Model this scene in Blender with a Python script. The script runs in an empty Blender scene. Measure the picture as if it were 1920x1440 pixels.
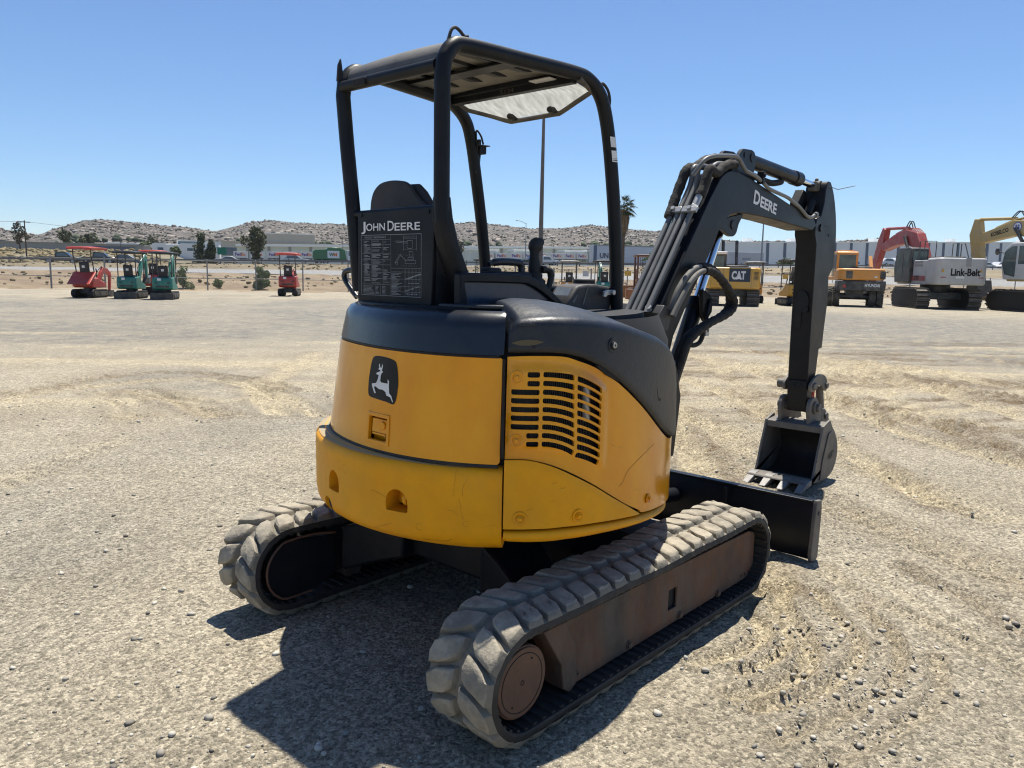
import bpy, math, random
import numpy as np
from mathutils import Vector, Matrix
from mathutils.geometry import delaunay_2d_cdt
random.seed(7); RNG = np.random.default_rng(11)
SC = bpy.context.scene
COL = SC.collection
pi = math.pi
def V(*a): return Vector(a)
# ------------------------------------------------------------------ materials
def nd(nt, t, **kw):
    n = nt.nodes.new(t)
    for k, v in kw.items():
        if k in n.inputs: n.inputs[k].default_value = v
        else: setattr(n, k, v)
    return n
def mat(name, c, rough=.6, metal=0., c2=None, scale=6., amt=.5, dust=None, dust_amt=0., dscale=3., bump=0., bscale=60., spec=.5, coat=0., alpha=1., trans=0., rvar=.12, detail=6., stretch=None):
    """Principled surface: base colour mottled towards c2, patches of dust, rough variation, fine bump."""
    m = bpy.data.materials.new(name); m.use_nodes = True
    nt = m.node_tree; b = nt.nodes['Principled BSDF']; L = nt.links
    tc = nd(nt, 'ShaderNodeTexCoord')
    src = tc.outputs['Object']
    if stretch:
        mp = nd(nt, 'ShaderNodeMapping'); mp.inputs['Scale'].default_value = stretch
        L.new(src, mp.inputs['Vector']); src = mp.outputs['Vector']
    def noise(s, d=detail, r=.6):
        n = nd(nt, 'ShaderNodeTexNoise'); n.inputs['Scale'].default_value = s; n.inputs['Detail'].default_value = d; n.inputs['Roughness'].default_value = r
        L.new(src, n.inputs['Vector']); return n.outputs['Fac']
    def ramp(f, a, bb):
        r = nd(nt, 'ShaderNodeMapRange'); r.inputs['From Min'].default_value = a; r.inputs['From Max'].default_value = bb
        L.new(f, r.inputs['Value']); return r.outputs['Result']
    def mix(f, a, bb):
        x = nd(nt, 'ShaderNodeMix'); x.data_type = 'RGBA'
        if isinstance(f, float): x.inputs[0].default_value = f
        else: L.new(f, x.inputs[0])
        for i, q in ((6, a), (7, bb)):
            if isinstance(q, tuple): x.inputs[i].default_value = (*q[:3], 1)
            else: L.new(q, x.inputs[i])
        return x.outputs[2]
    def mul(f, k):
        x = nd(nt, 'ShaderNodeMath'); x.operation = 'MULTIPLY'; x.inputs[1].default_value = k; L.new(f, x.inputs[0]); return x.outputs[0]
    col = tuple(c)
    if c2 is not None: col = mix(mul(ramp(noise(scale), .38, .64), amt), col, tuple(c2))
    if dust is not None: col = mix(mul(ramp(noise(dscale, 8., .7), .42, .66), dust_amt), col, tuple(dust))
    if isinstance(col, tuple): b.inputs['Base Color'].default_value = (*col, 1)
    else: L.new(col, b.inputs['Base Color'])
    rr = nd(nt, 'ShaderNodeMapRange'); rr.inputs['To Min'].default_value = max(.02, rough - rvar); rr.inputs['To Max'].default_value = min(1, rough + rvar)
    L.new(noise(scale * 1.7), rr.inputs['Value']); L.new(rr.outputs['Result'], b.inputs['Roughness'])
    b.inputs['Metallic'].default_value = metal; b.inputs['Specular IOR Level'].default_value = spec
    b.inputs['Coat Weight'].default_value = coat; b.inputs['Alpha'].default_value = alpha; b.inputs['Transmission Weight'].default_value = trans
    if bump:
        bp = nd(nt, 'ShaderNodeBump'); bp.inputs['Strength'].default_value = bump; bp.inputs['Distance'].default_value = .01
        L.new(noise(bscale, 5.), bp.inputs['Height']); L.new(bp.outputs['Normal'], b.inputs['Normal'])
    return m
def flat(name, c, rough=.6, metal=0., **k): return mat(name, c, rough, metal, **k)
DUST = (.36, .31, .23)
M = {}
M['yellow'] = mat('faded_yellow_paint', (.84, .345, .003), .17, rvar=.07, c2=(.70, .235, .002), scale=3.2, amt=.9, dust=(.66, .33, .02), dust_amt=.35, dscale=2.3, bump=.30, bscale=3.2, coat=.0, spec=.48, stretch=(1, 1, .55))
M['cast'] = mat('matt_yellow_paint', (.84, .36, .004), .50, c2=(.72, .30, .006), scale=5, amt=.8, dust=(.60, .31, .025), dust_amt=.42, dscale=4, bump=.12, bscale=30, spec=.22)
M['black'] = mat('charcoal_paint', (.006, .008, .013), .30, c2=(.010, .013, .019), scale=5, amt=.8, dust=(.05, .05, .048), dust_amt=.22, dscale=3, bump=.05, bscale=12, coat=.1)
M['blackm'] = mat('matt_charcoal_paint', (.006, .0075, .011), .46, c2=(.010, .012, .015), scale=7, amt=.8, spec=.22, dust=(.045, .04, .033), dust_amt=.20, dscale=5, bump=.08, bscale=70)
M['hood'] = mat('weathered_hood_paint', (.008, .0115, .019), .44, c2=(.013, .017, .025), scale=4, amt=.8, spec=.40, dust=(.06, .06, .058), dust_amt=.34, dscale=3.4, bump=.2, bscale=45)
M['boom'] = mat('boom_paint', (.0055, .007, .011), .40, c2=(.009, .011, .015), scale=4, amt=.9, spec=.22, dust=(.05, .044, .036), dust_amt=.18, dscale=2.4, bump=.06, bscale=40)
M['dusty'] = mat('dust_caked_steel', (.05, .048, .045), .75, c2=(.09, .08, .065), scale=7, amt=.8, dust=(.24, .2, .15), dust_amt=.6, dscale=5, bump=.2, bscale=60)
M['rubber'] = mat('black_rubber', (.011, .011, .012), .7, c2=(.018, .018, .017), scale=9, amt=.8, dust=(.10, .088, .07), dust_amt=.26, dscale=5, bump=.15, bscale=60)
M['lug'] = mat('dusty_tread_rubber', (.29, .255, .195), .88, c2=(.15, .132, .105), scale=7, amt=.85, dust=(.42, .37, .28), dust_amt=.75, dscale=8, bump=.7, bscale=38)
M['seatv'] = mat('grey_plastic', (.040, .036, .036), .62, c2=(.026, .024, .026), scale=11, amt=.8, bump=.05, bscale=80)
M['rust'] = mat('rusty_steel', (.034, .030, .027), .72, c2=(.20, .070, .022), scale=2.6, amt=.75, dust=(.10, .088, .072), dust_amt=.6, dscale=7, bump=.4, bscale=30, stretch=(1, 1, .6))
M['copper'] = mat('rust_brown_cover', (.115, .052, .030), .62, c2=(.075, .040, .027), scale=9, amt=.8, dust=(.15, .10, .07), dust_amt=.3, bump=.15, bscale=60)
M['bucket'] = mat('worn_bucket_steel', (.085, .078, .07), .6, c2=(.13, .115, .10), scale=6, amt=.8, dust=(.24, .205, .16), dust_amt=.5, dscale=4, bump=.15, bscale=35)
M['bucketin'] = mat('bucket_inside_steel', (.022, .020, .019), .6, c2=(.035, .03, .026), scale=6, amt=.8, bump=.2, bscale=35)
M['tooth'] = mat('polished_tooth_steel', (.20, .19, .18), .5, .2, c2=(.15, .135, .12), scale=18, amt=.7, bump=.1)
M['pipe'] = mat('grey_steel_pipe', (.15, .148, .14), .45, .0, c2=(.11, .11, .108), scale=10, amt=.7)
M['chrome'] = mat('chrome_rod', (.75, .76, .78), .12, 1., rvar=.05)
M['lugside'] = mat('tread_rubber_flank', (.20, .178, .14), .9, c2=(.11, .10, .08), scale=9, amt=.8, dust=(.30, .27, .21), dust_amt=.5, dscale=9, bump=.5, bscale=45)
M['coverg'] = mat('scuffed_grey_cover', (.035, .037, .04), .5, c2=(.05, .05, .05), scale=6, amt=.8, dust=(.10, .09, .08), dust_amt=.3, spec=.3)
M['hose'] = mat('black_fabric_hose_sleeve', (.014, .013, .012), .85, c2=(.028, .024, .02), scale=14, amt=.8, bump=.7, bscale=45)
M['hoseg'] = mat('dusty_grey_hose', (.16, .15, .13), .7, c2=(.09, .085, .08), scale=12, amt=.7)
M['white'] = mat('white_vinyl', (.74, .74, .73), .5, c2=(.6, .6, .59), scale=15, amt=.6)
M['decalink'] = mat('grey_printing', (.30, .31, .32), .6)
M['decalbg'] = mat('black_decal_film', (.006, .007, .008), .5, c2=(.012, .013, .014), scale=8, amt=.8, spec=.25)
M['ledge'] = mat('dusty_yellow_ledge', (.36, .27, .13), .8, c2=(.30, .26, .19), scale=6, amt=.9, bump=.1)
M['dark'] = mat('dark_recess', (.010, .010, .011), .8)
M['fin'] = mat('radiator_fins', (.035, .037, .04), .55, .4, c2=(.08, .08, .08), scale=40, amt=.8, stretch=(12, 12, .4))
M['visor'] = None
M['glassb'] = mat('scuffed_dark_side_window', (.012, .027, .060), .30, c2=(.018, .036, .075), scale=3, amt=.9, dust=(.035, .05, .075), dust_amt=.4, dscale=9, stretch=(5, 5, .6), rvar=.08)
M['steel'] = mat('zinc_steel', (.42, .42, .41), .42, .6, c2=(.3, .3, .29), scale=12, amt=.6)
M['redp'] = mat('red_locking_pin', (.42, .035, .018), .45)
M['amber'] = mat('amber_reflection_paint', (.10, .075, .035), .6)  # reflected light on the hood, given as a flat colour
M['scr'] = mat('scratch_in_paint', (.34, .15, .010), .8)
M['screen'] = mat('display_glass', (.13, .15, .18), .25, c2=(.2, .22, .24), scale=20, amt=.7)
# translucent visor sheet
vm = bpy.data.materials.new('milky_visor_sheet'); vm.use_nodes = True
nt = vm.node_tree; nt.nodes.clear(); o = nd(nt, 'ShaderNodeOutputMaterial')
tr = nd(nt, 'ShaderNodeBsdfTranslucent'); df = nd(nt, 'ShaderNodeBsdfDiffuse'); mx = nd(nt, 'ShaderNodeMixShader')
tc = nd(nt, 'ShaderNodeTexCoord'); n1 = nd(nt, 'ShaderNodeTexNoise'); n1.inputs['Scale'].default_value = 14; n1.inputs['Detail'].default_value = 8
mp = nd(nt, 'ShaderNodeMapping'); mp.inputs['Scale'].default_value = (1, 3, 1); mp.inputs['Rotation'].default_value = (0, 0, .6)
rp = nd(nt, 'ShaderNodeValToRGB'); rp.color_ramp.elements[0].position = .3; rp.color_ramp.elements[1].position = .7; rp.color_ramp.elements[0].color = (.22, .22, .20, 1); rp.color_ramp.elements[1].color = (.36, .36, .335, 1)
nt.links.new(tc.outputs['Object'], mp.inputs['Vector']); nt.links.new(mp.outputs['Vector'], n1.inputs['Vector']); nt.links.new(n1.outputs['Fac'], rp.inputs['Fac'])
nt.links.new(rp.outputs['Color'], tr.inputs['Color']); nt.links.new(rp.outputs['Color'], df.inputs['Color'])
mx.inputs['Fac'].default_value = .22; nt.links.new(tr.outputs[0], mx.inputs[1]); nt.links.new(df.outputs[0], mx.inputs[2]); nt.links.new(mx.outputs[0], o.inputs['Surface'])
M['visor'] = vm
# ------------------------------------------------------------------ mesh building
def cr(pts, n=8, closed=False):
    """Catmull-Rom through 3-D (or 2-D) points."""
    P = [np.array(p, float) for p in pts]
    if len(P) < 3: return P
    Q = ([P[-1]] + P + [P[0], P[1]]) if closed else ([2 * P[0] - P[1]] + P + [2 * P[-1] - P[-2]])
    out = []
    for i in range(1, len(Q) - 2):
        p0, p1, p2, p3 = Q[i - 1:i + 3]
        for k in range(n):
            t = k / n
            out.append(.5 * ((2 * p1) + (-p0 + p2) * t + (2 * p0 - 5 * p1 + 4 * p2 - p3) * t * t + (-p0 + 3 * p1 - 3 * p2 + p3) * t ** 3))
    if not closed: out.append(P[-1])
    return out
def tri2d(poly, holes=(), step=None):
    """Constrained triangulation of a polygon with holes, plus a lattice of inner points."""
    co = []; ed = []
    def ring(r):
        s = len(co)
        for p in r: co.append(Vector((float(p[0]), float(p[1]))))
        for i in range(len(r)): ed.append((s + i, s + (i + 1) % len(r)))
    def dens(r):
        if not step: return [tuple(p) for p in r]
        out = []
        for i in range(len(r)):
            a = np.array(r[i], float); b = np.array(r[(i + 1) % len(r)], float); k = max(1, int(np.linalg.norm(b - a) / step + .5))
            for j in range(k): out.append(tuple(a + (b - a) * j / k))
        return out
    rings = [dens(poly)] + [dens(h) for h in holes]
    for r in rings: ring(r)
    def inside(x, y, r):
        c = False; j = len(r) - 1
        for i in range(len(r)):
            xi, yi = r[i]; xj, yj = r[j]
            if (yi > y) != (yj > y) and x < (xj - xi) * (y - yi) / (yj - yi) + xi: c = not c
            j = i
        return c
    if step:
        A = np.array(rings[0]); lo = A.min(0); hi = A.max(0); allp = np.array([p for r in rings for p in r])
        for x in np.arange(lo[0] + step * .5, hi[0], step):
            for y in np.arange(lo[1] + step * .5, hi[1], step):
                if ((allp - (x, y)) ** 2).sum(1).min() > (step * .45) ** 2 and inside(x, y, rings[0]) and not any(inside(x, y, h) for h in rings[1:]):
                    co.append(Vector((x, y)))
    vv, ee, ff, *_ = delaunay_2d_cdt(co, ed, [], 0, 1e-7)
    vv = [(v.x, v.y) for v in vv]; F = []
    for f in ff:
        x = sum(vv[i][0] for i in f) / len(f); y = sum(vv[i][1] for i in f) / len(f)
        if inside(x, y, rings[0]) and not any(inside(x, y, h) for h in rings[1:]): F.append(list(f))
    return vv, F
class MB:
    def __init__(s): s.v = []; s.f = []; s.mi = []; s.cur = 0
    def add(s, vs, fs):
        o = len(s.v); s.v += [tuple(map(float, p)) for p in vs]; s.f += [[i + o for i in f] for f in fs]; s.mi += [s.cur] * len(fs); return s
    def box(s, x0, y0, z0, x1, y1, z1, R=None, o=(0, 0, 0)):
        vs = [(x, y, z) for x in (x0, x1) for y in (y0, y1) for z in (z0, z1)]
        if R is not None: vs = [tuple(R @ Vector(p) + Vector(o)) for p in vs]
        return s.add(vs, [(0, 1, 3, 2), (4, 6, 7, 5), (0, 4, 5, 1), (2, 3, 7, 6), (0, 2, 6, 4), (1, 5, 7, 3)])
    def prism(s, poly, ax, lo, hi, holes=()):
        """Extrude a polygon: ax 'y' -> (x,z) polygon swept from y=lo to hi, 'x' -> (y,z), 'z' -> (x,y)."""
        f3 = {'y': lambda a, b, c: (a, c, b), 'x': lambda a, b, c: (c, a, b), 'z': lambda a, b, c: (a, b, c)}[ax]
        if holes:
            vv, F = tri2d(poly, holes); n = len(vv)
        else:
            vv = [tuple(p) for p in poly]; n = len(vv); F = [list(range(n))]
        vs = [f3(p[0], p[1], lo) for p in vv] + [f3(p[0], p[1], hi) for p in vv]
        cnt = {}
        for f in F:
            for i in range(len(f)):
                e = (f[i], f[(i + 1) % len(f)]); cnt[e] = 1
        fs = [f[::-1] for f in F] + [[i + n for i in f] for f in F]
        for (a, b) in cnt:
            if (b, a) not in cnt: fs.append((a, b, b + n, a + n))
        return s.add(vs, fs)
    def loft(s, rings, closed=True, caps=True):
        n = len(rings[0]); vs = [p for r in rings for p in r]; fs = []
        for k in range(len(rings) - 1):
            for i in range(n if closed else n - 1):
                j = (i + 1) % n; fs.append((k * n + i, k * n + j, (k + 1) * n + j, (k + 1) * n + i))
        if caps and closed: fs += [list(range(n))[::-1], [(len(rings) - 1) * n + i for i in range(n)]]
        return s.add(vs, fs)
    def tube(s, path, r, n=10, caps=True, closed=False):
        P = [Vector(tuple(p)) for p in path]; m = len(P); rs = r if hasattr(r, '__len__') else [r] * m
        T = []
        for i in range(m):
            a = P[(i - 1) % m] if (closed or i) else P[0]; b = P[(i + 1) % m] if (closed or i < m - 1) else P[-1]
            T.append((b - a).normalized())
        up = Vector((0, 0, 1)) if abs(T[0].z) < .9 else Vector((0, 1, 0))
        N = (up - T[0] * up.dot(T[0])).normalized(); rings = []
        for i in range(m):
            N = (N - T[i] * N.dot(T[i])).normalized(); B = T[i].cross(N)
            rings.append([P[i] + (N * math.cos(2 * pi * k / n) + B * math.sin(2 * pi * k / n)) * rs[i] for k in range(n)])
        if closed: rings.append(rings[0])
        return s.loft(rings, True, caps and not closed)
    def cyl(s, a, b, r, r2=None, n=20): return s.tube([a, b], [r, r if r2 is None else r2], n)
    def ball(s, c, r, n=12, m=8, sc=(1, 1, 1)):
        rings = []
        for j in range(m + 1):
            t = pi * j / m
            rings.append([(c[0] + r * sc[0] * math.sin(t) * math.cos(2 * pi * i / n), c[1] + r * sc[1] * math.sin(t) * math.sin(2 * pi * i / n), c[2] - r * sc[2] * math.cos(t)) for i in range(n)])
        return s.loft(rings, True, False)
    def disc(s, c, ax, r, t, n=24):
        a = Vector(c); d = Vector(ax).normalized() * t; return s.cyl(a, a + d, r, n=n)
    def build(s, name, mats, parent=None, bevel=0., smooth=35, seg=2, loc=None):
        me = bpy.data.meshes.new(name); me.from_pydata(s.v, [], s.f)
        for mm in (mats if isinstance(mats, (list, tuple)) else [mats]): me.materials.append(mm)
        if any(s.mi): me.polygons.foreach_set('material_index', s.mi)
        me.validate(); me.update()
        import bmesh
        bm = bmesh.new(); bm.from_mesh(me); bmesh.ops.remove_doubles(bm, verts=bm.verts, dist=1e-5); bmesh.ops.recalc_face_normals(bm, faces=bm.faces); bm.to_mesh(me); bm.free()
        if smooth:
            me.polygons.foreach_set('use_smooth', [True] * len(me.polygons)); me.set_sharp_from_angle(angle=math.radians(smooth))
        ob = bpy.data.objects.new(name, me); COL.objects.link(ob)
        if parent is not None: ob.parent = parent
        if loc is not None: ob.location = loc
        if bevel:
            b = ob.modifiers.new('bevel', 'BEVEL'); b.width = bevel; b.segments = seg; b.limit_method = 'ANGLE'; b.angle_limit = math.radians(38); b.use_clamp_overlap = True
        return ob
def tag(o, label=None, cat=None, group=None, kind=None):
    if label: o['label'] = label
    if cat: o['category'] = cat
    if group: o['group'] = group
    if kind: o['kind'] = kind
    return o
def empty(name, loc=(0, 0, 0), rz=0., sc=1.):
    o = bpy.data.objects.new(name, None); COL.objects.link(o); o.location = loc; o.rotation_euler = (0, 0, rz); o.scale = (sc, sc, sc); o.empty_display_size = .2; return o
def copy_tree(o, parent=None):
    c = o.copy(); COL.objects.link(c)
    if parent is not None: c.parent = parent
    for ch in list(o.children): copy_tree(ch, c)
    return c
_fontcache = {}
def text2d(txt, bold=0., space=1., res=3):
    """Letters as a flat triangulated outline: unit cap height, baseline at 0."""
    key = (txt, bold, space)
    if key in _fontcache: return _fontcache[key]
    cu = bpy.data.curves.new('t', 'FONT'); cu.body = txt; cu.size = 1.; cu.resolution_u = res; cu.offset = bold; cu.space_character = space
    ob = bpy.data.objects.new('t', cu); COL.objects.link(ob); bpy.context.view_layer.update()
    me = bpy.data.meshes.new_from_object(ob.evaluated_get(bpy.context.evaluated_depsgraph_get()))
    vs = np.array([tuple(v.co)[:2] for v in me.vertices]); fs = [list(p.vertices) for p in me.polygons]
    bpy.data.objects.remove(ob); bpy.data.curves.remove(cu); bpy.data.meshes.remove(me)
    h = .729
    vs = vs / h; vs[:, 0] -= vs[:, 0].min()
    _fontcache[key] = (vs, fs); return vs, fs
def put_text(mb, txt, origin, ex, ey, h, w=None, bold=0., space=1., nrm=0.002):
    """Lay letters on a plane; ex/ey unit axes; w forces the total width."""
    vs, fs = text2d(txt, bold, space); o = Vector(origin); ex = Vector(ex); ey = Vector(ey); n = ex.cross(ey)
    sx = h if w is None else w / vs[:, 0].max()
    mb.add([o + ex * (p[0] * sx) + ey * (p[1] * h) + n * nrm for p in vs], fs); return vs[:, 0].max() * sx
# ------------------------------------------------------------------ the mini excavator in front
EX = tag(empty('mini_excavator'), 'yellow and charcoal mini excavator with open canopy, large in the foreground', 'excavator')
# plan outline of the upper body, parameter s = running length from the rear centre (negative: left side)
def _outline():
    pts = [(.905 * math.cos(math.radians(a)), .905 * math.sin(math.radians(a))) for a in np.arange(100, 214.1, 2)]
    k180 = 40
    c = pts[-1:] + [(-.70, -.575), (-.62, -.672), (-.51, -.74), (-.32, -.782), (-.06, -.785), (.19, -.735), (.42, -.64), (.56, -.54), (.66, -.40), (.70, -.25), (.70, -.1)]
    m = np.array(pts[:-1] + [tuple(p) for p in cr(c, 8)])
    s = np.concatenate([[0], np.cumsum(np.linalg.norm(np.diff(m, axis=0), axis=1))]); s -= s[k180]
    T = np.gradient(m, s, axis=0); T /= np.linalg.norm(T, axis=1)[:, None]
    return m, s, np.stack([T[:, 1], -T[:, 0]], 1)
OM, OS, ON = _outline()
def plan(s, d=0.):
    x = np.interp(s, OS, OM[:, 0]); y = np.interp(s, OS, OM[:, 1]); a = np.interp(s, OS, ON[:, 0]); b = np.interp(s, OS, ON[:, 1]); l = math.hypot(a, b)
    return x - d * a / l, y - d * b / l
def SZ(s, z, d=0.): return (*plan(s, d), z)
def lin(x, xs, ys): return float(np.interp(x, xs, ys))
def sm(x, a, b):
    t = min(1, max(0, (x - a) / (b - a))); return t * t * (3 - 2 * t)
def shell(mb, poly, dfun, step=.03, thick=.012, holes=()):
    vv, F = tri2d(poly, holes, step); n = len(vv); vs = []
    for lay in (0, thick):
        for (s, q) in vv:
            d, z = dfun(s, q); vs.append(SZ(s, z, d + lay))
    e = {}
    for f in F:
        for i in range(3): e[(f[i], f[(i + 1) % 3])] = 1
    fs = [f for f in F] + [[i + n for i in f[::-1]] for f in F] + [(a, a + n, b + n, b) for (a, b) in e if (b, a) not in e]
    mb.add(vs, fs)
def sheet_on(mb, poly, dfun, off, step=None, holes=()):
    vv, F = tri2d(poly, holes, step); mb.add([SZ(s, dfun(s, q)[1], dfun(s, q)[0] - off) for s, q in vv], F)
Dl = lambda s: 1 - sm(s, -.30, .62)
d_door = lambda s, z: (.012 + Dl(s) * (.055 + (z - .92) * .13), z)
d_band = lambda s, z: (.004 + Dl(s) * .112 + max(0, z - 1.30) * .22 + (.03 * ((z - 1.425) / .025) ** 2 if z > 1.425 else 0), z)
# --- counterweight
CQ = [(.50, .30, .575), (.585, .075, .572), (.60, .045, .575), (.615, .022, .588), (.63, .007, .606), (.65, 0, .64), (.865, 0, .862), (.88, .004, .878), (.895, .016, .889), (.91, .03, .893), (1.02, .15, .905)]
def d_cw(s, q):
    d = lin(q, [c[0] for c in CQ], [c[1] for c in CQ]); z = lin(q, [c[0] for c in CQ], [c[2] for c in CQ])
    return d + .014 * sm(s, .5, .63), z
def dshape(s0, s1, z0, z1, n=9):
    c = (s0 + s1) / 2; r = (s1 - s0) / 2
    return [(s1 - .006, z0), (s1, z0 + .006)] + [(c + r * math.cos(a), z1 - r + r * math.sin(a)) for a in np.linspace(0, pi, n)] + [(s0, z0 + .006), (s0 + .006, z0)]
rec = [dshape(-.224, -.128, .703, .787), dshape(.166, .268, .701, .785)]
exh = [(-.243 + .042 * math.cos(a), .632 + .032 * math.sin(a)) for a in np.linspace(0, 2 * pi, 18)[:-1]]
mb = MB(); shell(mb, [(-1.1, .5), (.633, .5), (.633, 1.02), (-1.1, 1.02)], d_cw, .024, .085, rec + [exh])
for r in rec: sheet_on(mb, r, lambda s, z: (.0, z), -.08, .02)
CW = mb.build('counterweight', M['cast'], EX, smooth=42)
mb = MB(); sheet_on(mb, [(-.90, .8935), (.50, .8935), (.56, .91), (.56, 1.0), (-.90, 1.0)], d_cw, .0012, .03); mb.build('ledge_dust', M['ledge'], CW)
mb = MB(); sheet_on(mb, exh, lambda s, z: (0, z), -.018, .02); mb.build('exhaust_opening', M['dark'], CW)
mb = MB()
for s in (.255,): mb.cyl(SZ(s - .01, .735, .05), SZ(s - .03, .735, .05), .028, n=16); mb.cyl(SZ(s - .025, .735, .05), SZ(s - .045, .735, .05), .012, n=12)
mb.build('tie_down_boss', M['cast'], CW, bevel=.003)
def scratch(mb, pts, dfun, w=.0022, off=.0012):
    P = np.array(pts, float)
    for a, b in zip(P[:-1], P[1:]):
        t = b - a; l = np.linalg.norm(t)
        if l < 1e-6: continue
        n = np.array([-t[1], t[0]]) / l; w0 = w * random.uniform(.5, 1.2); w1 = w * random.uniform(.4, 1.)
        q = [a + n * w0 / 2, b + n * w1 / 2, b - n * w1 / 2, a - n * w0 / 2]
        mb.add([SZ(s, dfun(s, z)[1], dfun(s, z)[0] - off) for s, z in q], [(0, 1, 2, 3)])
mb = MB(); rr = random.Random(5)
for (s, z, L, an) in [(-.30, .83, .05, 1.5), (-.24, .82, .05, 1.6), (-.20, .815, .02, .3), (-.17, .80, .02, 2), (-.11, .745, .03, 2.4), (-.06, .70, .05, 2.3), (-.1, .68, .04, .2), (.02, .70, .05, 1.9), (.03, .66, .03, .4), (.09, .76, .09, .08), (.33, .63, .12, -.12), (.14, .68, .1, -.1), (.30, .72, .03, .2), (.43, .735, .05, -.2), (.50, .76, .07, .1), (.455, .79, .09, 1.7), (.475, .78, .08, -1.35), (.49, .79, .08, 1.65), (.36, .68, .05, .1), (.10, .63, .10, -.1), (-.15, .65, .06, -.3), (.22, .61, .06, -.05), (.02, .615, .05, -.3), (.56, .68, .06, .1), (.38, .80, .02, 1.1), (.37, .785, .02, 1.1)]:
    pts = [(s, z)]; a = an
    if (s, z) not in ((-.24, .82), (-.17, .80), (-.11, .745), (.09, .76), (.33, .63), (.43, .735), (.455, .79), (.475, .78), (.49, .79), (.10, .63), (.22, .61), (.56, .68)): continue
    for k in range(7): a += rr.uniform(-.25, .25); pts.append((pts[-1][0] + L / 7 * math.cos(a), pts[-1][1] + L / 7 * math.sin(a)))
    scratch(mb, pts, d_cw, rr.uniform(.0007, .0014))
for (s, z, r) in [(-.12, .82, .02), (-.075, .815, .018), (.505, .69, .012), (.32, .66, .014)]:
    scratch(mb, [(s + r * math.cos(t), z + r * .9 * math.sin(t)) for t in np.linspace(.5, 5.6, 12)], d_cw, .0010)
mb.build('scratch_marks', M['scr'], CW, smooth=0)
# --- rear door with latch and emblem
lat = [(.012, .940), (.118, .940), (.131, .948), (.131, 1.026), (.125, 1.030), (.018, 1.030), (.012, 1.024)]
mb = MB(); shell(mb, [(-.85, .903), (.612, .903), (.622, .914), (.626, 1.285), (.619, 1.293), (-.85, 1.293)], d_door, .028, .012, [lat])
DOOR = mb.build('rear_door', M['yellow'], EX, bevel=.003, smooth=42)
mb = MB(); sheet_on(mb, [(-.002, .926), (.145, .926), (.145, 1.046), (-.002, 1.046)], d_door, -.034)
def rim(s0, s1, z0, z1, w): return [(s0, z0), (s1, z0), (s1, z1), (s0, z1)], [(s0 + w, z0 + w), (s1 - w, z0 + w), (s1 - w, z1 - w), (s0 + w, z1 - w)]
a, b = rim(-.002, .145, .926, 1.046, .013); vv, F = tri2d(a, [b]); shell(mb, a, lambda s, z: (d_door(s, z)[0] - .005, z), None, .006, [b])
mb.build('latch_recess', M['yellow'], DOOR, bevel=.002)
mb = MB(); shell(mb, [(.022, .968), (.122, .968), (.122, 1.022), (.022, 1.022)], lambda s, z: (d_door(s, z)[0] + .006, z), None, .012)
mb.cyl(SZ(.098, 1.0, d_door(.098, 1)[0] + .012), SZ(.098, 1.0, d_door(.098, 1)[0] - .002), .016, n=18)
shell(mb, [(.03, .960), (.118, .960), (.118, .968), (.03, .968)], lambda s, z: (d_door(s, z)[0] + .002, z), None, .012)
mb.build('latch', M['yellow'], DOOR, bevel=.002)
emb = cr([(.0191, 1.2622), (.0876, 1.2653), (.1485, 1.2590), (.1729, 1.244), (.1850, 1.1902), (.1833, 1.1433), (.1669, 1.0926), (.1186, 1.0954), (.04, 1.100), (-.0087, 1.1061), (-.0190, 1.1406), (-.0165, 1.1894), (-.004, 1.2400)], 3, True)
mb = MB(); sheet_on(mb, emb, d_door, .0012, .012); EMB = mb.build('emblem_decal', M['decalbg'], DOOR, smooth=60)
deer = [(.0562, 1.2358), (.0609, 1.2203), (.0526, 1.2152), (.0676, 1.2122), (.0708, 1.2082), (.0435, 1.2001), (.0399, 1.1946), (.0593, 1.1921), (.0536, 1.1742), (.0431, 1.1602), (.0107, 1.1548), (.0143, 1.1442), (.0358, 1.1193), (.0463, 1.1213), (.0289, 1.1435), (.0395, 1.1468), (.0671, 1.1387), (.0935, 1.1391), (.1124, 1.1324), (.1187, 1.1201), (.1432, 1.116), (.1582, 1.0981), (.1605, 1.1005), (.1504, 1.121), (.136, 1.1303), (.1324, 1.16), (.1325, 1.175), (.1227, 1.1827), (.1239, 1.1657), (.0805, 1.1659), (.0726, 1.1717), (.0754, 1.1935), (.0807, 1.2026), (.0906, 1.2069), (.0807, 1.2112), (.0861, 1.2288), (.0809, 1.2378), (.0768, 1.2216), (.0676, 1.223), (.0624, 1.2355)]
mb = MB(); sheet_on(mb, deer, d_door, .0026, .015); mb.build('leaping_deer_figure', M['white'], EMB, smooth=60)
mb = MB(); mb.tube([SZ(.6325, z, .006) for z in np.linspace(.93, 1.29, 8)], .0048, 8); mb.tube([SZ(.632, z, .003) for z in np.linspace(.935, 1.09, 6)], .006, 8); mb.build('door_seal', M['blackm'], DOOR)
mb = MB(); mb.tube([SZ(s, .898, d_door(s, .9)[0] + .004) for s in np.linspace(-.7, .615, 40)], .0085, 8); mb.build('door_gasket', M['rubber'], DOOR)
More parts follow.
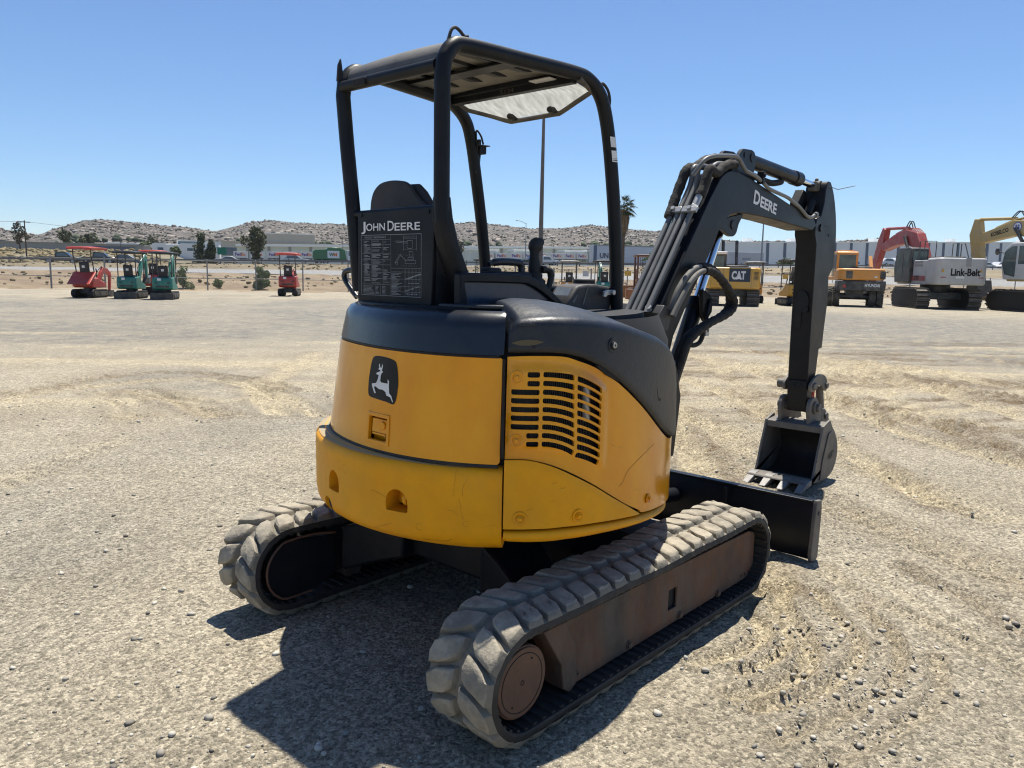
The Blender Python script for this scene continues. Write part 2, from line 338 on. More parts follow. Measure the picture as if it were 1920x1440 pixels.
# --- black liner added behind the panels so their gaps look shaded
mb = MB()
rows = []
for z in (.62, 1.30, 1.42): rows.append([SZ(s, z, .055 + (.09 * Dl(s)) + (.05 if z > 1.4 else 0)) for s in np.linspace(-1.1, 2.25, 70)])
mb.loft(rows, False, False); mb.prism([plan(s, .15) for s in np.linspace(-1.1, 2.25, 50)], 'z', .60, .64)
mb.prism([plan(s, .17 + .06 * Dl(s)) for s in np.linspace(-1.1, 2.2, 50)], 'z', 1.40, 1.43)
LIN = mb.build('gap_shade_liner', M['dark'], EX)
# --- charcoal rear cover band
mb = MB(); shell(mb, [(-.95, 1.306), (.61, 1.303), (.631, 1.306), (.633, 1.36), (.631, 1.449), (.622, 1.455), (-.95, 1.455)], d_band, .025, .02)
BAND = mb.build('rear_cover', M['black'], EX, bevel=.003, smooth=45)
mb = MB(); mb.prism([plan(s, d_band(s, 1.45)[0] + .008) for s in np.linspace(-.95, .62, 50)], 'z', 1.438, 1.449); mb.build('cover_top', M['black'], BAND)
mb = MB(); shell(mb, [(-.9, 1.292), (.616, 1.292), (.616, 1.304), (-.9, 1.304)], lambda s, z: (d_band(s, 1.31)[0] + .002, z), .04, .02); mb.build('cover_lip', M['blackm'], BAND, bevel=.003)
# --- hood on the right
HS = [.60, .65, .72, .80, .93, 1.04, 1.17, 1.33, 1.45, 1.57, 1.66, 1.74, 1.80, 1.88, 1.95, 2.05, 2.2]
HZ = [1.470, 1.482, 1.492, 1.497, 1.493, 1.482, 1.463, 1.428, 1.402, 1.366, 1.325, 1.27, 1.21, 1.13, 1.08, 1.03, 1.0]
LS = [.64, .72, .80, .865, .937, 1.003, 1.055, 1.115, 1.228, 1.370, 1.503, 1.62, 1.70, 1.787, 1.86, 2.0, 2.2]
LZ = [1.312, 1.316, 1.316, 1.311, 1.293, 1.268, 1.243, 1.212, 1.142, 1.049, .969, .918, .893, .873, .87, .87, .87]
spine = lambda s: (lin(s, [.6, 2.2], [-.52, .40]), lin(s, [.6, 1.4, 2.2], [-.30, -.33, -.20]))
cols = []
for s in np.concatenate([np.linspace(.645, .70, 8), np.linspace(.715, 2.2, 90)]):
    H = lin(s, HS, HZ); zl = lin(s, LS, LZ); r = .034; endr = .03 * (1 - sm(s, .645, .69)) ** 2
    H -= endr * .8; c = []
    c.append(SZ(s, zl + .004, .03)); c.append(SZ(s, zl, .012 + endr * .3)); c.append(SZ(s, zl + .006, .003 + endr * .4)); c.append(SZ(s, zl + .018, endr * .5))
    Hw = H - .052
    for t in np.linspace(.08, 1, 11): c.append(SZ(s, zl + .018 + (Hw - r - zl - .018) * t, endr * .5 + .006 * t))
    for a in np.linspace(0, pi / 2, 7)[1:]: c.append(SZ(s, Hw - r + r * math.sin(a), .006 + endr * .5 + r * 1.15 * (1 - math.cos(a))))
    e = np.array(c[-1]); sp = np.array((*spine(s), H))
    for t, u in ((.08, .22), (.18, .46), (.30, .70), (.45, .90), (.62, 1.), (.8, 1.), (1., .97)): q = e + (sp - e) * t; q[2] = Hw + .052 * u; c.append(tuple(q))
    cols.append(c)
mb = MB(); mb.loft(cols, False, False); mb.add(cols[0], [list(range(len(cols[0])))])
HOOD = mb.build('engine_hood', M['hood'], EX, smooth=50)
def d0(s, z): return (.0, z)
def d_hood(s, z): return (.006 * min(1, max(0, (z - lin(s, LS, LZ)) / .25)), z)
mb = MB(); p = SZ(1.0823, 1.335, .008); n_ = Vector(SZ(1.0823, 1.335, -.03)) - Vector(p)
mb.disc(p, n_, .028, .008); mb.build('lock_bezel', M['hood'], HOOD, bevel=.002)
mb = MB(); mb.disc(p, n_, .017, .014); K = mb.build('lock_ring', M['dark'], HOOD, bevel=.002)
mb = MB(); mb.disc(p, n_, .011, .0165); mb.build('lock_cylinder', M['steel'], HOOD, bevel=.001)
mb = MB(); mb.disc(p, n_, .0042, .0172, 10); mb.build('keyhole', M['dark'], HOOD)
mb = MB(); stad = lambda c, h, r, n=8: [(c[0] + r * math.cos(a), c[1] + h + r * math.sin(a)) for a in np.linspace(0, pi, n)] + [(c[0] + r * math.cos(a), c[1] - h + r * math.sin(a)) for a in np.linspace(pi, 2 * pi, n)]
shell(mb, [(s + (z - 1.14) * -.25, z) for s, z in stad((1.44, 1.142), .038, .022)], lambda s, z: (d_hood(s, z)[0] - .0008, z), None, .0006); mb.build('finger_slot', M['dark'], HOOD)
mb = MB()
for (s, z) in [(.7366, 1.337)]: mb.disc(SZ(s, z, .004), Vector(SZ(s, z, -.03)) - Vector(SZ(s, z, 0)), .006, .006, 10)
mb.build('hood_screw', M['dark'], HOOD)
def leaf(c, L, h, rot=0, n=7): return [(c[0] + L * math.cos(t) / 2, c[1] + h * math.sin(t) * abs(math.sin(t)) / 2 + rot * L * math.cos(t) / 2) for t in np.linspace(0, 2 * pi, 2 * n)[:-1]]
mb = MB(); shell(mb, leaf((.707, 1.415), .082, .012), lambda s, z: (d_hood(s, z)[0] - .003, z), None, .004); mb.build('upper_dent_highlight', M['hood'], HOOD)
mb = MB(); shell(mb, leaf((.715, 1.352), .115, .022, .05), lambda s, z: (d_hood(s, z)[0] - .0012, z), None, .001); mb.build('reflection_streak', M['amber'], HOOD)  # yellowish reflection streak on the hood, painted as an amber patch
mb = MB(); shell(mb, [(1.006, 1.262), (1.05, 1.268), (1.099, 1.248), (1.150, 1.2206), (1.142, 1.192), (1.06, 1.224)], lambda s, z: (.0095, z), None, .012); mb.build('prop_recess', M['dark'], HOOD)
# --- yellow grille panel
slots = []
def rslot(top, bot):  # polylines left->right
    P = [np.array(p) for p in bot] + [np.array(p) for p in top[::-1]]; out = []
    n = len(P); r = .0055
    for i in range(n):
        a, b, c = P[i - 1], P[i], P[(i + 1) % n]
        u = (a - b) / np.linalg.norm(a - b); w = (c - b) / np.linalg.norm(c - b)
        if u @ w > -.7: out += [tuple(b + u * r), tuple(b + (u + w) * r * .3), tuple(b + w * r)]
        else: out.append(tuple(b))
    return out
for k in range(10):
    z = 1.2482 - .0314 * k
    if k < 9:
        s0, s1 = (.7175, .7628) if k in (0, 1, 7, 8) else (.6592, .7625)
        slots.append(rslot([(s0, z - .001), (s1, z - .001)], [(s0, z - .0205), (s1, z - .0205)]))
        x0, x1 = .7745, .8980 + .0012 * k; tr_ = 1.2347 - .0349 * k; top = []; bot = []
        for t in np.linspace(0, 1, 6):
            top.append((x0 + (x1 - x0) * t, z - (z - tr_) * t ** 1.9)); bot.append((x0 + (x1 - x0) * t, z - .0188 - (z - .0188 - (tr_ - .0212)) * t ** 1.9))
        slots.append(rslot(top, bot))
    x0, x1 = .9118 + .0008 * k, 1.0322; zl = 1.2308 - .0314 * k; zr = 1.178 - .0306 * k; top = []; bot = []
    for t in np.linspace(0, 1, 5):
        b_ = .004 * 4 * t * (1 - t); top.append((x0 + (x1 - x0) * t, zl + (zr - zl) * t + b_)); bot.append((x0 + (x1 - x0) * t, zl - .0205 + (zr - zl) * t + b_))
    slots.append(rslot(top, bot))
gtop = [(.643, 1.298), (.722, 1.303), (.85, 1.301), (.924, 1.282), (1.007, 1.254), (1.0747, 1.2190), (1.1498, 1.182), (1.2982, 1.0885), (1.474, .977), (1.60, .912), (1.70, .880), (1.80, .865), (2.05, .86)]
glow = [(.6400, .9262), (.7104, .9283), (.773, .9186), (.8386, .8982), (.9111, .8658), (1.0236, .8068), (1.122, .7500), (1.2371, .6875), (1.335, .6445), (1.3449, .634), (1.4066, .622), (1.55, .605), (1.7816, .578), (2.05, .565)]
gpoly = [tuple(p) for p in cr(glow, 3)] + [tuple(p) for p in cr(gtop[::-1], 3)]
embp = [(.6544, 1.2646), (.7649, 1.2708), (.8753, 1.2611), (.9519, 1.2396), (1.0268, 1.204), (1.07, 1.172), (1.075, 1.0), (1.07, .862), (1.0, .905), (.9, .94), (.80, .962), (.72, .968), (.6544, .968)]
EP = np.array(embp)
def sdist(s, z):  # signed distance to the embossed field (positive inside)
    best = 9; c = False; n = len(EP)
    for i in range(n):
        a, b = EP[i - 1], EP[i]; t = b - a; u = min(1, max(0, ((s - a[0]) * t[0] + (z - a[1]) * t[1]) / (t @ t))); best = min(best, math.hypot(s - a[0] - u * t[0], z - a[1] - u * t[1]))
        if (a[1] > z) != (b[1] > z) and s < (b[0] - a[0]) * (z - a[1]) / (b[1] - a[1]) + a[0]: c = not c
    return best if c else -best
def d_gr(s, z): return (.018 - .0135 * sm(sdist(s, z), -.006, .016), z)
mb = MB(); shell(mb, gpoly, d_gr, .015, .010, slots)
GR = mb.build('grille_panel', M['yellow'], EX, smooth=40)
def bolt(mb1, mb2, s, z, d, r=.026):
    c = Vector(SZ(s, z, d)); n = (Vector(SZ(s, z, d - 1)) - c); t1 = Vector((0, 0, 1)); t2 = n.cross(t1)
    ring = lambda R, h: [c + n * h + (t1 * math.cos(a) + t2 * math.sin(a)) * R for a in np.linspace(0, 2 * pi, 25)[:-1]]
    mb1.loft([ring(r, -.001), ring(r, .0035), ring(r * .9, .005), ring(r * .62, .002), ring(r * .55, -.002)], True, False)
    rg = lambda R, h: [c + n * h + (t1 * math.cos(a) + t2 * math.sin(a)) * R for a in np.linspace(0, 2 * pi, 7)[:-1]]
    mb2.loft([ring(r * .5, .0), ring(r * .5, .0025)], True, True); mb2.loft([rg(r * .34, .002), rg(r * .34, .011), rg(r * .25, .013)], True, True)
for nm, par, l in (('panel_bolt', GR, [(.6792, 1.2276, .007), (.682, 1.0, .007), (1.405, .678, .014)]),):
    for s, z, d in l:
        m1, m2 = MB(), MB(); bolt(m1, m2, s, z, d, .024 if s < 1 else .02); B = m1.build('bolt_dimple', M['yellow'], par); m2.build(nm, M['yellow'], par)
mb = MB()
scratch(mb, cr([(1.4575, .9014), (1.3877, .8857), (1.2921, .8567), (1.2274, .8274), (1.1954, .7883), (1.1739, .7766)], 5), d_gr, .0024); scratch(mb, [(1.384, .919), (1.39, .90), (1.388, .886)], d_gr, .0018)
for q in range(10):
    s = rr.uniform(1.08, 1.6); z = rr.uniform(.70, .98)
    a = rr.uniform(-.6, .3); L = rr.uniform(.008, .045); scratch(mb, [(s, z), (s + L * .5, z + L * a * .6), (s + L, z + L * a)], d_gr, .0014)
mb.build('scratch_marks', M['scr'], GR, smooth=0)
mb = MB(); 
for k in range(46): 
    s = .652 + k * .0085; mb.prism([plan(s, .04), plan(s + .003, .04), plan(s + .003, .05), plan(s, .05)], 'z', .86, 1.26)
mb.add([SZ(s, z, .05) for s in np.linspace(.64, 1.06, 12) for z in (.86, 1.27)], [(2 * i, 2 * i + 2, 2 * i + 3, 2 * i + 1) for i in range(11)])
mb.build('radiator_core', M['fin'], GR, smooth=0)
mb = MB(); mb.tube([SZ(.985, 1.18, .045), SZ(.985, 1.1, .043), SZ(.99, 1.055, .045)], .018, 12); mb.build('coolant_bottle', M['steel'], GR)
# --- lower side panel and sill
lt = cr([(.6400, .924), (.7106, .9265), (.7711, .9163), (.8347, .8951), (.9047, .8618), (1.0143, .8043), (1.1105, .7485), (1.2227, .6879), (1.315, .638)], 4)
lb = [(1.3216, .634), (1.2263, .6445), (1.0218, .664), (.8641, .673), (.7365, .672), (.6400, .668)]
d_lp = lambda s, z: (.002 + .006 * max(0, 1 - (min(.03, max(0, lin(s, [p[0] for p in lt], [p[1] for p in lt]) - z)) / .03)) ** 2, z)
mb = MB(); shell(mb, [tuple(p) for p in lt][::-1] + [tuple(p) for p in lb][::-1], d_lp, .018, .012); LP = mb.build('lower_side_panel', M['cast'], EX, bevel=.003, smooth=42)
for s, z in ((.7013, .7116), (.9309, .7063)):
    m1, m2 = MB(), MB(); bolt(m1, m2, s, z, .001, .026); m1.build('bolt_dimple', M['cast'], LP); m2.build('panel_bolt', M['cast'], LP)
mb = MB()
for q in range(6):
    s = rr.uniform(.68, 1.15); z = rr.uniform(.70, .85); L = rr.uniform(.006, .03); a = rr.uniform(-.5, .5); scratch(mb, [(s, z), (s + L * .5, z + L * a * .4), (s + L, z + L * a)], d_lp, .0013)
scratch(mb, [(.70, .683), (.80, .69), (.90, .70)], d_lp, .0012); mb.build('scratch_marks', M['scr'], LP, smooth=0)
mb = MB(); rings = []
for s in np.concatenate([[.6405, .644], np.linspace(.655, 2.1, 60)]):
    zt = lin(s, [.64, .74, .864, 1.02, 1.227, 1.42, 1.8, 2.1], [.657, .662, .663, .654, .634, .612, .57, .55]); zb = lin(s, [.64, .88, 1.05, 1.26, 1.47, 1.81, 2.1], [.617, .618, .610, .594, .577, .54, .52]); e = (.006 if s < .647 else 0) + .035 * sm(s, 1.45, 1.95)
    rings.append([SZ(s, z, d + e) for d, z in ((.13, zt), (.018, zt), (.006, zt - .004), (.001, zt - .012), (.0, (zt + zb) / 2), (.004, zb + .010), (.014, zb + .002), (.03, zb), (.13, zb))])
mb.loft(rings, True, True); mb.build('side_sill', M['cast'], EX, smooth=50)
# --- upper deck and turntable
mb = MB(); mb.prism([plan(s, .10) for s in np.linspace(-1.15, 2.25, 60)], 'z', .605, .64); mb.cyl((0, 0, .50), (0, 0, .61), .42, n=40); mb.box(.55, -.25, .55, .95, .25, .95); mb.build('turntable_deck', M['blackm'], EX, bevel=.004)
mb = MB(); mb.prism([(-.5, .30), (.62, -.20), (.66, .62), (.3, .80), (-.35, .80), (-.5, .72)], 'z', .95, 1.0); mb.build('cab_floor', M['rubber'], EX)
mb = MB(); mb.prism([(.15, .66), (.62, .40), (.62, .44), (.15, .70)], 'z', .62, 1.2); mb.box(-.3, .60, .62, .2, .64, 1.40); mb.build('left_side_cover', M['black'], EX, bevel=.006)
# ------------------------------------------------------------------ canopy
mb = MB(); R = .0315
hr = cr([(-.614, -.172, 1.78), (-.618, -.171, 1.86), (-.620, -.172, 2.10), (-.620, -.172, 2.33)], 4) + cr([(-.612, -.172, 2.385), (-.572, -.173, 2.437), (-.50, -.175, 2.455), (-.2, -.20, 2.462), (.10, -.225, 2.468), (.21, -.233, 2.455), (.29, -.24, 2.40), (.34, -.243, 2.30), (.385, -.245, 2.12), (.435, -.246, 1.83), (.475, -.247, 1.45), (.49, -.247, 1.1)], 6)
hl = cr([(-.585, .395, 1.50), (-.600, .415, 1.83), (-.612, .44, 2.12), (-.62, .455, 2.33)], 4) + cr([(-.612, .456, 2.385), (-.572, .46, 2.435), (-.50, .465, 2.452), (-.2, .51, 2.452), (.05, .55, 2.447), (.16, .575, 2.43), (.25, .592, 2.375), (.295, .60, 2.29), (.332, .60, 2.13), (.395, .60, 1.8), (.43, .60, 1.5), (.45, .60, 1.05)], 6)
mb.tube(hr, R, 18); mb.tube(hl, R, 18)
CAN = mb.build('canopy_frame', M['blackm'], EX, smooth=60)
mb = MB(); mb.tube([(-.625, -.15, 2.365), (-.63, .44, 2.365)], .024, 14); mb.build('rear_crossbar', M['blackm'], CAN)
mb = MB(); mb.box(-.66, .255, 2.345, -.645, .335, 2.375); mb.build('bar_clip', M['dark'], CAN, bevel=.003)
# roof sheet with pressed ribs
mb = MB(); rows = []
xs = [-.617, -.613, -.60, -.575, -.54, -.49] + list(np.linspace(-.44, .13, 12))
zs = [2.392, 2.412, 2.434, 2.455, 2.468, 2.474] + [2.476] * 12
def yy(x): return lin(x, [-.62, .13], [-.172, -.232]), lin(x, [-.62, .13], [.455, .565])
for x, z in zip(xs, zs):
    a, b = yy(x); rows.append([(x, a + (b - a) * t, z + .010 * 4 * t * (1 - t) * (1 if x > -.55 else .3)) for t in np.linspace(.03, .97, 25)])
n0 = len(rows[0]); vs = [p for r in rows for p in r]; vs2 = [(p[0] + .001, p[1], p[2] - .005) for p in vs]; fs = []
for k in range(len(rows) - 1):
    for i in range(n0 - 1):
        q = (k * n0 + i, k * n0 + i + 1, (k + 1) * n0 + i + 1, (k + 1) * n0 + i); fs.append(q); fs.append(tuple(j + len(vs) for j in q[::-1]))
mb.add(vs + vs2, fs)
ROOF = mb.build('roof_panel', mat('dusty_roof_sheet', (.075, .074, .073), .7, c2=(.11, .106, .10), scale=5, amt=.8, dust=(.2, .18, .15), dust_amt=.35, dscale=6, bump=.15, bscale=120), CAN, smooth=40)
mu = mat('dusty_roof_underside', (.20, .185, .155), .85, c2=(.28, .255, .21), scale=6, amt=.9, dust=(.07, .065, .055), dust_amt=.5, dscale=4)
mb = MB()
mb.add([(p[0] + .001, p[1], p[2] - .007) for p in vs[6 * n0:]], [tuple((k * n0 + i, k * n0 + i + 1, (k + 1) * n0 + i + 1, (k + 1) * n0 + i)) for k in range(len(rows) - 7) for i in range(n0 - 1)]); mb.build('roof_lining', mu, ROOF)
mb = MB()
for t in (.2, .4, .6, .8):
    a0, b0 = yy(-.48); a1, b1 = yy(.02)
    P0 = (-.48, a0 + (b0 - a0) * t); P1 = (.02, a1 + (b1 - a1) * t)
    rg = []
    for u in np.linspace(0, 1, 14):
        w = .026 * min(1, 8 * u * (1 - u) + .05); h = .013 * min(1, 8 * u * (1 - u)); x = P0[0] + (P1[0] - P0[0]) * u; y = P0[1] + (P1[1] - P0[1]) * u; z = 2.470 + .010 * 4 * t * (1 - t)
        rg.append([(x, y - w, z + .001), (x, y - w * .6, z - h), (x, y + w * .6, z - h), (x, y + w, z + .001)])
    mb.loft(rg, False, False)
mb.build('roof_rib', M['blackm'], ROOF, smooth=30)
mb = MB(); a0, b0 = yy(-.2); mb.box(-.24, a0 + .02, 2.452, -.16, b0 - .02, 2.462); mb.build('roof_brace', M['blackm'], ROOF, bevel=.002)
mb = MB(); mb.box(.045, -.14, 2.448, .10, -.02, 2.452); mb.build('roof_sticker', M['white'], ROOF)
mb = MB()
mb.prism([(.095, 2.425), (.135, 2.425), (.135, 2.478), (.085, 2.478), (.085, 2.455), (.095, 2.455)], 'y', -.225, .56); mb.build('front_crossbar', M['blackm'], CAN, bevel=.003)
mb = MB(); put_text(mb, '5134', (.0935, .20, 2.43), (0, -1, 0), (0, 0, 1), .02, .085, -.012, nrm=.0012); mb.build('chalk_number', M['hoseg'], CAN, smooth=0)

# visor
vp = [(.125, .515, 2.445), (.19, .515, 2.422), (.295, .325, 2.362), (.285, -.01, 2.362), (.247, -.218, 2.42), (.125, -.232, 2.447)]
mb = MB(); vs = [Vector(p) for p in vp]; c = sum(vs, Vector()) / 6
mb.add([tuple(p) for p in vs], [(0, 1, 2, 3), (0, 3, 4, 5)])
VIS = mb.build('sun_visor', M['visor'], CAN, smooth=0)
mb = MB(); mb.tube(cr([(.125, .535, 2.445), (.19, .522, 2.416)], 2) + cr([(.197, .515, 2.412), (.25, .42, 2.384), (.297, .330, 2.354), (.305, .28, 2.352), (.293, .03, 2.352), (.289, -.01, 2.353), (.262, -.13, 2.385), (.250, -.222, 2.414)], 4) + [(.125, -.245, 2.447)], .0115, 10); mb.build('visor_frame', M['dusty'], VIS)
for y, x in ((.285, .30), (.02, .292)):
    mb = MB(); mb.prism([(x - .045, y - .013), (x + .008, y - .016), (x + .008, y + .016), (x - .045, y + .013)], 'z', 2.352, 2.378); mb.ball((x - .045, y, 2.366), .016, sc=(1, 1, .9)); mb.build('visor_clip', M['rubber'], VIS, bevel=.004)
for pts in ([(-.597, -.168, 2.43), (-.582, -.165, 2.468), (-.566, -.163, 2.502), (-.546, -.163, 2.514), (-.524, -.165, 2.506), (-.506, -.17, 2.490), (-.488, -.172, 2.493)], [(.27, -.24, 2.44), (.30, -.245, 2.455), (.335, -.25, 2.43), (.352, -.25, 2.39), (.35, -.247, 2.355)]):
    mb = MB(); mb.tube(cr(pts, 5), .0065, 8); mb.build('wire_loop', M['rubber'], CAN)
mb = MB(); mb.prism([(-.655, 2.385), (-.648, 2.455), (-.635, 2.482), (-.622, 2.40)], 'y', .445, .457); mb.build('corner_flag', M['rubber'], CAN, bevel=.002)
mb = MB(); mb.prism([(.30, 2.255), (.395, 2.262), (.395, 2.268), (.325, 2.264), (.325, 2.29), (.31, 2.29)], 'y', .55, .62); mb.box(.325, .56, 2.22, .375, .61, 2.262); mb.build('lamp_bracket', M['dark'], CAN, bevel=.003)
mb = MB(); mb.tube(cr([(.315, .57, 2.23), (.30, .565, 2.33), (.33, .56, 2.31), (.35, .56, 2.268)], 5), .005, 6); mb.tube(cr([(.35, .585, 2.22), (.335, .58, 2.15), (.31, .575, 2.12)], 4), .006, 6); mb.build('loose_cable', M['rubber'], CAN)
for i, (z0, z1, mm) in enumerate(((2.18, 2.225, 'white'), (2.115, 2.165, 'white'))):
    mb = MB(); xa = lin(z0, [1.83, 2.12, 2.3], [.435, .385, .34]); xb = lin(z1, [1.83, 2.12, 2.3], [.435, .385, .34])
    mb.add([(xa - .024, -.271, z0), (xa + .004, -.2805, z0), (xb + .004, -.2805, z1), (xb - .024, -.271, z1)], [(0, 1, 2, 3)]); S_ = mb.build('barcode_label', M[mm], CAN, smooth=0)
    if i:
        mb = MB()
        for k in range(6): z = z0 + .006 + k * .007; mb.add([(xa - .022 - k * .001, -.2725, z), (xa + .001 - k * .001, -.2805, z), (xa + .001 - k * .001, -.2805, z + .0035), (xa - .022 - k * .001, -.2725, z + .0035)], [(0, 1, 2, 3)])
        mb.build('barcode_lines', M['dark'], S_, smooth=0)
# ------------------------------------------------------------------ maintenance panel below the rear posts
mb = MB(); mb.prism([(.360, 1.455), (-.120, 1.455), (-.135, 1.832), (-.128, 1.840), (.345, 1.838), (.357, 1.828)], 'x', -.622, -.600)
MP = mb.build('maintenance_panel', M['blackm'], EX, bevel=.004)
mb = MB(); mb.tube([(-.608, .385, 1.832), (-.608, -.14, 1.838)], .014, 12); mb.build('panel_top_tube', M['blackm'], MP)
mb = MB()
mb.add([(-.612, -.118, 1.80), (-.60, -.145, 1.80), (-.553, -.165, 1.69), (-.50, -.168, 1.57), (-.462, -.172, 1.455), (-.612, -.118, 1.455), (-.612, -.12, 1.62)], [(0, 1, 2, 3, 4, 5, 6)])
mb.add([(-.60, -.118, 1.80), (-.588, -.135, 1.80), (-.541, -.155, 1.69), (-.488, -.158, 1.57), (-.45, -.160, 1.455), (-.6, -.108, 1.455), (-.6, -.11, 1.62)], [(6, 5, 4, 3, 2, 1, 0)])
mb.build('side_gusset', M['blackm'], MP, smooth=0)
mb = MB(); rg = []
for (x, y, z, w) in [(-.617, -.172, 1.88, .026), (-.613, -.172, 1.80, .031), (-.585, -.172, 1.70, .034), (-.540, -.174, 1.60, .036), (-.49, -.178, 1.50, .04), (-.470, -.18, 1.452, .042)]:
    rg.append([(x + w * .9, y + w, z), (x + w * .9, y - w, z), (x - w * .3, y - w, z), (x - w, y - w * .4, z), (x - w, y + w, z)])
mb.loft(rg, True, True); mb.build('post_foot', M['blackm'], MP, bevel=.006, smooth=50)
mb = MB()
for y, z in [(.33, 1.825), (-.10, 1.825)]: mb.disc((-.622, y, z), (-1, 0, 0), .008, .004, 8)
mb.build('panel_screw', M['blackm'], MP)
X0 = -.6235
mb = MB()  # lettering in small capitals, left to right = decreasing y
def word(mb, first, rest, y0, zb, H, h, w1, w2):
    put_text(mb, first, (X0, y0, zb), (0, -1, 0), (0, 0, 1), H, w1, .010); put_text(mb, rest, (X0, y0 - w1 - .004, zb), (0, -1, 0), (0, 0, 1), h, w2, .014)
word(mb, 'J', 'OHN', .327, 1.7585, .040, .031, .030, .127); word(mb, 'D', 'EERE', .149, 1.7560, .042, .032, .041, .158)
mb.build('maker_lettering', M['white'], MP, smooth=0)
# service chart: line art in grey on the black film
mb = MB()
def q(y0, z0, y1, z1): mb.add([(X0, y0, z0), (X0, y1, z0), (X0, y1, z1), (X0, y0, z1)], [(0, 1, 2, 3)])
yl, yr, zt, zb = .331, -.060, 1.741, 1.488; w = .0016
for (a, b, c, d) in ((yl, zt, yr, zt - w), (yl, zb, yr, zb + w), (yl, zb, yl - w, zt), (yr + w, zb, yr, zt)): q(a, b, c, d)
w = .0009
q(.131, zb, .131 - w, zt); q(.131, 1.604, yr, 1.604 - w)
rg_ = random.Random(3)
for y in (.312, .259, .183): q(y, 1.535 if y > .2 else 1.535, y - w, 1.722)
for z in (1.722, 1.70, 1.665, 1.638, 1.617, 1.586, 1.56, 1.535): q(.322, z, .133, z - w)
z = 1.716
while z > 1.54:
    for (a, b) in ((.308, .265), (.255, .19), (.18, .14)):
        if rg_.random() < (.8 if a > .2 else .45): q(a, z, a - (a - b) * rg_.uniform(.35, 1), z - .0017)
    z -= .0046
for y in (.235, .20, .165): q(y, zb, y - w, 1.53)
for k in range(7):
    z = 1.527 - k * .0052; q(.318, z, .318 - rg_.uniform(.05, .08), z - .0014); q(.23, z, .23 - rg_.uniform(.01, .025), z - .0014); q(.19, z, .19 - .02, z - .0014)
for k in range(12): y = .045 - k * .0086; q(y, 1.49, y - w * .7, 1.60)
for z in (1.589, 1.56, 1.53, 1.508): q(.13, z, yr, z - w)
for k in range(20): z = 1.584 - k * .0046; q(.127, z, .127 - rg_.uniform(.02, .07), z - .0015)
for k in range(9): y = .04 - k * .011; z = 1.562 + .0026 * k; q(y, z, y - rg_.uniform(.012, .022), z - .0035); q(y, z - .048, y - rg_.uniform(.01, .02), z - .051 + .001 * (k % 3))
for k in range(5): y = .02 - k * .014; q(y, 1.545, y - .01, 1.5425); q(y + .01, 1.502 - .002 * (k % 2), y, 1.498)
def line(p0, p1, w=.0011):
    a = np.array(p0); b = np.array(p1); t = (b - a) / np.linalg.norm(b - a); n = np.array([-t[1], t[0]]) * w / 2
    mb.add([(X0, *(a + n)), (X0, *(b + n)), (X0, *(b - n)), (X0, *(a - n))], [(0, 1, 2, 3)])
def poly(pts, cl=True):
    for i in range(len(pts) - (0 if cl else 1)): line(pts[i], pts[(i + 1) % len(pts)])
poly([(.025, 1.715), (-.005, 1.715), (-.008, 1.69), (-.002, 1.683), (.022, 1.683), (.028, 1.69)]); poly([(.10, 1.712), (.09, 1.714), (.028, 1.710), (.028, 1.704), (.09, 1.708)])
for y in (.05, -.03): line((y, 1.735), (y, 1.675))
for z in (1.732, 1.728, 1.722, 1.68): line((.048, z), (-.028, z), .0006)
poly([(.015, 1.672), (-.008, 1.670), (-.010, 1.65), (.012, 1.648)]); poly([(.02, 1.648), (-.012, 1.648), (-.014, 1.638), (.024, 1.638)]); poly([(.035, 1.636), (-.025, 1.636), (-.028, 1.622), (.04, 1.622)])
poly([(.07, 1.662), (.035, 1.632), (.04, 1.640), (.068, 1.655), (.095, 1.628), (.105, 1.626), (.098, 1.632)], True); poly([(.105, 1.628), (.09, 1.616), (.085, 1.628)])
for k in range(10): line((.06 - .01 * k, 1.615), (.06 - .01 * k, 1.611)); line((.09 - .012 * k, 1.66 - .003 * (k % 3)), (.085 - .012 * k, 1.657), .0007)
put_text(mb, 'PERIODIC', (X0 - .0 + .002, .305, 1.7265), (0, -1, 0), (0, 0, 1), .0085, .052, .0, 1.05); put_text(mb, 'MAINTENANCE', (X0 + .002, .245, 1.7265), (0, -1, 0), (0, 0, 1), .0085, .082, .0, 1.05)
mb.build('service_chart', M['decalink'], MP, smooth=0)
mb = MB(); e_ = []
for s in np.linspace(-.42, .40, 30): e_.append(plan(s, .165 + .02 * Dl(s)))
e_ += [(-.44, -.46), (-.30, -.40), (-.30, .60)]
mb.prism(e_, 'z', 1.44, 1.462); mb.build('panel_base_ledge', M['blackm'], MP, bevel=.006)
mb = MB(); mb.prism([(-.55, -.20), (-.42, -.25), (-.30, -.50), (-.36, -.52), (-.52, -.52), (-.62, -.40), (-.66, -.2)], 'z', 1.455, 1.472); mb.build('fuel_lid_step', M['black'], MP, bevel=.006)
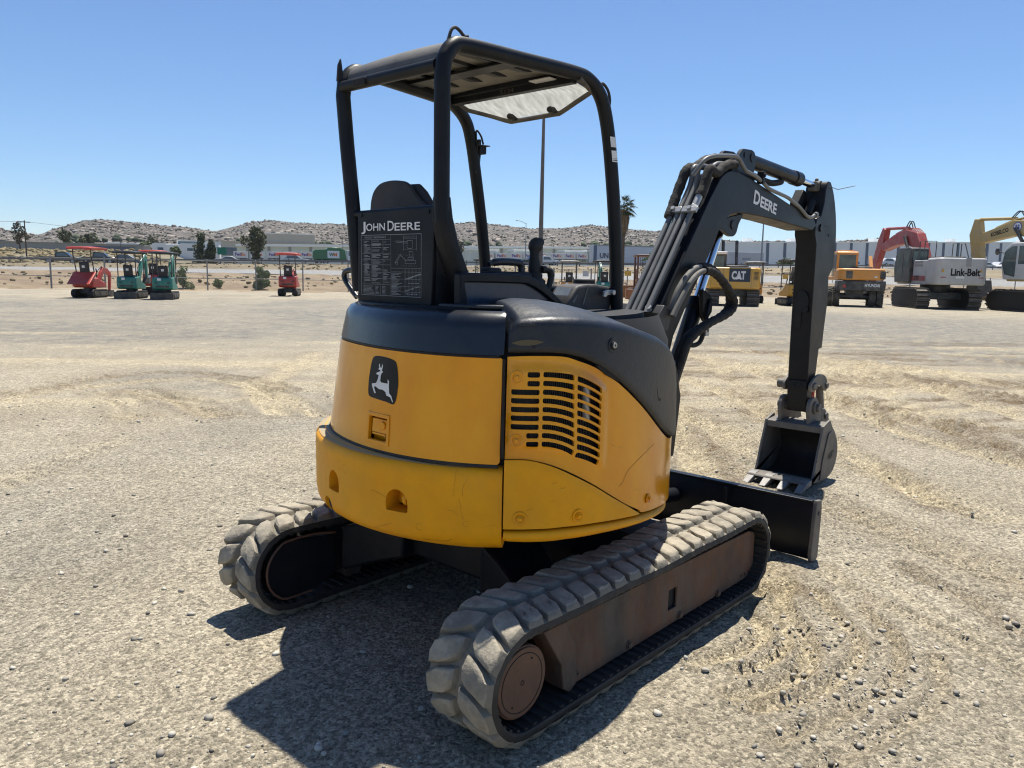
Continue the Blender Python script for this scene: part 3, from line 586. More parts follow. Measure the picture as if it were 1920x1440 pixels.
# ------------------------------------------------------------------ seat, side window, controls
prof = [(.53, 1.30), (.522, 1.872), (.515, 1.914), (.494, 1.954), (.45, 1.983), (.392, 1.992), (.336, 1.991), (.281, 1.983), (.248, 1.966), (.214, 1.93), (.175, 1.898), (.125, 1.868), (.06, 1.845), (.05, 1.30)]
pp = [prof[0]] + [tuple(p) for p in cr(prof[1:13], 3)] + [prof[13]]
mb = MB(); mb.prism(pp, 'x', -.43, -.41); SEAT = mb.build('seat_back', M['seatv'], EX, bevel=.006, smooth=50)
cy = .29
mb = MB(); rg = []
for (z, xo, w, t) in [(1.28, -.30, .23, .09), (1.4, -.31, .235, .10), (1.6, -.33, .235, .10), (1.72, -.345, .22, .09), (1.80, -.355, .20, .08), (1.88, -.365, .15, .07), (1.94, -.37, .12, .06), (1.975, -.375, .09, .035)]:
    yc = lin(z, [1.28, 1.8, 1.98], [.265, .275, .325]); rg.append([(xo + t * math.cos(a) * .5, yc + w * math.sin(a), z) for a in np.linspace(0, 2 * pi, 21)[:-1]])
mb.loft(rg, True, True); mb.box(-.38, .05, 1.20, .05, .50, 1.30); mb.build('seat_cushion', M['seatv'], SEAT, bevel=.02, smooth=60)
mb = MB(); mb.box(-.60, .0, 1.0, -.36, .5, 1.35); mb.build('seat_base', M['dark'], SEAT)
sp_ = [(-.60, 1.44), (-.60, 1.588)] + [tuple(p) for p in cr([(-.55, 1.592), (-.246, 1.588), (-.182, 1.579), (-.115, 1.557), (-.046, 1.519), (.026, 1.478), (.063, 1.45)], 4)] + [(.063, 1.40), (-.60, 1.40)]
inn = [(-.548, 1.44), (-.576, 1.553)] + [tuple(p) for p in cr([(-.54, 1.554), (-.25, 1.550), (-.187, 1.542), (-.121, 1.518), (-.051, 1.483), (-.005, 1.455), (-.0, 1.43)], 3)]
mb = MB(); mb.prism(sp_, 'y', -.262, -.222, [inn]); SW = mb.build('side_window_frame', M['blackm'], EX, bevel=.006, smooth=50)
mb = MB(); mb.prism(inn, 'y', -.246, -.240); mb.build('side_window', M['glassb'], SW, smooth=0)
mb = MB(); mb.box(-.265, -.2475, 1.40, -.032, -.2465, 1.481); mb.build('warning_decal', M['decalbg'], SW, smooth=0)
mb = MB(); put_text(mb, 'IMPORTANT', (-.202, -.248, 1.4595), (1, 0, 0), (0, 0, 1), .0135, .122, .0, 1.1, .001); mb.build('warning_lettering', M['decalink'], SW, smooth=0)
mb = MB(); mb.tube(cr([(-.30, -.12, 1.628), (-.24, -.12, 1.640), (-.125, -.12, 1.640), (-.095, -.12, 1.63), (-.088, -.12, 1.60), (-.09, -.12, 1.50)], 5), [.010] * 3 + [.016] * 23, 10)
AR = mb.build('armrest', M['hood'], EX, smooth=60)
mb = MB(); mb.box(-.30, -.16, 1.30, -.05, -.05, 1.60); mb.build('console_box', M['dark'], AR, bevel=.02)
mb = MB(); mb.box(-.275, -.1, 1.585, -.19, -.04, 1.615); mb.build('armrest_pad', M['seatv'], AR, bevel=.012)
mb = MB(); mb.tube(cr([(.026, -.1, 1.58), (.022, -.1, 1.63), (.020, -.1, 1.68), (.026, -.1, 1.715), (.045, -.1, 1.738)], 5), [.026 + .004 * math.sin(i * .5) + (.004 if i > 12 else 0) for i in range(21)], 14); mb.ball((.050, -.1, 1.735), .026, sc=(.9, 1, .8))
JS = mb.build('control_lever', M['rubber'], EX, smooth=60)
mb = MB(); rg = []
for k in range(11):
    z = 1.60 - k * .013; r = .028 + .0055 * k + (.005 if k % 2 else -.003); rg.append([(.02 + .0025 * k + r * math.cos(a), -.1 + r * math.sin(a), z) for a in np.linspace(0, 2 * pi, 19)[:-1]])
mb.loft(rg[::-1], True, True); mb.build('rubber_boot', M['rubber'], JS, smooth=60)
mb = MB(); mb.tube(cr([(.04, -.13, 1.612), (.075, -.14, 1.61), (.088, -.145, 1.59), (.08, -.145, 1.55), (.066, -.145, 1.52)], 5), [.017] * 12 + [.014] * 9, 10); mb.build('lock_lever', M['rubber'], JS, smooth=60)
# monitor console
mb = MB(); cp = [(.10, 1.35), (.115, 1.46), (.180, 1.530), (.195, 1.541), (.25, 1.548), (.33, 1.550), (.372, 1.545), (.46, 1.536), (.462, 1.35)]
mb.prism([tuple(p) for p in cp], 'y', -.225, -.09); MC = mb.build('monitor_console', M['seatv'], EX, bevel=.014, seg=3, smooth=50)
mb = MB(); mb.cyl((.36, -.13, 1.54), (.36, -.13, 1.572), .052, n=26); mb.build('gauge_pod', M['rubber'], MC, bevel=.006)
ey_ = Vector((.071, 0, .085)).normalized()
mb = MB(); o = Vector((.122, 0, 1.462)); nn = Vector((-.085, 0, .071)).normalized()
mb.add([o + nn * .0015 + ey_ * a + Vector((0, b, 0)) for a, b in ((.022, -.20), (.022, -.11), (.090, -.11), (.090, -.20))], [(0, 1, 2, 3)]); mb.build('display', M['screen'], MC, smooth=0)
mb = MB()
mb.prism([(.15, 1.47), (.185, 1.503), (.19, 1.50), (.165, 1.46)], 'y', -.2258, -.2250); mb.add([(.262, -.227, 1.545), (.272, -.227, 1.545), (.236, -.227, 1.455), (.226, -.227, 1.455)], [(0, 1, 2, 3)]); mb.build('console_seam', M['hoseg'], MC, smooth=0)
mb = MB(); mb.prism([(.345, 1.492), (.352, 1.515), (.375, 1.524), (.435, 1.524), (.435, 1.50), (.378, 1.498), (.36, 1.488)], 'y', -.262, -.250); mb.cyl((.412, -.252, 1.511), (.412, -.275, 1.511), .013, n=14); mb.build('latch_bracket', M['steel'], MC, bevel=.002)
mb = MB(); mb.tube([(.35, -.02, 1.515), (.37, .60, 1.515)], .022, 12); mb.build('front_grab_bar', M['blackm'], EX)
mb = MB(); mb.tube(cr([(-.50, .50, 1.590), (-.50, .575, 1.592), (-.50, .615, 1.585), (-.50, .628, 1.565), (-.50, .615, 1.54), (-.50, .57, 1.50), (-.50, .53, 1.47)], 5), .0135, 12); mb.build('left_grab_rail', M['black'], EX, smooth=60)
mb = MB(); mb.box(-.15, .40, 1.50, .02, .52, 1.60); mb.box(-.16, .42, 1.60, 0, .5, 1.615); mb.build('left_console', M['dark'], EX, bevel=.012)
# ------------------------------------------------------------------ boom
def arc(pts, n=4): return [tuple(p) for p in cr(pts, n)]
bt = [(1.00, 1.18), (1.145, 1.44), (1.267, 1.600), (1.42, 1.800), (1.627, 2.064), (1.729, 2.176), (1.768, 2.208), (1.829, 2.239), (1.894, 2.253), (1.985, 2.253), (2.203, 2.224), (2.735, 2.128), (2.963, 2.087), (3.10, 2.055), (3.25, 2.05)]
bb = [(3.30, 2.0), (3.235, 1.962), (2.983, 1.975), (2.548, 1.998), (2.285, 2.007), (2.088, 2.008), (1.973, 2.000), (1.884, 1.976), (1.802, 1.924), (1.755, 1.872), (1.712, 1.80), (1.625, 1.692), (1.459, 1.486), (1.28, 1.25), (1.20, 1.02), (1.10, .95), (1.0, 1.0)]
bpoly = bt[:4] + arc(bt[4:10], 3) + bt[10:] + bb[:4] + arc(bb[4:10], 3) + bb[10:]
mb = MB(); mb.prism(bpoly, 'y', -.10, .09); BM = mb.build('boom', M['boom'], EX, bevel=.005, smooth=35)
mb = MB(); mb.add([(x, y, z - .0015) for x, z in ((2.08, 2.008), (2.285, 2.007), (2.548, 1.998), (2.983, 1.975), (3.2, 1.962)) for y in (-.094, .084)], [(2 * i, 2 * i + 2, 2 * i + 3, 2 * i + 1) for i in range(4)]); mb.build('dusty_underside', M['dusty'], BM, smooth=0)
mb = MB(); d1 = Vector((2.62 - 2.23, 0, 2.098 - 2.153)).normalized(); u1 = Vector((-d1.z, 0, d1.x))
put_text(mb, 'D', (2.205, -.10, 2.083), d1, u1, .088, .092, .03); put_text(mb, 'EERE', Vector((2.205, -.10, 2.083)) + d1 * .102, d1, u1, .070, .262, .034); mb.build('maker_lettering', M['white'], BM, smooth=0)
lug = arc([(2.13, 2.01), (2.115, 1.985), (2.073, 1.939), (2.045, 1.88), (2.00, 1.856), (1.95, 1.860), (1.912, 1.872), (1.865, 1.888), (1.78, 1.905), (1.80, 1.95)], 3)
for y0 in (-.075, .045):
    mb = MB(); mb.prism(lug, 'y', y0, y0 + .03); mb.disc((1.987, y0, 1.929), (0, -1, 0), .030, .006); mb.build('cylinder_lug', M['boom'], BM, bevel=.003)
br = [(1.90, 2.24), (1.941, 2.276), (1.989, 2.338), (2.045, 2.398), (2.07, 2.411), (2.19, 2.418), (2.225, 2.410), (2.247, 2.385), (2.253, 2.332), (2.23, 2.262), (2.26, 2.225), (2.1, 2.2)]
for y0 in (-.078, .05):
    mb = MB(); mb.prism(br, 'y', y0, y0 + .026, [[(2.082 + .010 * math.cos(a), 2.374 + .018 * math.sin(a)) for a in np.linspace(0, 2 * pi, 12)[:-1]]]); mb.disc((2.2, y0, 2.37), (0, -1, 0), .030, .005); mb.build('arm_cylinder_bracket', M['boom'], BM, bevel=.003)
mb = MB(); mb.cyl((2.2, -.05, 2.37), (2.2, .06, 2.37), .03); a = Vector((2.20, -.012, 2.37)); b = Vector((3.11, -.012, 2.330)); dd = (b - a).normalized()
mb.cyl(a + dd * .07, b, .047, n=26); mb.cyl(b - dd * .10, b + dd * .012, .053, n=26); mb.cyl(b + dd * .012, b + dd * .025, .04, n=26)
AC = mb.build('arm_cylinder', M['boom'], BM, bevel=.004, smooth=50)
mb = MB(); mb.cyl(b, (3.47, -.012, 2.306), .0255, n=20); mb.build('piston_rod', M['chrome'], AC, smooth=60)
mb = MB(); mb.cyl((3.475, -.05, 2.304), (3.475, .03, 2.304), .05, n=22); mb.cyl((3.47, -.012, 2.34), (3.47, -.012, 2.372), .014, n=10); mb.box(3.38, -.04, 2.27, 3.48, .02, 2.34); mb.build('rod_eye', M['dusty'], AC, bevel=.006)
mb = MB(); mb.tube(cr([(2.26, -.02, 2.285), (2.4, -.02, 2.27), (2.62, -.02, 2.255), (2.75, -.02, 2.27), (2.80, -.02, 2.28)], 5), .022, 10); mb.build('hose', M['hose'], AC)
mb = MB(); mb.tube(cr([(1.48, -.06, 2.185), (1.507, -.085, 2.239), (1.545, -.10, 2.281), (1.62, -.112, 2.306), (1.75, -.112, 2.325), (1.88, -.112, 2.338), (1.94, -.112, 2.333), (1.985, -.112, 2.306), (2.05, -.112, 2.270), (2.10, -.112, 2.262), (2.19, -.112, 2.250), (2.293, -.112, 2.225), (2.39, -.112, 2.194), (2.50, -.112, 2.180), (2.705, -.112, 2.160), (2.80, -.112, 2.14), (2.933, -.112, 2.108), (3.04, -.112, 2.068), (3.10, -.112, 2.052), (3.17, -.112, 2.052), (3.22, -.112, 2.072), (3.25, -.10, 2.078)], 6), .0125, 12); mb.cyl((3.22, -.112, 2.072), (3.255, -.112, 2.078), .021, n=8); mb.build('hydraulic_line', M['pipe'], BM, smooth=60)
mb = MB(); mb.box(2.27, -.13, 2.21, 2.30, -.085, 2.29); mb.disc((2.285, -.13, 2.265), (0, -1, 0), .014, .008, 8); mb.build('line_clamp', M['blackm'], BM, bevel=.003)
tdir = Vector((.605, 0, .796)); tn = Vector((-.796, 0, .605))
def bp(l, off, y): p = Vector((1.06, 0, 1.331)) + tdir * l + tn * off; return (p.x, y, p.z)
mb = MB()
for k, (y, top) in enumerate(((.078, 1.0), (.036, 1.12), (.000, 1.12), (-.050, .93))):
    mb = MB()
    if k in (1, 2): path = [bp(.02, .040, y), bp(.5, .040, y), bp(.92, .042, y), bp(1.02, .055, y), bp(1.10, .085, y), (1.80, y, 2.27), (1.88, y, 2.30), (1.98, y, 2.31)]
    elif k == 3: path = [bp(.02, .04, y), bp(.5, .04, y), bp(.86, .042, y), bp(.94, .05, y - .01)]
    else: path = [bp(.02, .04, y), bp(.5, .04, y), bp(.80, .042, y)]
    mb.tube(path[:3] if k in (0, 3) else cr(path, 4), .0165, 14); mb.build('hydraulic_pipe', M['pipe'], BM, smooth=60)
mb = MB(); hp = cr([bp(.74, .045, .085), bp(.86, .055, .09), bp(.98, .075, .085), bp(1.08, .09, .075), (1.72, .065, 2.265), (1.82, .055, 2.315), (1.95, .045, 2.345), (2.06, .04, 2.35), (2.14, .04, 2.335)], 6)
mb.tube(hp, [.031 + .0015 * math.sin(i * 1.3) + .0015 * math.sin(i * 2.9) for i in range(len(hp))], 14); mb.build('sleeved_hose', M['hose'], BM, smooth=60)
mb = MB(); hp = cr([bp(.90, .045, -.062), bp(.98, .055, -.068), bp(1.08, .075, -.07), (1.74, -.072, 2.225), (1.82, -.072, 2.268), (1.90, -.07, 2.293), (1.99, -.06, 2.30)], 6)
mb.tube(hp, [.030 + .0015 * math.sin(i * 1.1) for i in range(len(hp))], 14); mb.build('sleeved_hose', M['hose'], BM, smooth=60)
mb = MB(); mb.tube([bp(.82, .042, -.056), bp(.90, .046, -.06)], .022, 10); mb.tube([bp(.80, .042, -.055), bp(.82, .042, -.056)], .028, 6); mb.build('hose_fitting', M['steel'], BM, bevel=.002)
for y0, y1 in ((-.098, .002), (.008, .108)):
    mb = MB(); B0 = Matrix(((tdir.x, 0, tn.x), (0, 1, 0), (tdir.z, 0, tn.z))); mb.box(.76, y0, .052, .80, y1, .070, B0, (1.06, 0, 1.331)); HC = mb.build('pipe_clamp', M['steel'], BM, bevel=.003)
    mb = MB(); c_ = Vector(bp(.78, .070, (y0 + y1) / 2)); mb.cyl(c_, c_ + tn * .016, .014, n=6); mb.build('clamp_bolt', M['steel'], HC)
mb = MB()
cv = [bp(.0, -.02, 0), bp(.0, .07, 0), bp(.118, .07, 0), bp(.13, -.02, 0)]
mb.prism([(1.025, 1.30), (1.035, 1.345), (1.118, 1.434), (1.205, 1.402), (1.168, 1.285)], 'y', -.128, .185); BX = mb.build('pipe_cover_box', M['coverg'], BM, bevel=.004)
mb = MB()
for y in (-.055, .14): mb.cyl((1.085, y, 1.402), (1.070, y, 1.417), .013, n=12); mb.cyl((1.07, y, 1.417), (1.064, y, 1.423), .018, n=14)
mb.build('cover_bolt', M['steel'], BX)
for k, (yo, r, mm) in enumerate(((-.128, .019, 'hoseg'), (-.158, .017, 'hoseg'))):
    mb = MB(); pts = [(1.19 - .03 * k, yo, 1.37), (1.21 + .01 * k, yo - .005, 1.452), (1.255 + .02 * k, yo - .01, 1.53 - .01 * k), (1.33 + .02 * k, yo - .015, 1.60 - .012 * k), (1.42 + .01 * k, yo - .02, 1.645 - .02 * k), (1.52, yo - .02, 1.658 - .02 * k)]
    hp = cr(pts, 6); mb.tube(hp, [r] * len(hp), 12); mb.build('looped_hose', M[mm], BM, smooth=60)
    mb = MB(); pts = [(1.46, yo - .02, 1.652 - .02 * k), (1.547, yo - .022, 1.652 - .025 * k), (1.64, yo - .025, 1.625 - .03 * k), (1.72, yo - .028, 1.58 - .03 * k), (1.80, yo - .03, 1.52 - .03 * k), (1.842, yo - .03, 1.45 - .01 * k), (1.82, yo - .028, 1.395), (1.74, yo - .02, 1.35 + .01 * k), (1.62, yo - .01, 1.318 + .012 * k), (1.52, yo, 1.285 + .01 * k), (1.43, yo + .01, 1.25), (1.36, yo + .02, 1.19), (1.30, yo + .03, 1.05)]
    hp = cr(pts, 7); mb.tube(hp, [.025 + .0018 * math.sin(i * 1.7 + k) + .001 * math.sin(i * 3.1) for i in range(len(hp))], 12); mb.build('sleeved_hose_loop', M['hose'], BM, smooth=60)
mb = MB(); mb.tube(cr([(1.45, -.13, 1.27), (1.40, -.13, 1.215), (1.44, -.135, 1.19), (1.51, -.14, 1.20), (1.55, -.14, 1.24), (1.55, -.14, 1.285)], 5), [.014] * 26, 10); mb.build('hose_tie', M['hose'], BM)
# boom cylinder in front of the boom
a = Vector((1.42, 0, .92)); b = Vector((1.987, 0, 1.929)); dd = (b - a).normalized()
mb = MB(); mb.cyl(a, a + dd * .60, .052, n=26); mb.cyl(a + dd * .54, a + dd * .61, .060, n=26); BC = mb.build('boom_cylinder', M['boom'], BM, bevel=.004, smooth=50)
mb = MB(); mb.cyl(a + dd * .6, b, .028, n=22); mb.build('piston_rod', M['chrome'], BC, smooth=60)
mb = MB(); mb.prism([(1.60, 1.52), (1.70, 1.49), (1.735, 1.46), (1.73, 1.38), (1.66, 1.32), (1.62, 1.36)], 'y', -.10, -.07); mb.tube(cr([(1.68, -.11, 1.46), (1.65, -.112, 1.38), (1.645, -.112, 1.31), (1.66, -.112, 1.26)], 4), .011, 8); mb.build('cylinder_cover', M['boom'], BC, bevel=.004)
mb = MB(); mb.box(1.635, -.118, 1.235, 1.675, -.10, 1.285); mb.build('hose_tag', M['steel'], BC)
mb = MB(); mb.prism([(.80, .55), (1.25, .55), (1.30, .9), (1.22, 1.12), (1.02, 1.12), (.85, .8)], 'y', -.16, .16); mb.cyl((1.15, 0, .5), (1.15, 0, 1.05), .10, n=20); mb.build('swing_post', M['boom'], EX, bevel=.01)
# ------------------------------------------------------------------ arm, links and bucket
ar = [(3.310, 2.055), (3.385, 2.079), (3.430, 2.183), (3.437, 2.271), (3.452, 2.317)] + arc([(3.452, 2.317), (3.475, 2.342), (3.510, 2.346), (3.545, 2.335), (3.622, 2.250), (3.692, 2.107), (3.730, 1.95), (3.732, 1.827)], 3) + [(3.715, 1.69), (3.62, 1.60), (3.52, .86), (3.47, .70), (3.465, .56), (3.385, .545), (3.365, .60), (3.345, 1.10), (3.330, 1.86), (3.29, 1.93), (3.285, 2.0)]
mb = MB(); mb.prism(ar, 'y', -.10, .06); AM = mb.build('arm', M['boom'], EX, bevel=.006, smooth=35)
mb = MB(); mb.disc((3.39, -.10, 1.985), (0, -1, 0), .026, .010, 24); mb.disc((3.565, -.10, 1.94), (0, -1, 0), .010, .004); mb.box(3.38, -.105, 2.005, 3.54, -.10, 2.017); mb.build('pivot_pin', M['boom'], AM)
mb = MB(); mb.prism([(3.28, 2.08), (3.36, 2.10), (3.42, 2.18), (3.40, 2.26), (3.34, 2.28), (3.29, 2.22), (3.25, 2.17), (3.27, 2.12)], 'y', .03, .10); mb.cyl((3.31, -.02, 2.09), (3.40, -.02, 2.19), .03, n=12); mb.build('arm_hose_joint', M['blackm'], AM, bevel=.006)
mb = MB(); mb.tube([(3.50, -.10, 2.31), (3.66, -.11, 2.30), (3.78, -.20, 2.335)], .003, 6); mb.build('wire_whisker', M['pipe'], AM)
mb = MB(); mb.cyl((3.66, -.02, 1.72), (3.60, -.02, 1.12), .046, n=24); mb.cyl((3.605, -.02, 1.17), (3.60, -.02, 1.11), .053, n=24); KC = mb.build('bucket_cylinder', M['boom'], AM, smooth=50)
mb = MB(); mb.cyl((3.60, -.02, 1.13), (3.585, -.02, .76), .024, n=18); mb.build('piston_rod', M['chrome'], KC)
mb = MB(); mb.prism([(3.60, 1.62), (3.64, 1.645), (3.655, 1.40), (3.63, 1.235), (3.61, 1.05), (3.52, 1.04), (3.53, 1.24), (3.57, 1.3)], 'y', -.098, -.085); mb.build('cylinder_guard', M['boom'], KC, bevel=.003)
mb = MB(); mb.prism([(3.327, 1.42), (3.335, 1.42), (3.345, 1.22), (3.337, 1.22)], 'y', -.02, .03); rim_ = [(.052 * math.cos(t), .085 * math.sin(t)) for t in np.linspace(0, 2 * pi, 20)[:-1]]
mb.prism([(-.02 + a_, 1.42 + b_) for a_, b_ in rim_], 'x', 3.322, 3.340); mb.build('arm_opening', M['dark'], AM)
mb = MB(); mb.cyl((3.33, -.05, 1.36), (3.318, -.05, 1.36), .026, n=18); mb.build('arm_plug', M['boom'], AM)
mb = MB(); mb.box(3.342, -.096, .735, 3.350, .056, .80);
for y in (-.05, 0.0): mb.disc((3.345, y, .765), (-1, 0, 0), .014, .008, 12)
mb.build('end_plate', M['boom'], AM, bevel=.002)
mb = MB(); mb.cyl((3.42, -.15, .755), (3.42, .13, .755), .030, n=16); mb.cyl((3.42, .10, .755), (3.42, .16, .755), .038, n=14); mb.build('guide_pin', M['bucket'], AM, bevel=.004)
lk = arc([(3.337, .742), (3.345, .775), (3.39, .81), (3.459, .838), (3.559, .843), (3.64, .82), (3.69, .775), (3.704, .735), (3.685, .70), (3.655, .698), (3.615, .715), (3.58, .745), (3.535, .757), (3.49, .745), (3.45, .725), (3.401, .712), (3.355, .718)], 2)
for y0 in (-.135, .075):
    mb = MB(); mb.prism(lk, 'y', y0, y0 + .02); LK = mb.build('link_plate', M['bucket'], AM, bevel=.003)
    mb = MB(); [mb.disc((x, y0, z), (0, -1, 0), .024, .014, 16) for x, z in ((3.40, .757), (3.67, .74))]; mb.build('link_pin', M['bucket'], LK, bevel=.002)
mb = MB(); mb.prism([(3.60, .74), (3.64, .74), (3.625, .62), (3.60, .56), (3.575, .60)], 'y', -.06, -.03); mb.build('red_link', M['redp'], AM)
mb = MB(); mb.cyl((3.665, -.08, .74), (3.74, -.08, .50), .030, n=14); mb.cyl((3.665, .05, .74), (3.74, .05, .50), .030, n=14); mb.build('link_rod', M['bucket'], AM)
# bucket

outer = arc([(3.330, .425), (3.42, .443), (3.50, .435), (3.575, .385), (3.628, .30), (3.640, .20), (3.60, .11), (3.52, .045), (3.42, .02), (3.25, .028), (3.10, .045)], 4)
innr = arc([(3.10, .062), (3.25, .045), (3.42, .038), (3.51, .062), (3.583, .12), (3.622, .20), (3.611, .295), (3.562, .372), (3.49, .418), (3.42, .426), (3.330, .409)], 4)
mb = MB(); mb.prism(outer + innr, 'y', -.25, .19); BK = mb.build('bucket', M['bucketin'], EX, bevel=.002, smooth=50)
side = [(3.150, .025), (3.195, .10), (3.246, .258), (3.297, .395), (3.320, .462), (3.395, .485), (3.452, .500), (3.475, .475), (3.515, .43)] + outer[10:]
for y0, nm in ((-.268, 'side_plate'), (.19, 'side_plate')):
    mb = MB(); mb.prism(side, 'y', y0, y0 + .018); SP = mb.build('side_plate', M['bucket'], BK, bevel=.002)
    if y0 < 0:
        mb = MB(); mb.prism(arc([(3.42, .40), (3.53, .395), (3.615, .30), (3.632, .20), (3.59, .105), (3.50, .048), (3.36, .035), (3.30, .04)], 3) + [(3.33, .20)], 'y', y0 - .010, y0 - .001); mb.build('wear_plate', M['bucket'], SP, bevel=.003)
        for x, z in ((3.215, .20), (3.195, .095), (3.225, .105)):
            mb = MB(); mb.disc((x, y0 - .0006, z), (0, -1, 0), .009, .0012, 12); mb.build('side_hole', M['dark'], SP)
        mb = MB(); put_text(mb, 'WRT', (3.43, y0 - .0105, .175), (.97, 0, .24), (-.2, 0, .98), .055, .11, .02, nrm=.006); mb.build('cast_lettering', M['dark'], SP, smooth=0)
mb = MB(); mb.prism([(3.318, .405), (3.318, .455), (3.34, .462), (3.48, .476), (3.52, .44), (3.45, .446), (3.36, .438)], 'y', -.25, .19); mb.build('top_plate', M['bucket'], BK, bevel=.003)
mb = MB(); mb.prism([(3.03, .05), (3.14, .028), (3.22, .032), (3.22, .062), (3.13, .07), (3.04, .062)], 'y', -.262, .202); mb.build('cutting_edge', M['bucket'], BK, bevel=.003)
for y in (.172, .035, -.105, -.245):
    mb = MB(); w0, w1 = .033, .022
    rg = [[(x, y - w, z0), (x, y + w, z0), (x, y + w, z1), (x, y - w, z1)] for x, w, z0, z1 in ((3.13, .034, .030, .074), (3.07, .034, .022, .070), (3.02, .030, .012, .044), (2.96, .026, .002, .018), (2.938, .024, .0, .008))]
    mb.loft(rg, True, True); mb.build('tooth', M['tooth'], BK, bevel=.004, smooth=40)
ear = arc([(3.34, .43), (3.345, .50), (3.325, .555), (3.328, .61), (3.36, .655), (3.42, .668), (3.47, .655), (3.53, .60), (3.585, .55), (3.60, .48), (3.58, .43)], 2)
for y0 in (-.145, .085):
    mb = MB(); mb.prism(ear, 'y', y0, y0 + .03); ER = mb.build('bucket_ear', M['bucket'], BK, bevel=.004)
    mb = MB(); sg = -1 if y0 < 0 else 1; ys = y0 if y0 < 0 else y0 + .03
    mb.disc((3.43, ys, .585), (0, sg, 0), .050, .018, 22); mb.disc((3.44, ys + sg * .018, .585), (0, sg, 0), .034, .022, 20); mb.build('pin_boss', M['bucket'], ER, bevel=.004)
    mb = MB(); mb.prism([(3.60, .43), (3.60, .55), (3.66, .55), (3.745, .49), (3.77, .44)], 'y', y0, y0 + .03); mb.disc((3.68, ys, .49), (0, sg, 0), .03, .016, 16); mb.build('link_ear', M['bucket'], ER, bevel=.004)
mb = MB(); mb.cyl((3.43, -.13, .585), (3.43, .10, .585), .04, n=20); mb.cyl((3.37, -.15, .44), (3.37, -.105, .44), .03, n=14); mb.build('bucket_pin', M['bucket'], BK)
# ------------------------------------------------------------------ undercarriage
mb = MB(); mb.box(-.40, -.30, .27, .55, .30, .46); mb.cyl((0, 0, .45), (0, 0, .505), .46, n=36); UC = mb.build('undercarriage', M['blackm'], EX, bevel=.02)
for sx in (-1, 1):
    for sy in (-1, 1):
        mb = MB(); rg = []
        for t, y in ((0, .25), (.4, .40), (1, .58)):
            x0 = sx * (.30 + .14 * t); hw = .16 - .03 * t; z1 = .47 - .10 * t; z0 = .27 - .12 * t
            rg.append([(x0 - hw, sy * y, z0), (x0 + hw, sy * y, z0), (x0 + hw, sy * y, z1), (x0 - hw, sy * y, z1)])
        mb.loft(rg, True, True); mb.build('frame_leg', M['blackm'], UC, bevel=.012)
Rb, Zc, Xc = .195, .235, .835
LEN = [2 * Xc, pi * Rb, 2 * Xc, pi * Rb]; TOT = sum(LEN)
def belt(l, h):
    """Point at running length l on the belt, h above its outer surface: (x, z)."""
    l %= TOT; r = Rb + h
    if l < LEN[0]:
        t = l / LEN[0]; x = -Xc + l; return x, Zc + r - .007 * math.sin(pi * t) ** 2 - .004 * math.sin(3 * pi * t) ** 2
    l -= LEN[0]
    if l < LEN[1]: a = pi / 2 - l / Rb; return Xc + r * math.cos(a), Zc + r * math.sin(a)
    l -= LEN[1]
    if l < LEN[2]: return Xc - l, Zc - r
    l -= LEN[2]; a = -pi / 2 - l / Rb; return -Xc + r * math.cos(a), Zc + r * math.sin(a)
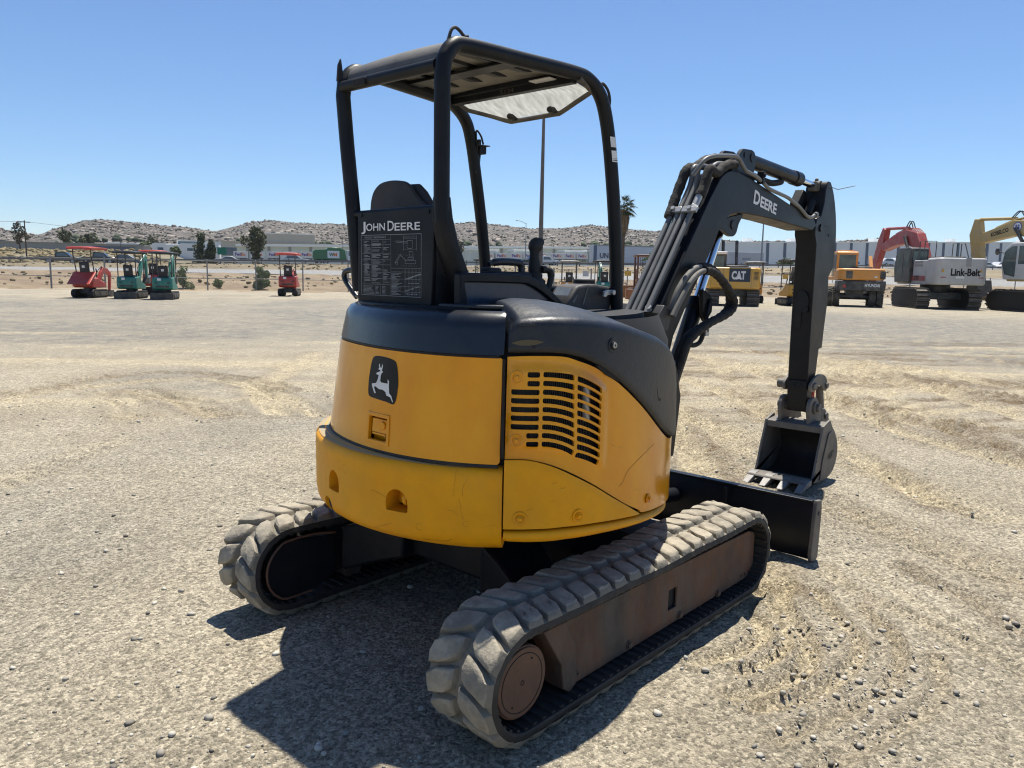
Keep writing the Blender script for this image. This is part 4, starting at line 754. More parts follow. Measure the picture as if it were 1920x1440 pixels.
def crawler(sy):
    yc = sy * .72; W = .15; mb = MB(); N = 150; rings = []
    for i in range(N):
        l = TOT * i / N; rg = []
        for (w, h) in ((-W, -.022), (-W + .004, -.003), (-W + .012, .0), (-.01, .001), (.01, .001), (W - .012, .0), (W - .004, -.003), (W, -.022), (W - .004, -.030), (-W + .004, -.030)):
            x, z = belt(l, h); rg.append((x, yc + w, z))
        rings.append(rg)
    rings.append(rings[0]); n = 10; vs = [p for r in rings for p in r]
    for k in range(N):
        for i in range(n):
            j = (i + 1) % n; mb.cur = 2 if i in (1, 2, 3, 4, 5) else 0; mb.add([vs[k * n + i], vs[k * n + j], vs[(k + 1) * n + j], vs[(k + 1) * n + i]], [(0, 1, 2, 3)])
    NL = 46; rl = random.Random(3 + sy)
    for half in (-1, 1):
        for k in range(NL):
            l0 = TOT * (k + (.5 if half * sy > 0 else 0)) / NL; j = lambda a: rl.uniform(-a, a); dent = -rl.uniform(0, .007)
            base = [(-.036, .018), (-.004, .010), (.030, .014), (.043, .055), (.046, .100), (.039, .140), (.004, .147), (-.034, .140), (-.043, .095), (-.045, .05)]
            lay = []
            for (sc, h) in ((1.10, -.001), (1.0, .012), (.93, .022), (.84, .027), (.72, .0285), (.4, .028)):
                rg = []
                for (dl, dw) in base:
                    w_ = .078 + (dw - .078) * sc; dl_ = dl * sc * .98 + (.078 - w_) * .45
                    w_ = min(w_, .1485); x, z = belt(l0 + dl_ + j(.0028), h + j(.0024) + dent * (h > .02) * (.5 + .5 * math.sin(dl * 90 + dw * 60 + k))); rg.append((x, yc + half * w_, z))
                lay.append(rg)
            n = 10; vs = [p for r in lay for p in r]; fs = [(a * n + i, a * n + (i + 1) % n, (a + 1) * n + (i + 1) % n, (a + 1) * n + i) for a in range(5) for i in range(n)]
            mb.cur = 2; mb.add(vs, fs[:2 * n]); mb.cur = 1; mb.add(vs, fs[2 * n:] + [[5 * n + i for i in range(n)]])
    mb.cur = 0
    for k in range(92):   # steel-cored guide bars on the inner face
        l0 = TOT * k / 92
        for (w0, w1) in ((-W + .01, -.03), (.03, W - .01)):
            vs = [];
            for h in (-.030, -.038):
                for dl in (-.011, .011):
                    x, z = belt(l0 + dl * (1 if h > -.035 else .7), h); vs += [(x, yc + w0, z), (x, yc + w1, z)]
            mb.add(vs, [(4, 5, 7, 6), (0, 1, 5, 4), (2, 3, 7, 6), (0, 4, 6, 2), (1, 5, 7, 3)])
    T = mb.build('crawler_track', [M['rubber'], M['lug'], M['lugside']], EX, smooth=38)
    o = sy
    pl = [(-.61, .325), (-.60, .35), (.90, .335), (.955, .318), (.972, .292), (.972, .14), (.91, .090), (-.50, .084), (-.527, .09), (-.522, .20)]
    mb = MB(); y0, y1 = yc + o * .075, yc + o * .087
    mb.prism(pl, 'y', min(y0, y1), max(y0, y1), [[(.142, .155), (.212, .155), (.212, .248), (.142, .248)]] if sy < 0 else ())
    F = mb.build('track_frame_plate', M['rust'], T, bevel=.003)
    mb = MB(); mb.box(-.60, yc - .070, .12, .78, yc + .070, .35); mb.build('track_frame', M['dark'], T, bevel=.01)
    mb = MB(); q0, q1 = sorted((yc + o * .01, yc + o * .10)); mb.prism([(-.72, .36), (-.60, .36), (-.535, .25), (-.515, .10), (-.56, .07), (-.60, .10), (-.615, .2)], 'y', q0, q1); mb.build('frame_end_guard', M['rust'], T, bevel=.004)
    for x, z in ((-.509, .112), (-.159, .110), (.241, .108), (.595, .100)):
        mb = MB(); mb.disc((x, yc + o * .087, z), (0, o, 0), .014, .012, 6); mb.disc((x, yc + o * .087, z), (0, o, 0), .019, .004, 14); mb.build('frame_bolt', M['rust'], T)
    for x in (.84, .885, .925): mb = MB(); mb.disc((x, yc + o * .087, .115), (0, o, 0), .008, .0012, 10); mb.build('bolt_hole', M['dark'], T)
    mb = MB(); y0 = yc + o * .10
    mb.cyl((-Xc, yc + o * .02, .222), (-Xc, y0, .222), .128, n=40); mb.cyl((-Xc, y0, .222), (-Xc, y0 + o * .006, .222), .122, n=40)
    C_ = mb.build('motor_cap', M['copper'], T, bevel=.003, smooth=40)
    mb = MB(); mb.tube([(-Xc + .103 * math.cos(t), y0 + o * .0062, .222 + .103 * math.sin(t)) for t in np.linspace(0, 2 * pi, 40)[:-1]], .0018, 6, closed=True)
    for a in (1.0, 4.1): mb.disc((-Xc + .086 * math.cos(a), y0 + o * .006, .222 + .086 * math.sin(a)), (0, o, 0), .004, .002, 8)
    mb.tube([(-Xc + .008 * math.cos(t), y0 + o * .0065, .222 + .008 * math.sin(t)) for t in np.linspace(0, 2 * pi, 16)[:-1]], .0015, 5, closed=True); mb.build('cap_groove', M['dark'], C_)
    mb = MB(); gear = []
    for k in range(22):
        for (da, r) in ((-.3, .128), (-.15, .150), (.15, .150), (.3, .128)): a = 2 * pi * (k + da) / 22; gear.append((-Xc + r * math.cos(a), Zc + r * math.sin(a)))
    mb.prism(gear, 'y', yc - .02, yc + .02); mb.build('sprocket', M['rubber'], T)
    mb = MB(); mb.cyl((Xc - .02, yc - .05, Zc), (Xc - .02, yc + .05, Zc), .150, n=36); mb.cyl((Xc - .02, yc - .07, Zc), (Xc - .02, yc + .07, Zc), .06, n=24); mb.build('idler_wheel', M['rust'], T, bevel=.008)
    for x in (-.45, -.15, .15, .45): mb = MB(); mb.cyl((x, yc - .07, .112), (x, yc + .07, .112), .055, n=20); mb.build('track_roller', M['rust'], T, bevel=.005)
    mb = MB(); mb.cyl((.0, yc - .05, .355), (.0, yc + .07, .355), .030, n=18); mb.build('carrier_roller', M['rust'], T)
    # inner motor cover
    mb = MB(); yi0, yi1 = sorted((yc - o * .105, yc - o * .145)); cv = [(-.83 + .135 * math.cos(a), .235 + .135 * math.sin(a)) for a in np.linspace(pi * .55, pi * 1.42, 16)] + [(-.72, .105), (-.62, .15), (-.605, .18), (-.605, .345)]
    mb.prism(cv, 'y', yi0, yi1); MCv = mb.build('motor_cover', M['blackm'], T, bevel=.006)
    mb = MB(); P_ = cr([(-.605, yc - o * .147, .352), (-.72, yc - o * .147, .372)] + [(-.83 + .14 * math.cos(a), yc - o * .147, .235 + .14 * math.sin(a)) for a in np.linspace(pi * .58, pi * 1.4, 9)] + [(-.74, yc - o * .147, .102)], 3); mb.tube(P_, .0055, 8); mb.build('cover_rim', M['copper'], MCv)
    mb = MB(); [mb.disc((x, yc - o * .145, z), (0, -o, 0), .012, .008, 6) for x, z in ((-.66, .33), (-.83, .125))]; mb.build('cover_bolt', M['blackm'], MCv)
    return T
crawler(-1); crawler(1)
# ------------------------------------------------------------------ dozer blade
cv = [(1.60, .012), (1.575, .10), (1.570, .20), (1.578, .29), (1.592, .345)]
mb = MB(); mb.prism(cv + [(1.632, .352), (1.600, .29), (1.590, .20), (1.596, .10), (1.622, .012)], 'y', -.862, .87); BL = mb.build('dozer_blade', M['boom'], EX, bevel=.003, smooth=40)
mb = MB(); mb.box(1.585, -.862, .346, 1.637, .87, .360); mb.build('blade_top_flange', M['boom'], BL, bevel=.004)
for y in (-.885, .87):
    mb = MB(); mb.prism([(1.558, .05), (1.572, .012), (1.63, -.002), (1.662, .02), (1.672, .30), (1.66, .355), (1.60, .362), (1.585, .33)], 'y', y, y + .022); EP_ = mb.build('blade_end_plate', M['bucket'], BL, bevel=.004)
    mb = MB(); [mb.disc((x, y - .0004 if y < 0 else y + .022, z), (0, -1 if y < 0 else 1, 0), .012, .0012, 12) for x, z in ((1.622, .285),)]; mb.build('plate_hole', M['dark'], EP_)
for y in (-.36, .34): mb = MB(); mb.box(1.55, y, .02, 1.59, y + .022, .34); mb.build('blade_rib', M['boom'], BL, bevel=.003)
for y in (-.40, .34):
    mb = MB(); mb.prism([(.45, .22), (1.58, .10), (1.58, .20), (.45, .33)], 'y', y, y + .06); mb.build('blade_arm', M['boom'], BL, bevel=.006)
mb = MB(); mb.cyl((.6, 0, .34), (1.57, 0, .22), .045, n=18); mb.build('blade_cylinder', M['boom'], BL)
# ------------------------------------------------------------------ the yard ground
def vnoise(x, y, seed=0):
    xi = np.floor(x).astype(np.int64); yi = np.floor(y).astype(np.int64); fx = x - xi; fy = y - yi; fx = fx * fx * (3 - 2 * fx); fy = fy * fy * (3 - 2 * fy)
    def h(a, b):
        n = (a * 374761393 + b * 668265263 + seed * 982451653) & 0x7fffffff; n = ((n ^ (n >> 13)) * 1274126177) & 0x7fffffff; return ((n ^ (n >> 16)) & 0xffff) / 65535.
    return (h(xi, yi) * (1 - fx) + h(xi + 1, yi) * fx) * (1 - fy) + (h(xi, yi + 1) * (1 - fx) + h(xi + 1, yi + 1) * fx) * fy
def fbm(x, y, o=4, seed=0):
    s = 0; a = .5
    for k in range(o): s = s + a * (vnoise(x * 2 ** k, y * 2 ** k, seed + k) - .5); a *= .55
    return s
def axis(lo, hi, st, far, r=1.03):
    a = list(np.arange(lo, hi, st)); d = st; x = a[-1]
    while x < far: d *= r; x += d; a.append(x)
    d = st; x = a[0]; b = []
    while x > -far: d *= r; x -= d; b.append(x)
    return np.array(b[::-1] + a)
gx, gy = axis(-2.7, 4.0, .021, 330), axis(-3.2, 3.2, .021, 330)
GX, GY = np.meshgrid(gx, gy, indexing='ij'); Hh = np.zeros_like(GX); pale = np.zeros_like(GX); brown = np.zeros_like(GX)
dist = np.hypot(GX - .5, GY); near = np.clip(1.3 - dist / 14, 0, 1)
Hh += near * (.022 * fbm(GX * .5, GY * .5, 3, 1) + .014 * fbm(GX * 2.2, GY * 2.2, 4, 5)); fine = np.clip(1.15 - dist / 6, 0, 1); Hh += fine * (.010 * fbm(GX * 9, GY * 9, 3, 9) + .007 * fbm(GX * 26, GY * 26, 2, 14))
mid = np.clip((dist - 3) / 4, 0, 1) * np.clip((45 - dist) / 20, 0, 1)
warp = fbm(GX * .35, GY * .35, 3, 40) * 1.6
sd_ = (GX * .70 + GY * .71); ld_ = (GX * .71 - GY * .70)
band = fbm(sd_ * 1.4 + warp, ld_ * .16 + warp * .3, 4, 33)
Hh += mid * .10 * band * np.clip((sd_ - 3) / 4, 0, 1); brown += mid * np.clip(-band * 4.2 - .15, 0, 1) * np.clip((sd_ - 2.5) / 4, 0, 1) * np.clip((ld_ + 3) / 4, 0.15, 1) * np.clip((20 - sd_) / 8, 0, 1)
pale += mid * np.clip(band * 3.4 - .1, 0, 1) * np.clip((22 - sd_) / 8, 0, 1)
band2 = fbm(sd_ * 3.2 + 2.5 * warp, ld_ * .35 + warp, 4, 37); k2 = mid * np.clip((sd_ - 2.5) / 3, 0, 1) * np.clip((20 - sd_) / 8, 0, 1) * np.clip((ld_ + 1.5) / 4, .25, 1)
brown += k2 * np.clip(-band2 * 4.6 - .12, 0, .95); pale += k2 * np.clip(band2 * 4.4 - .12, 0, .95); Hh += .03 * k2 * band2
def rut(pts, w, dep, tone=0., lug=0., pitch=.12, edge=.5, br=0.):
    global Hh, pale, brown
    P = np.array(cr([(*p, 0) for p in pts], 6))[:, :2]; lo = P.min(0) - 4 * w; hi = P.max(0) + 4 * w
    m = (GX > lo[0]) & (GX < hi[0]) & (GY > lo[1]) & (GY < hi[1])
    if not m.any(): return
    x, y = GX[m], GY[m]; x = x + .25 * w * fbm(x * 3, y * 3, 2, 70); best = np.full(x.shape, 9.); al = np.zeros_like(x); run = 0
    for a, b in zip(P[:-1], P[1:]):
        t = b - a; L = np.linalg.norm(t)
        if L < 1e-6: continue
        u = np.clip(((x - a[0]) * t[0] + (y - a[1]) * t[1]) / L ** 2, 0, 1); d = np.hypot(x - a[0] - u * t[0], y - a[1] - u * t[1]); k = d < best; best[k] = d[k]; al[k] = run + u[k] * L; run += L
    q = best / w; prof = -np.exp(-(q * 1.2) ** 4) + edge * np.exp(-((q - 1.25) / .35) ** 2)
    h = dep * prof
    if lug: h += lug * np.exp(-(q * 1.1) ** 4) * np.clip(np.sin((al + best * .5) * 2 * pi / pitch) * 2, -1, 1)
    fl = .6 + .8 * vnoise(x * 2.5, y * 2.5, 80)
    Hh[m] += h * fl; pale[m] += tone * np.exp(-(q * 1.1) ** 4) * fl; brown[m] += br * np.exp(-(q * 1.) ** 2) * fl + edge * .5 * (br > 0) * np.exp(-((q - 1.25) / .4) ** 2)
for pts, w, dep, tone, lug, br in [
    ([(.10, -.98), (.30, -1.06), (.50, -1.07), (.63, -1.02), (.74, -.88), (1.06, -.84)], .05, .024, .9, .005, .1), ([(-.04, -1.22), (.22, -1.32), (.47, -1.30), (.7, -1.18), (.90, -1.0), (1.2, -.9)], .05, .028, .9, .006, .4),
    ([(-.06, -1.31), (.2, -1.43), (.51, -1.46), (.78, -1.40), (.95, -1.25), (1.2, -1.05)], .04, .026, .7, .006, .5), ([(-.2, -1.45), (.2, -1.58), (.55, -1.62), (.9, -1.52), (1.15, -1.3)], .035, .022, .3, .005, .5), ([(.15, -1.14), (.35, -1.2), (.55, -1.18), (.72, -1.06), (.9, -.93)], .035, .022, .8, .005, .2), ([(-.35, -1.6), (.1, -1.72), (.5, -1.78), (.85, -1.7)], .04, .018, .3, .004, .3),
    ([(1.60, -.95), (1.37, -1.16), (1.19, -1.55), (.97, -1.99)], .05, .012, .3, .003, .1), ([(1.75, -1.05), (1.53, -1.32), (1.33, -1.6), (1.1, -2.0)], .05, .010, .25, .002, 0), ([(1.9, -1.3), (1.77, -1.45), (1.66, -1.66), (1.45, -1.87), (1.3, -2.1)], .07, .02, -.2, .01, .7),
    ([(-.1, 7.95), (.56, 8.4), (1.24, 8.6), (1.86, 8.51), (2.53, 8.3), (2.66, 7.22), (2.54, 6.18), (2.13, 4.84)], .14, .025, .8, .012, .2), ([(.04, 8.48), (.66, 8.75), (1.54, 9.3), (2.31, 9.4), (2.8, 8.82), (3.0, 7.65), (2.9, 6.5)], .12, .03, .2, .012, .8), ([(1.4, 7.68), (1.45, 6.61), (1.33, 5.55)], .22, .03, .5, .02, .6), ([(1.0, 7.9), (.9, 6.9), (.6, 6.0)], .2, .02, .3, .014, .3),
    ([(5.81, 10.36), (3.64, 7.99), (2.66, 7.0), (1.9, 5.2)], .2, .03, .9, .01, .1), ([(6.5, 9.6), (4.4, 7.4), (3.2, 5.8), (2.6, 4.6)], .2, .03, .7, .01, .2),
    ([(12.2, 6.5), (11.4, 5.0), (10.7, 3.6), (10.6, 2.5), (10.2, .5)], .22, .05, .9, .01, .2), ([(13.8, 6), (13.3, 4.3), (12.9, 2.8), (12.5, 1.2)], .25, .05, .9, .01, .2), ([(12, 3.6), (11.54, 2.89), (10.93, 1.57), (9.65, .25), (8.39, -.79), (7, -2)], .2, .05, .9, .01, .3), ([(14.2, 4.5), (13.66, 3.48), (12.86, 1.84), (11.36, -.32), (10, -1.6)], .22, .05, .7, .01, .3),
    ([(8.4, 2.2), (7.97, 1.29), (7.58, .55), (6.92, -.2), (5.88, -1.2), (5, -2.2)], .20, .05, .0, .02, .9), ([(8.0, 2.0), (7.55, 1.27), (6.8, .5), (6.07, -.2), (5.3, -1.3)], .16, .04, .9, .012, .1), ([(6.8, .4), (7.04, .1), (7.11, -.51), (7.09, -1.2), (7, -2)], .22, -.02, 0, .015, 1.), ([(12.6, 2.2), (11.4, 1.5), (10.69, .98), (10.4, .25), (10, -.6)], .3, -.03, 0, .015, 1.),
    ([(5.6, 2.6), (5.0, 1.6), (4.6, .6), (4.1, -.4), (3.4, -1.4)], .25, .02, .5, .012, .1), ([(4.6, 2.9), (4.1, 1.9), (3.7, .9), (3.1, 0), (2.6, -.9), (2.1, -1.8)], .2, .02, .3, .012, .35), ([(9, 6), (8, 4.4), (7, 3.4), (5.8, 2.8)], .2, .04, .6, .015, .6), ([(-3, 3.4), (-2, 3.7), (-1, 4.1), (0, 4.9)], .25, .012, .3, .008, 0)]: rut(pts, w, dep, tone, lug, .13 if w > .08 else .06, .5, br)
_rr = random.Random(77)
for _k in range(16):
    x0, y0 = _rr.uniform(7, 15), _rr.uniform(2.5, 6.5); a0 = _rr.uniform(3.75, 4.15); st = _rr.uniform(1.0, 1.7); pt = [(x0, y0)]
    for _j in range(5): a0 += _rr.uniform(-.1, .04); pt.append((pt[-1][0] + st * math.cos(a0), pt[-1][1] + st * math.sin(a0)))
    rut(pt, _rr.uniform(.10, .22), _rr.uniform(.015, .035), _rr.choice([.9, .8, .3, 0]), .008, .13, .5, _rr.choice([0, .2, .5, .8]))
keep = ((np.abs(np.abs(GY) - .72) < .19) & (np.abs(GX) < 1.0)); Hh[keep] = np.minimum(Hh[keep], -.004) * .6
far_ = np.clip((dist - 11) / 6, 0, 1) * (1 - .75 * np.clip((dist - 33) / 9, 0, 1))
grey = np.clip(far_ * (.85 + fbm(GX * .1, GY * .1, 3, 21)) + np.clip(fbm(GX * .45, GY * .45, 3, 22) * 2.4 + .06, 0, .7) * .9 * (1 - .75 * np.clip((ld_ - .5) / 3, 0, 1)), 0, 1) * np.clip(1.25 - .6 * pale, .1, 1)
nx, ny = len(gx), len(gy); me = bpy.data.meshes.new('ground'); I = np.arange(nx * ny).reshape(nx, ny)
fc = np.stack([I[:-1, :-1], I[1:, :-1], I[1:, 1:], I[:-1, 1:]], -1).reshape(-1, 4)
me.vertices.add(nx * ny); me.vertices.foreach_set('co', np.stack([GX, GY, Hh], -1).astype(np.float32).ravel()); me.loops.add(fc.size); me.loops.foreach_set('vertex_index', fc.ravel().astype(np.int32)); me.polygons.add(len(fc)); me.polygons.foreach_set('loop_start', np.arange(0, fc.size, 4, dtype=np.int32)); me.update(); me.validate()
me.polygons.foreach_set('use_smooth', [True] * len(fc))
for nm, arr in (('pale', pale), ('brown', brown), ('grey', grey)):
    at = me.attributes.new(nm, 'FLOAT', 'POINT'); at.data.foreach_set('value', np.clip(arr, 0, 1).astype(np.float32).ravel())
GRD = bpy.data.objects.new('ground', me); COL.objects.link(GRD); tag(GRD, kind='structure')
gm = bpy.data.materials.new('dusty_gravel_yard'); gm.use_nodes = True; nt = gm.node_tree; L = nt.links; bs = nt.nodes['Principled BSDF']; bs.inputs['Roughness'].default_value = .95; bs.inputs['Specular IOR Level'].default_value = .15
tc = nd(nt, 'ShaderNodeTexCoord')
def NZ(s, d=6., r=.6, dim=None):
    n = nd(nt, 'ShaderNodeTexNoise'); n.inputs['Scale'].default_value = s; n.inputs['Detail'].default_value = d; n.inputs['Roughness'].default_value = r; L.new(tc.outputs['Object'], n.inputs['Vector']); return n.outputs['Fac']
def VO(s, feat='F1', out='Distance'):
    n = nd(nt, 'ShaderNodeTexVoronoi'); n.inputs['Scale'].default_value = s; n.feature = feat; L.new(tc.outputs['Object'], n.inputs['Vector']); return n.outputs[out]
def MR(f, a, b, c=0., d=1.):
    n = nd(nt, 'ShaderNodeMapRange'); n.inputs[1].default_value = a; n.inputs[2].default_value = b; n.inputs[3].default_value = c; n.inputs[4].default_value = d; L.new(f, n.inputs[0]); return n.outputs[0]
def MA(op, a, b):
    n = nd(nt, 'ShaderNodeMath'); n.operation = op
    for i, q in enumerate((a, b)):
        if isinstance(q, (int, float)): n.inputs[i].default_value = q
        else: L.new(q, n.inputs[i])
    return n.outputs[0]
def MX(f, a, b, bt='MIX'):
    x = nd(nt, 'ShaderNodeMix'); x.data_type = 'RGBA'; x.blend_type = bt
    if isinstance(f, float): x.inputs[0].default_value = f
    else: L.new(f, x.inputs[0])
    for i, q in ((6, a), (7, b)):
        if isinstance(q, tuple): x.inputs[i].default_value = (*q, 1)
        else: L.new(q, x.inputs[i])
    return x.outputs[2]
def AT(n_): a = nd(nt, 'ShaderNodeAttribute'); a.attribute_name = n_; return a.outputs['Fac']
c = MX(MR(NZ(.8, 8), .35, .65), (.345, .30, .222), (.43, .378, .285))
c = MX(MA('MULTIPLY', AT('grey'), MR(NZ(2.4, 7, .7), .2, .6)), c, (.20, .193, .175))
c = MX(MA('MULTIPLY', AT('brown'), MR(NZ(5, 8, .75), .36, .56)), c, (.155, .112, .068))
c = MX(MA('MULTIPLY', AT('pale'), MR(NZ(7, 6, .7), .3, .6, .2, .95)), c, (.48, .405, .27))
vc = VO(75, 'F1', 'Color'); sp = nd(nt, 'ShaderNodeSeparateColor'); L.new(vc, sp.inputs[0])
g = MR(sp.outputs[0], 0, 1, .55, 1.42); c = MX(.62, c, MX(1., c, nd(nt, 'ShaderNodeCombineColor').outputs[0], 'MIX') if False else c)
def SCALE(c, f):
    x = nd(nt, 'ShaderNodeVectorMath'); x.operation = 'SCALE'; L.new(c, x.inputs[0]); L.new(f, x.inputs['Scale']); return x.outputs[0]
c = SCALE(c, g)
c = SCALE(c, MR(NZ(150, 3, .8), .3, .7, .68, 1.30))
c = SCALE(c, MR(NZ(16, 9, .85), .32, .68, .70, 1.25))
c = SCALE(c, MR(NZ(46, 2, .9), .34, .66, .74, 1.24))
c = SCALE(c, MR(NZ(5, 10, .9), .36, .64, .84, 1.14))
dk = MR(VO(21, 'F1', 'Distance'), .0, .16, 1., 0.); msk = MR(NZ(3.3, 4), .5, .62)
c = MX(MA('MULTIPLY', MA('MULTIPLY', dk, msk), .7), c, (.13, .12, .11))
L.new(c, bs.inputs['Base Color'])
h1 = MA('MULTIPLY', MR(VO(75), 0, .6, 1, 0), .45); h2 = MA('MULTIPLY', NZ(240, 3, .8), .35); h3 = MA('MULTIPLY', NZ(22, 9, .75), 1.3); h4 = MA('MULTIPLY', MR(VO(21), 0, .3, 1, 0), MA('MULTIPLY', msk, .7))
bp_ = nd(nt, 'ShaderNodeBump'); bp_.inputs['Strength'].default_value = .85; bp_.inputs['Distance'].default_value = .022; L.new(MA('ADD', MA('ADD', h1, h2), MA('ADD', h3, h4)), bp_.inputs['Height']); L.new(bp_.outputs[0], bs.inputs['Normal'])
me.materials.append(gm)
# loose stones
def ico():
    t = (1 + 5 ** .5) / 2; v = [(-1, t, 0), (1, t, 0), (-1, -t, 0), (1, -t, 0), (0, -1, t), (0, 1, t), (0, -1, -t), (0, 1, -t), (t, 0, -1), (t, 0, 1), (-t, 0, -1), (-t, 0, 1)]
    f = [(0, 11, 5), (0, 5, 1), (0, 1, 7), (0, 7, 10), (0, 10, 11), (1, 5, 9), (5, 11, 4), (11, 10, 2), (10, 7, 6), (7, 1, 8), (3, 9, 4), (3, 4, 2), (3, 2, 6), (3, 6, 8), (3, 8, 9), (4, 9, 5), (2, 4, 11), (6, 2, 10), (8, 6, 7), (9, 8, 1)]
    return np.array(v) / np.linalg.norm(v[0]), np.array(f)
IV, IF = ico()
def scatter(name, C_, S_, m, flatz=.6, jit=.32, seed=1, smooth=False, tone=(.5, 1.5)):
    """Many faceted lumps in one mesh: C_ centres (n,3), S_ radii (n,)."""
    r = np.random.default_rng(seed); n = len(C_); v = IV[None] * (1 + r.uniform(-jit, jit, (n, 12, 1)))
    ax = r.uniform(.65, 1.35, (n, 1, 3)); ax[:, :, 2] *= flatz; v = v * ax; a = r.uniform(0, 2 * pi, n); ca, sa = np.cos(a)[:, None], np.sin(a)[:, None]
    x = v[:, :, 0] * ca - v[:, :, 1] * sa; y = v[:, :, 0] * sa + v[:, :, 1] * ca; v = np.stack([x, y, v[:, :, 2]], -1) * S_[:, None, None] + C_[:, None, :]
    f = (IF[None] + 12 * np.arange(n)[:, None, None]).reshape(-1, 3)
    me = bpy.data.meshes.new(name); me.vertices.add(12 * n); me.vertices.foreach_set('co', v.astype(np.float32).ravel()); me.loops.add(f.size); me.loops.foreach_set('vertex_index', f.ravel().astype(np.int32)); me.polygons.add(len(f)); me.polygons.foreach_set('loop_start', np.arange(0, f.size, 3, dtype=np.int32)); me.update()
    if smooth: me.polygons.foreach_set('use_smooth', [True] * len(f))
    at = me.attributes.new('tone', 'FLOAT', 'POINT'); at.data.foreach_set('value', np.repeat(r.uniform(*tone, n), 12).astype(np.float32)); me.materials.append(m)
    o = bpy.data.objects.new(name, me); COL.objects.link(o); return o
def tonemat(name, col, c2=None, rough=.9, hue=.0, scale=30):
    m = mat(name, col, rough, c2=c2, scale=scale, amt=.8 if c2 else 0, spec=.2); nt = m.node_tree; b = nt.nodes['Principled BSDF']; a = nd(nt, 'ShaderNodeAttribute'); a.attribute_name = 'tone'
    x = nd(nt, 'ShaderNodeVectorMath'); x.operation = 'SCALE'
    if b.inputs['Base Color'].links: nt.links.new(b.inputs['Base Color'].links[0].from_socket, x.inputs[0])
    else: x.inputs[0].default_value = col
    nt.links.new(a.outputs['Fac'], x.inputs['Scale']); nt.links.new(x.outputs[0], b.inputs['Base Color']); return m
def gz_at(x, y):
    i = np.clip(np.searchsorted(gx, x), 1, nx - 1); j = np.clip(np.searchsorted(gy, y), 1, ny - 1); return Hh[i, j]
NS = 13500; r_ = RNG.uniform(.9, 10.5, NS) ** 1.0; a_ = np.radians(RNG.uniform(3, 82, NS)); sx_ = -2.69 + r_ * np.cos(a_); sy_ = -2.42 + r_ * np.sin(a_)
ok = ~((np.abs(np.abs(sy_) - .72) < .17) & (np.abs(sx_) < 1.12)); clus = fbm(sx_ * 1.3, sy_ * 1.3, 3, 55) + .25 * RNG.uniform(-1, 1, NS); ok &= clus > -.17
sx_, sy_ = sx_[ok], sy_[ok]; sz_ = np.minimum(.0018 * np.exp(RNG.exponential(.50, len(sx_))), .015) * (1 + .02 * np.hypot(sx_ + 2.69, sy_ + 2.42))
for (cx_, cy_, n_, sp_) in ((.45, -1.45, 200, .28), (.2, -1.62, 120, .3), (-.2, -1.75, 90, .3), (.75, -1.2, 100, .2), (.3, -1.2, 60, .2), (-1.75, .0, 50, .2), (-1.9, -.2, 30, .25)):
    sx_ = np.append(sx_, cx_ + RNG.normal(0, sp_, n_)); sy_ = np.append(sy_, cy_ + RNG.normal(0, sp_ * .5, n_)); sz_ = np.append(sz_, np.minimum(.0032 * np.exp(RNG.exponential(.5, n_)), .014))
k_ = ~((np.abs(np.abs(sy_) - .72) < .19) & (np.abs(sx_) < 1.12)); sx_, sy_, sz_ = sx_[k_], sy_[k_], sz_[k_]
tag(scatter('loose_stones', np.stack([sx_, sy_, gz_at(sx_, sy_) + sz_ * .25], -1), sz_, tonemat('stone', (.36, .335, .29), (.45, .41, .34)), tone=(.32, 1.35)), 'loose grey stones scattered over the yard', 'stones', kind='stuff')
# ------------------------------------------------------------------ land beyond the fence: t along the fence, m metres behind it
FN, FT = np.array([.506, .863]), np.array([.863, -.506])
def TP(t, m): p = FN * (56 + m) + FT * t; return float(p[0]), float(p[1])
PM = [-6, -2, 0, 3, 7, 12, 20, 24, 44, 48, 56, 64, 66, 92, 110, 700]; PZ = [-.12, -.06, .02, .22, .5, .78, 1.0, 1.05, 1.45, 1.6, 2.0, 2.25, 2.3, 2.3, 2.2, 2.6]
def tslope(t, m): return 5.2 * np.clip((np.asarray(m) - 100) / 120, 0, 1) * np.clip((-27 - np.asarray(t)) / 14, 0, 1) + .020 * np.clip(np.asarray(t) , -60, 140) * np.clip((np.asarray(m) - 20) / 60, 0, 1)
def TZ(t, m): return np.interp(m, PM, PZ) + tslope(t, m)
def TPZ(t, m, dz=0.): return (*TP(t, m), float(TZ(t, m)) + dz)
def strip(name, ms, t0, t1, nt_, m_, dz=0., rough=0., seed=3):
    ts = np.linspace(t0, t1, nt_); ms = np.array(ms); T_, M_ = np.meshgrid(ts, ms, indexing='ij'); Z = TZ(T_, M_) + dz
    if rough: Z = Z + rough * fbm(T_ * .5, M_ * .5, 4, seed) * np.clip((M_ - ms[0]) * .8, 0, 1) * np.clip((ms[-1] - M_) * .8, 0, 1)
    X = FN[0] * (56 + M_) + FT[0] * T_; Y = FN[1] * (56 + M_) + FT[1] * T_; n = len(ms)
    mb = MB(); mb.add(np.stack([X, Y, Z], -1).reshape(-1, 3), [(i * n + j, i * n + j + 1, (i + 1) * n + j + 1, (i + 1) * n + j) for i in range(nt_ - 1) for j in range(n - 1)])
    return tag(mb.build(name, m_, smooth=180), kind='structure')
m_bank = mat('dry_dirt_bank', (.235, .175, .108), .95, c2=(.15, .10, .065), scale=.5, amt=.9, dust=(.31, .25, .155), dust_amt=.7, dscale=.35, bump=.6, bscale=3)
m_dry = mat('dry_grass_slope', (.235, .185, .11), .95, c2=(.15, .115, .07), scale=.22, amt=.9, dust=(.11, .10, .06), dust_amt=.5, dscale=.9, bump=.5, bscale=2)
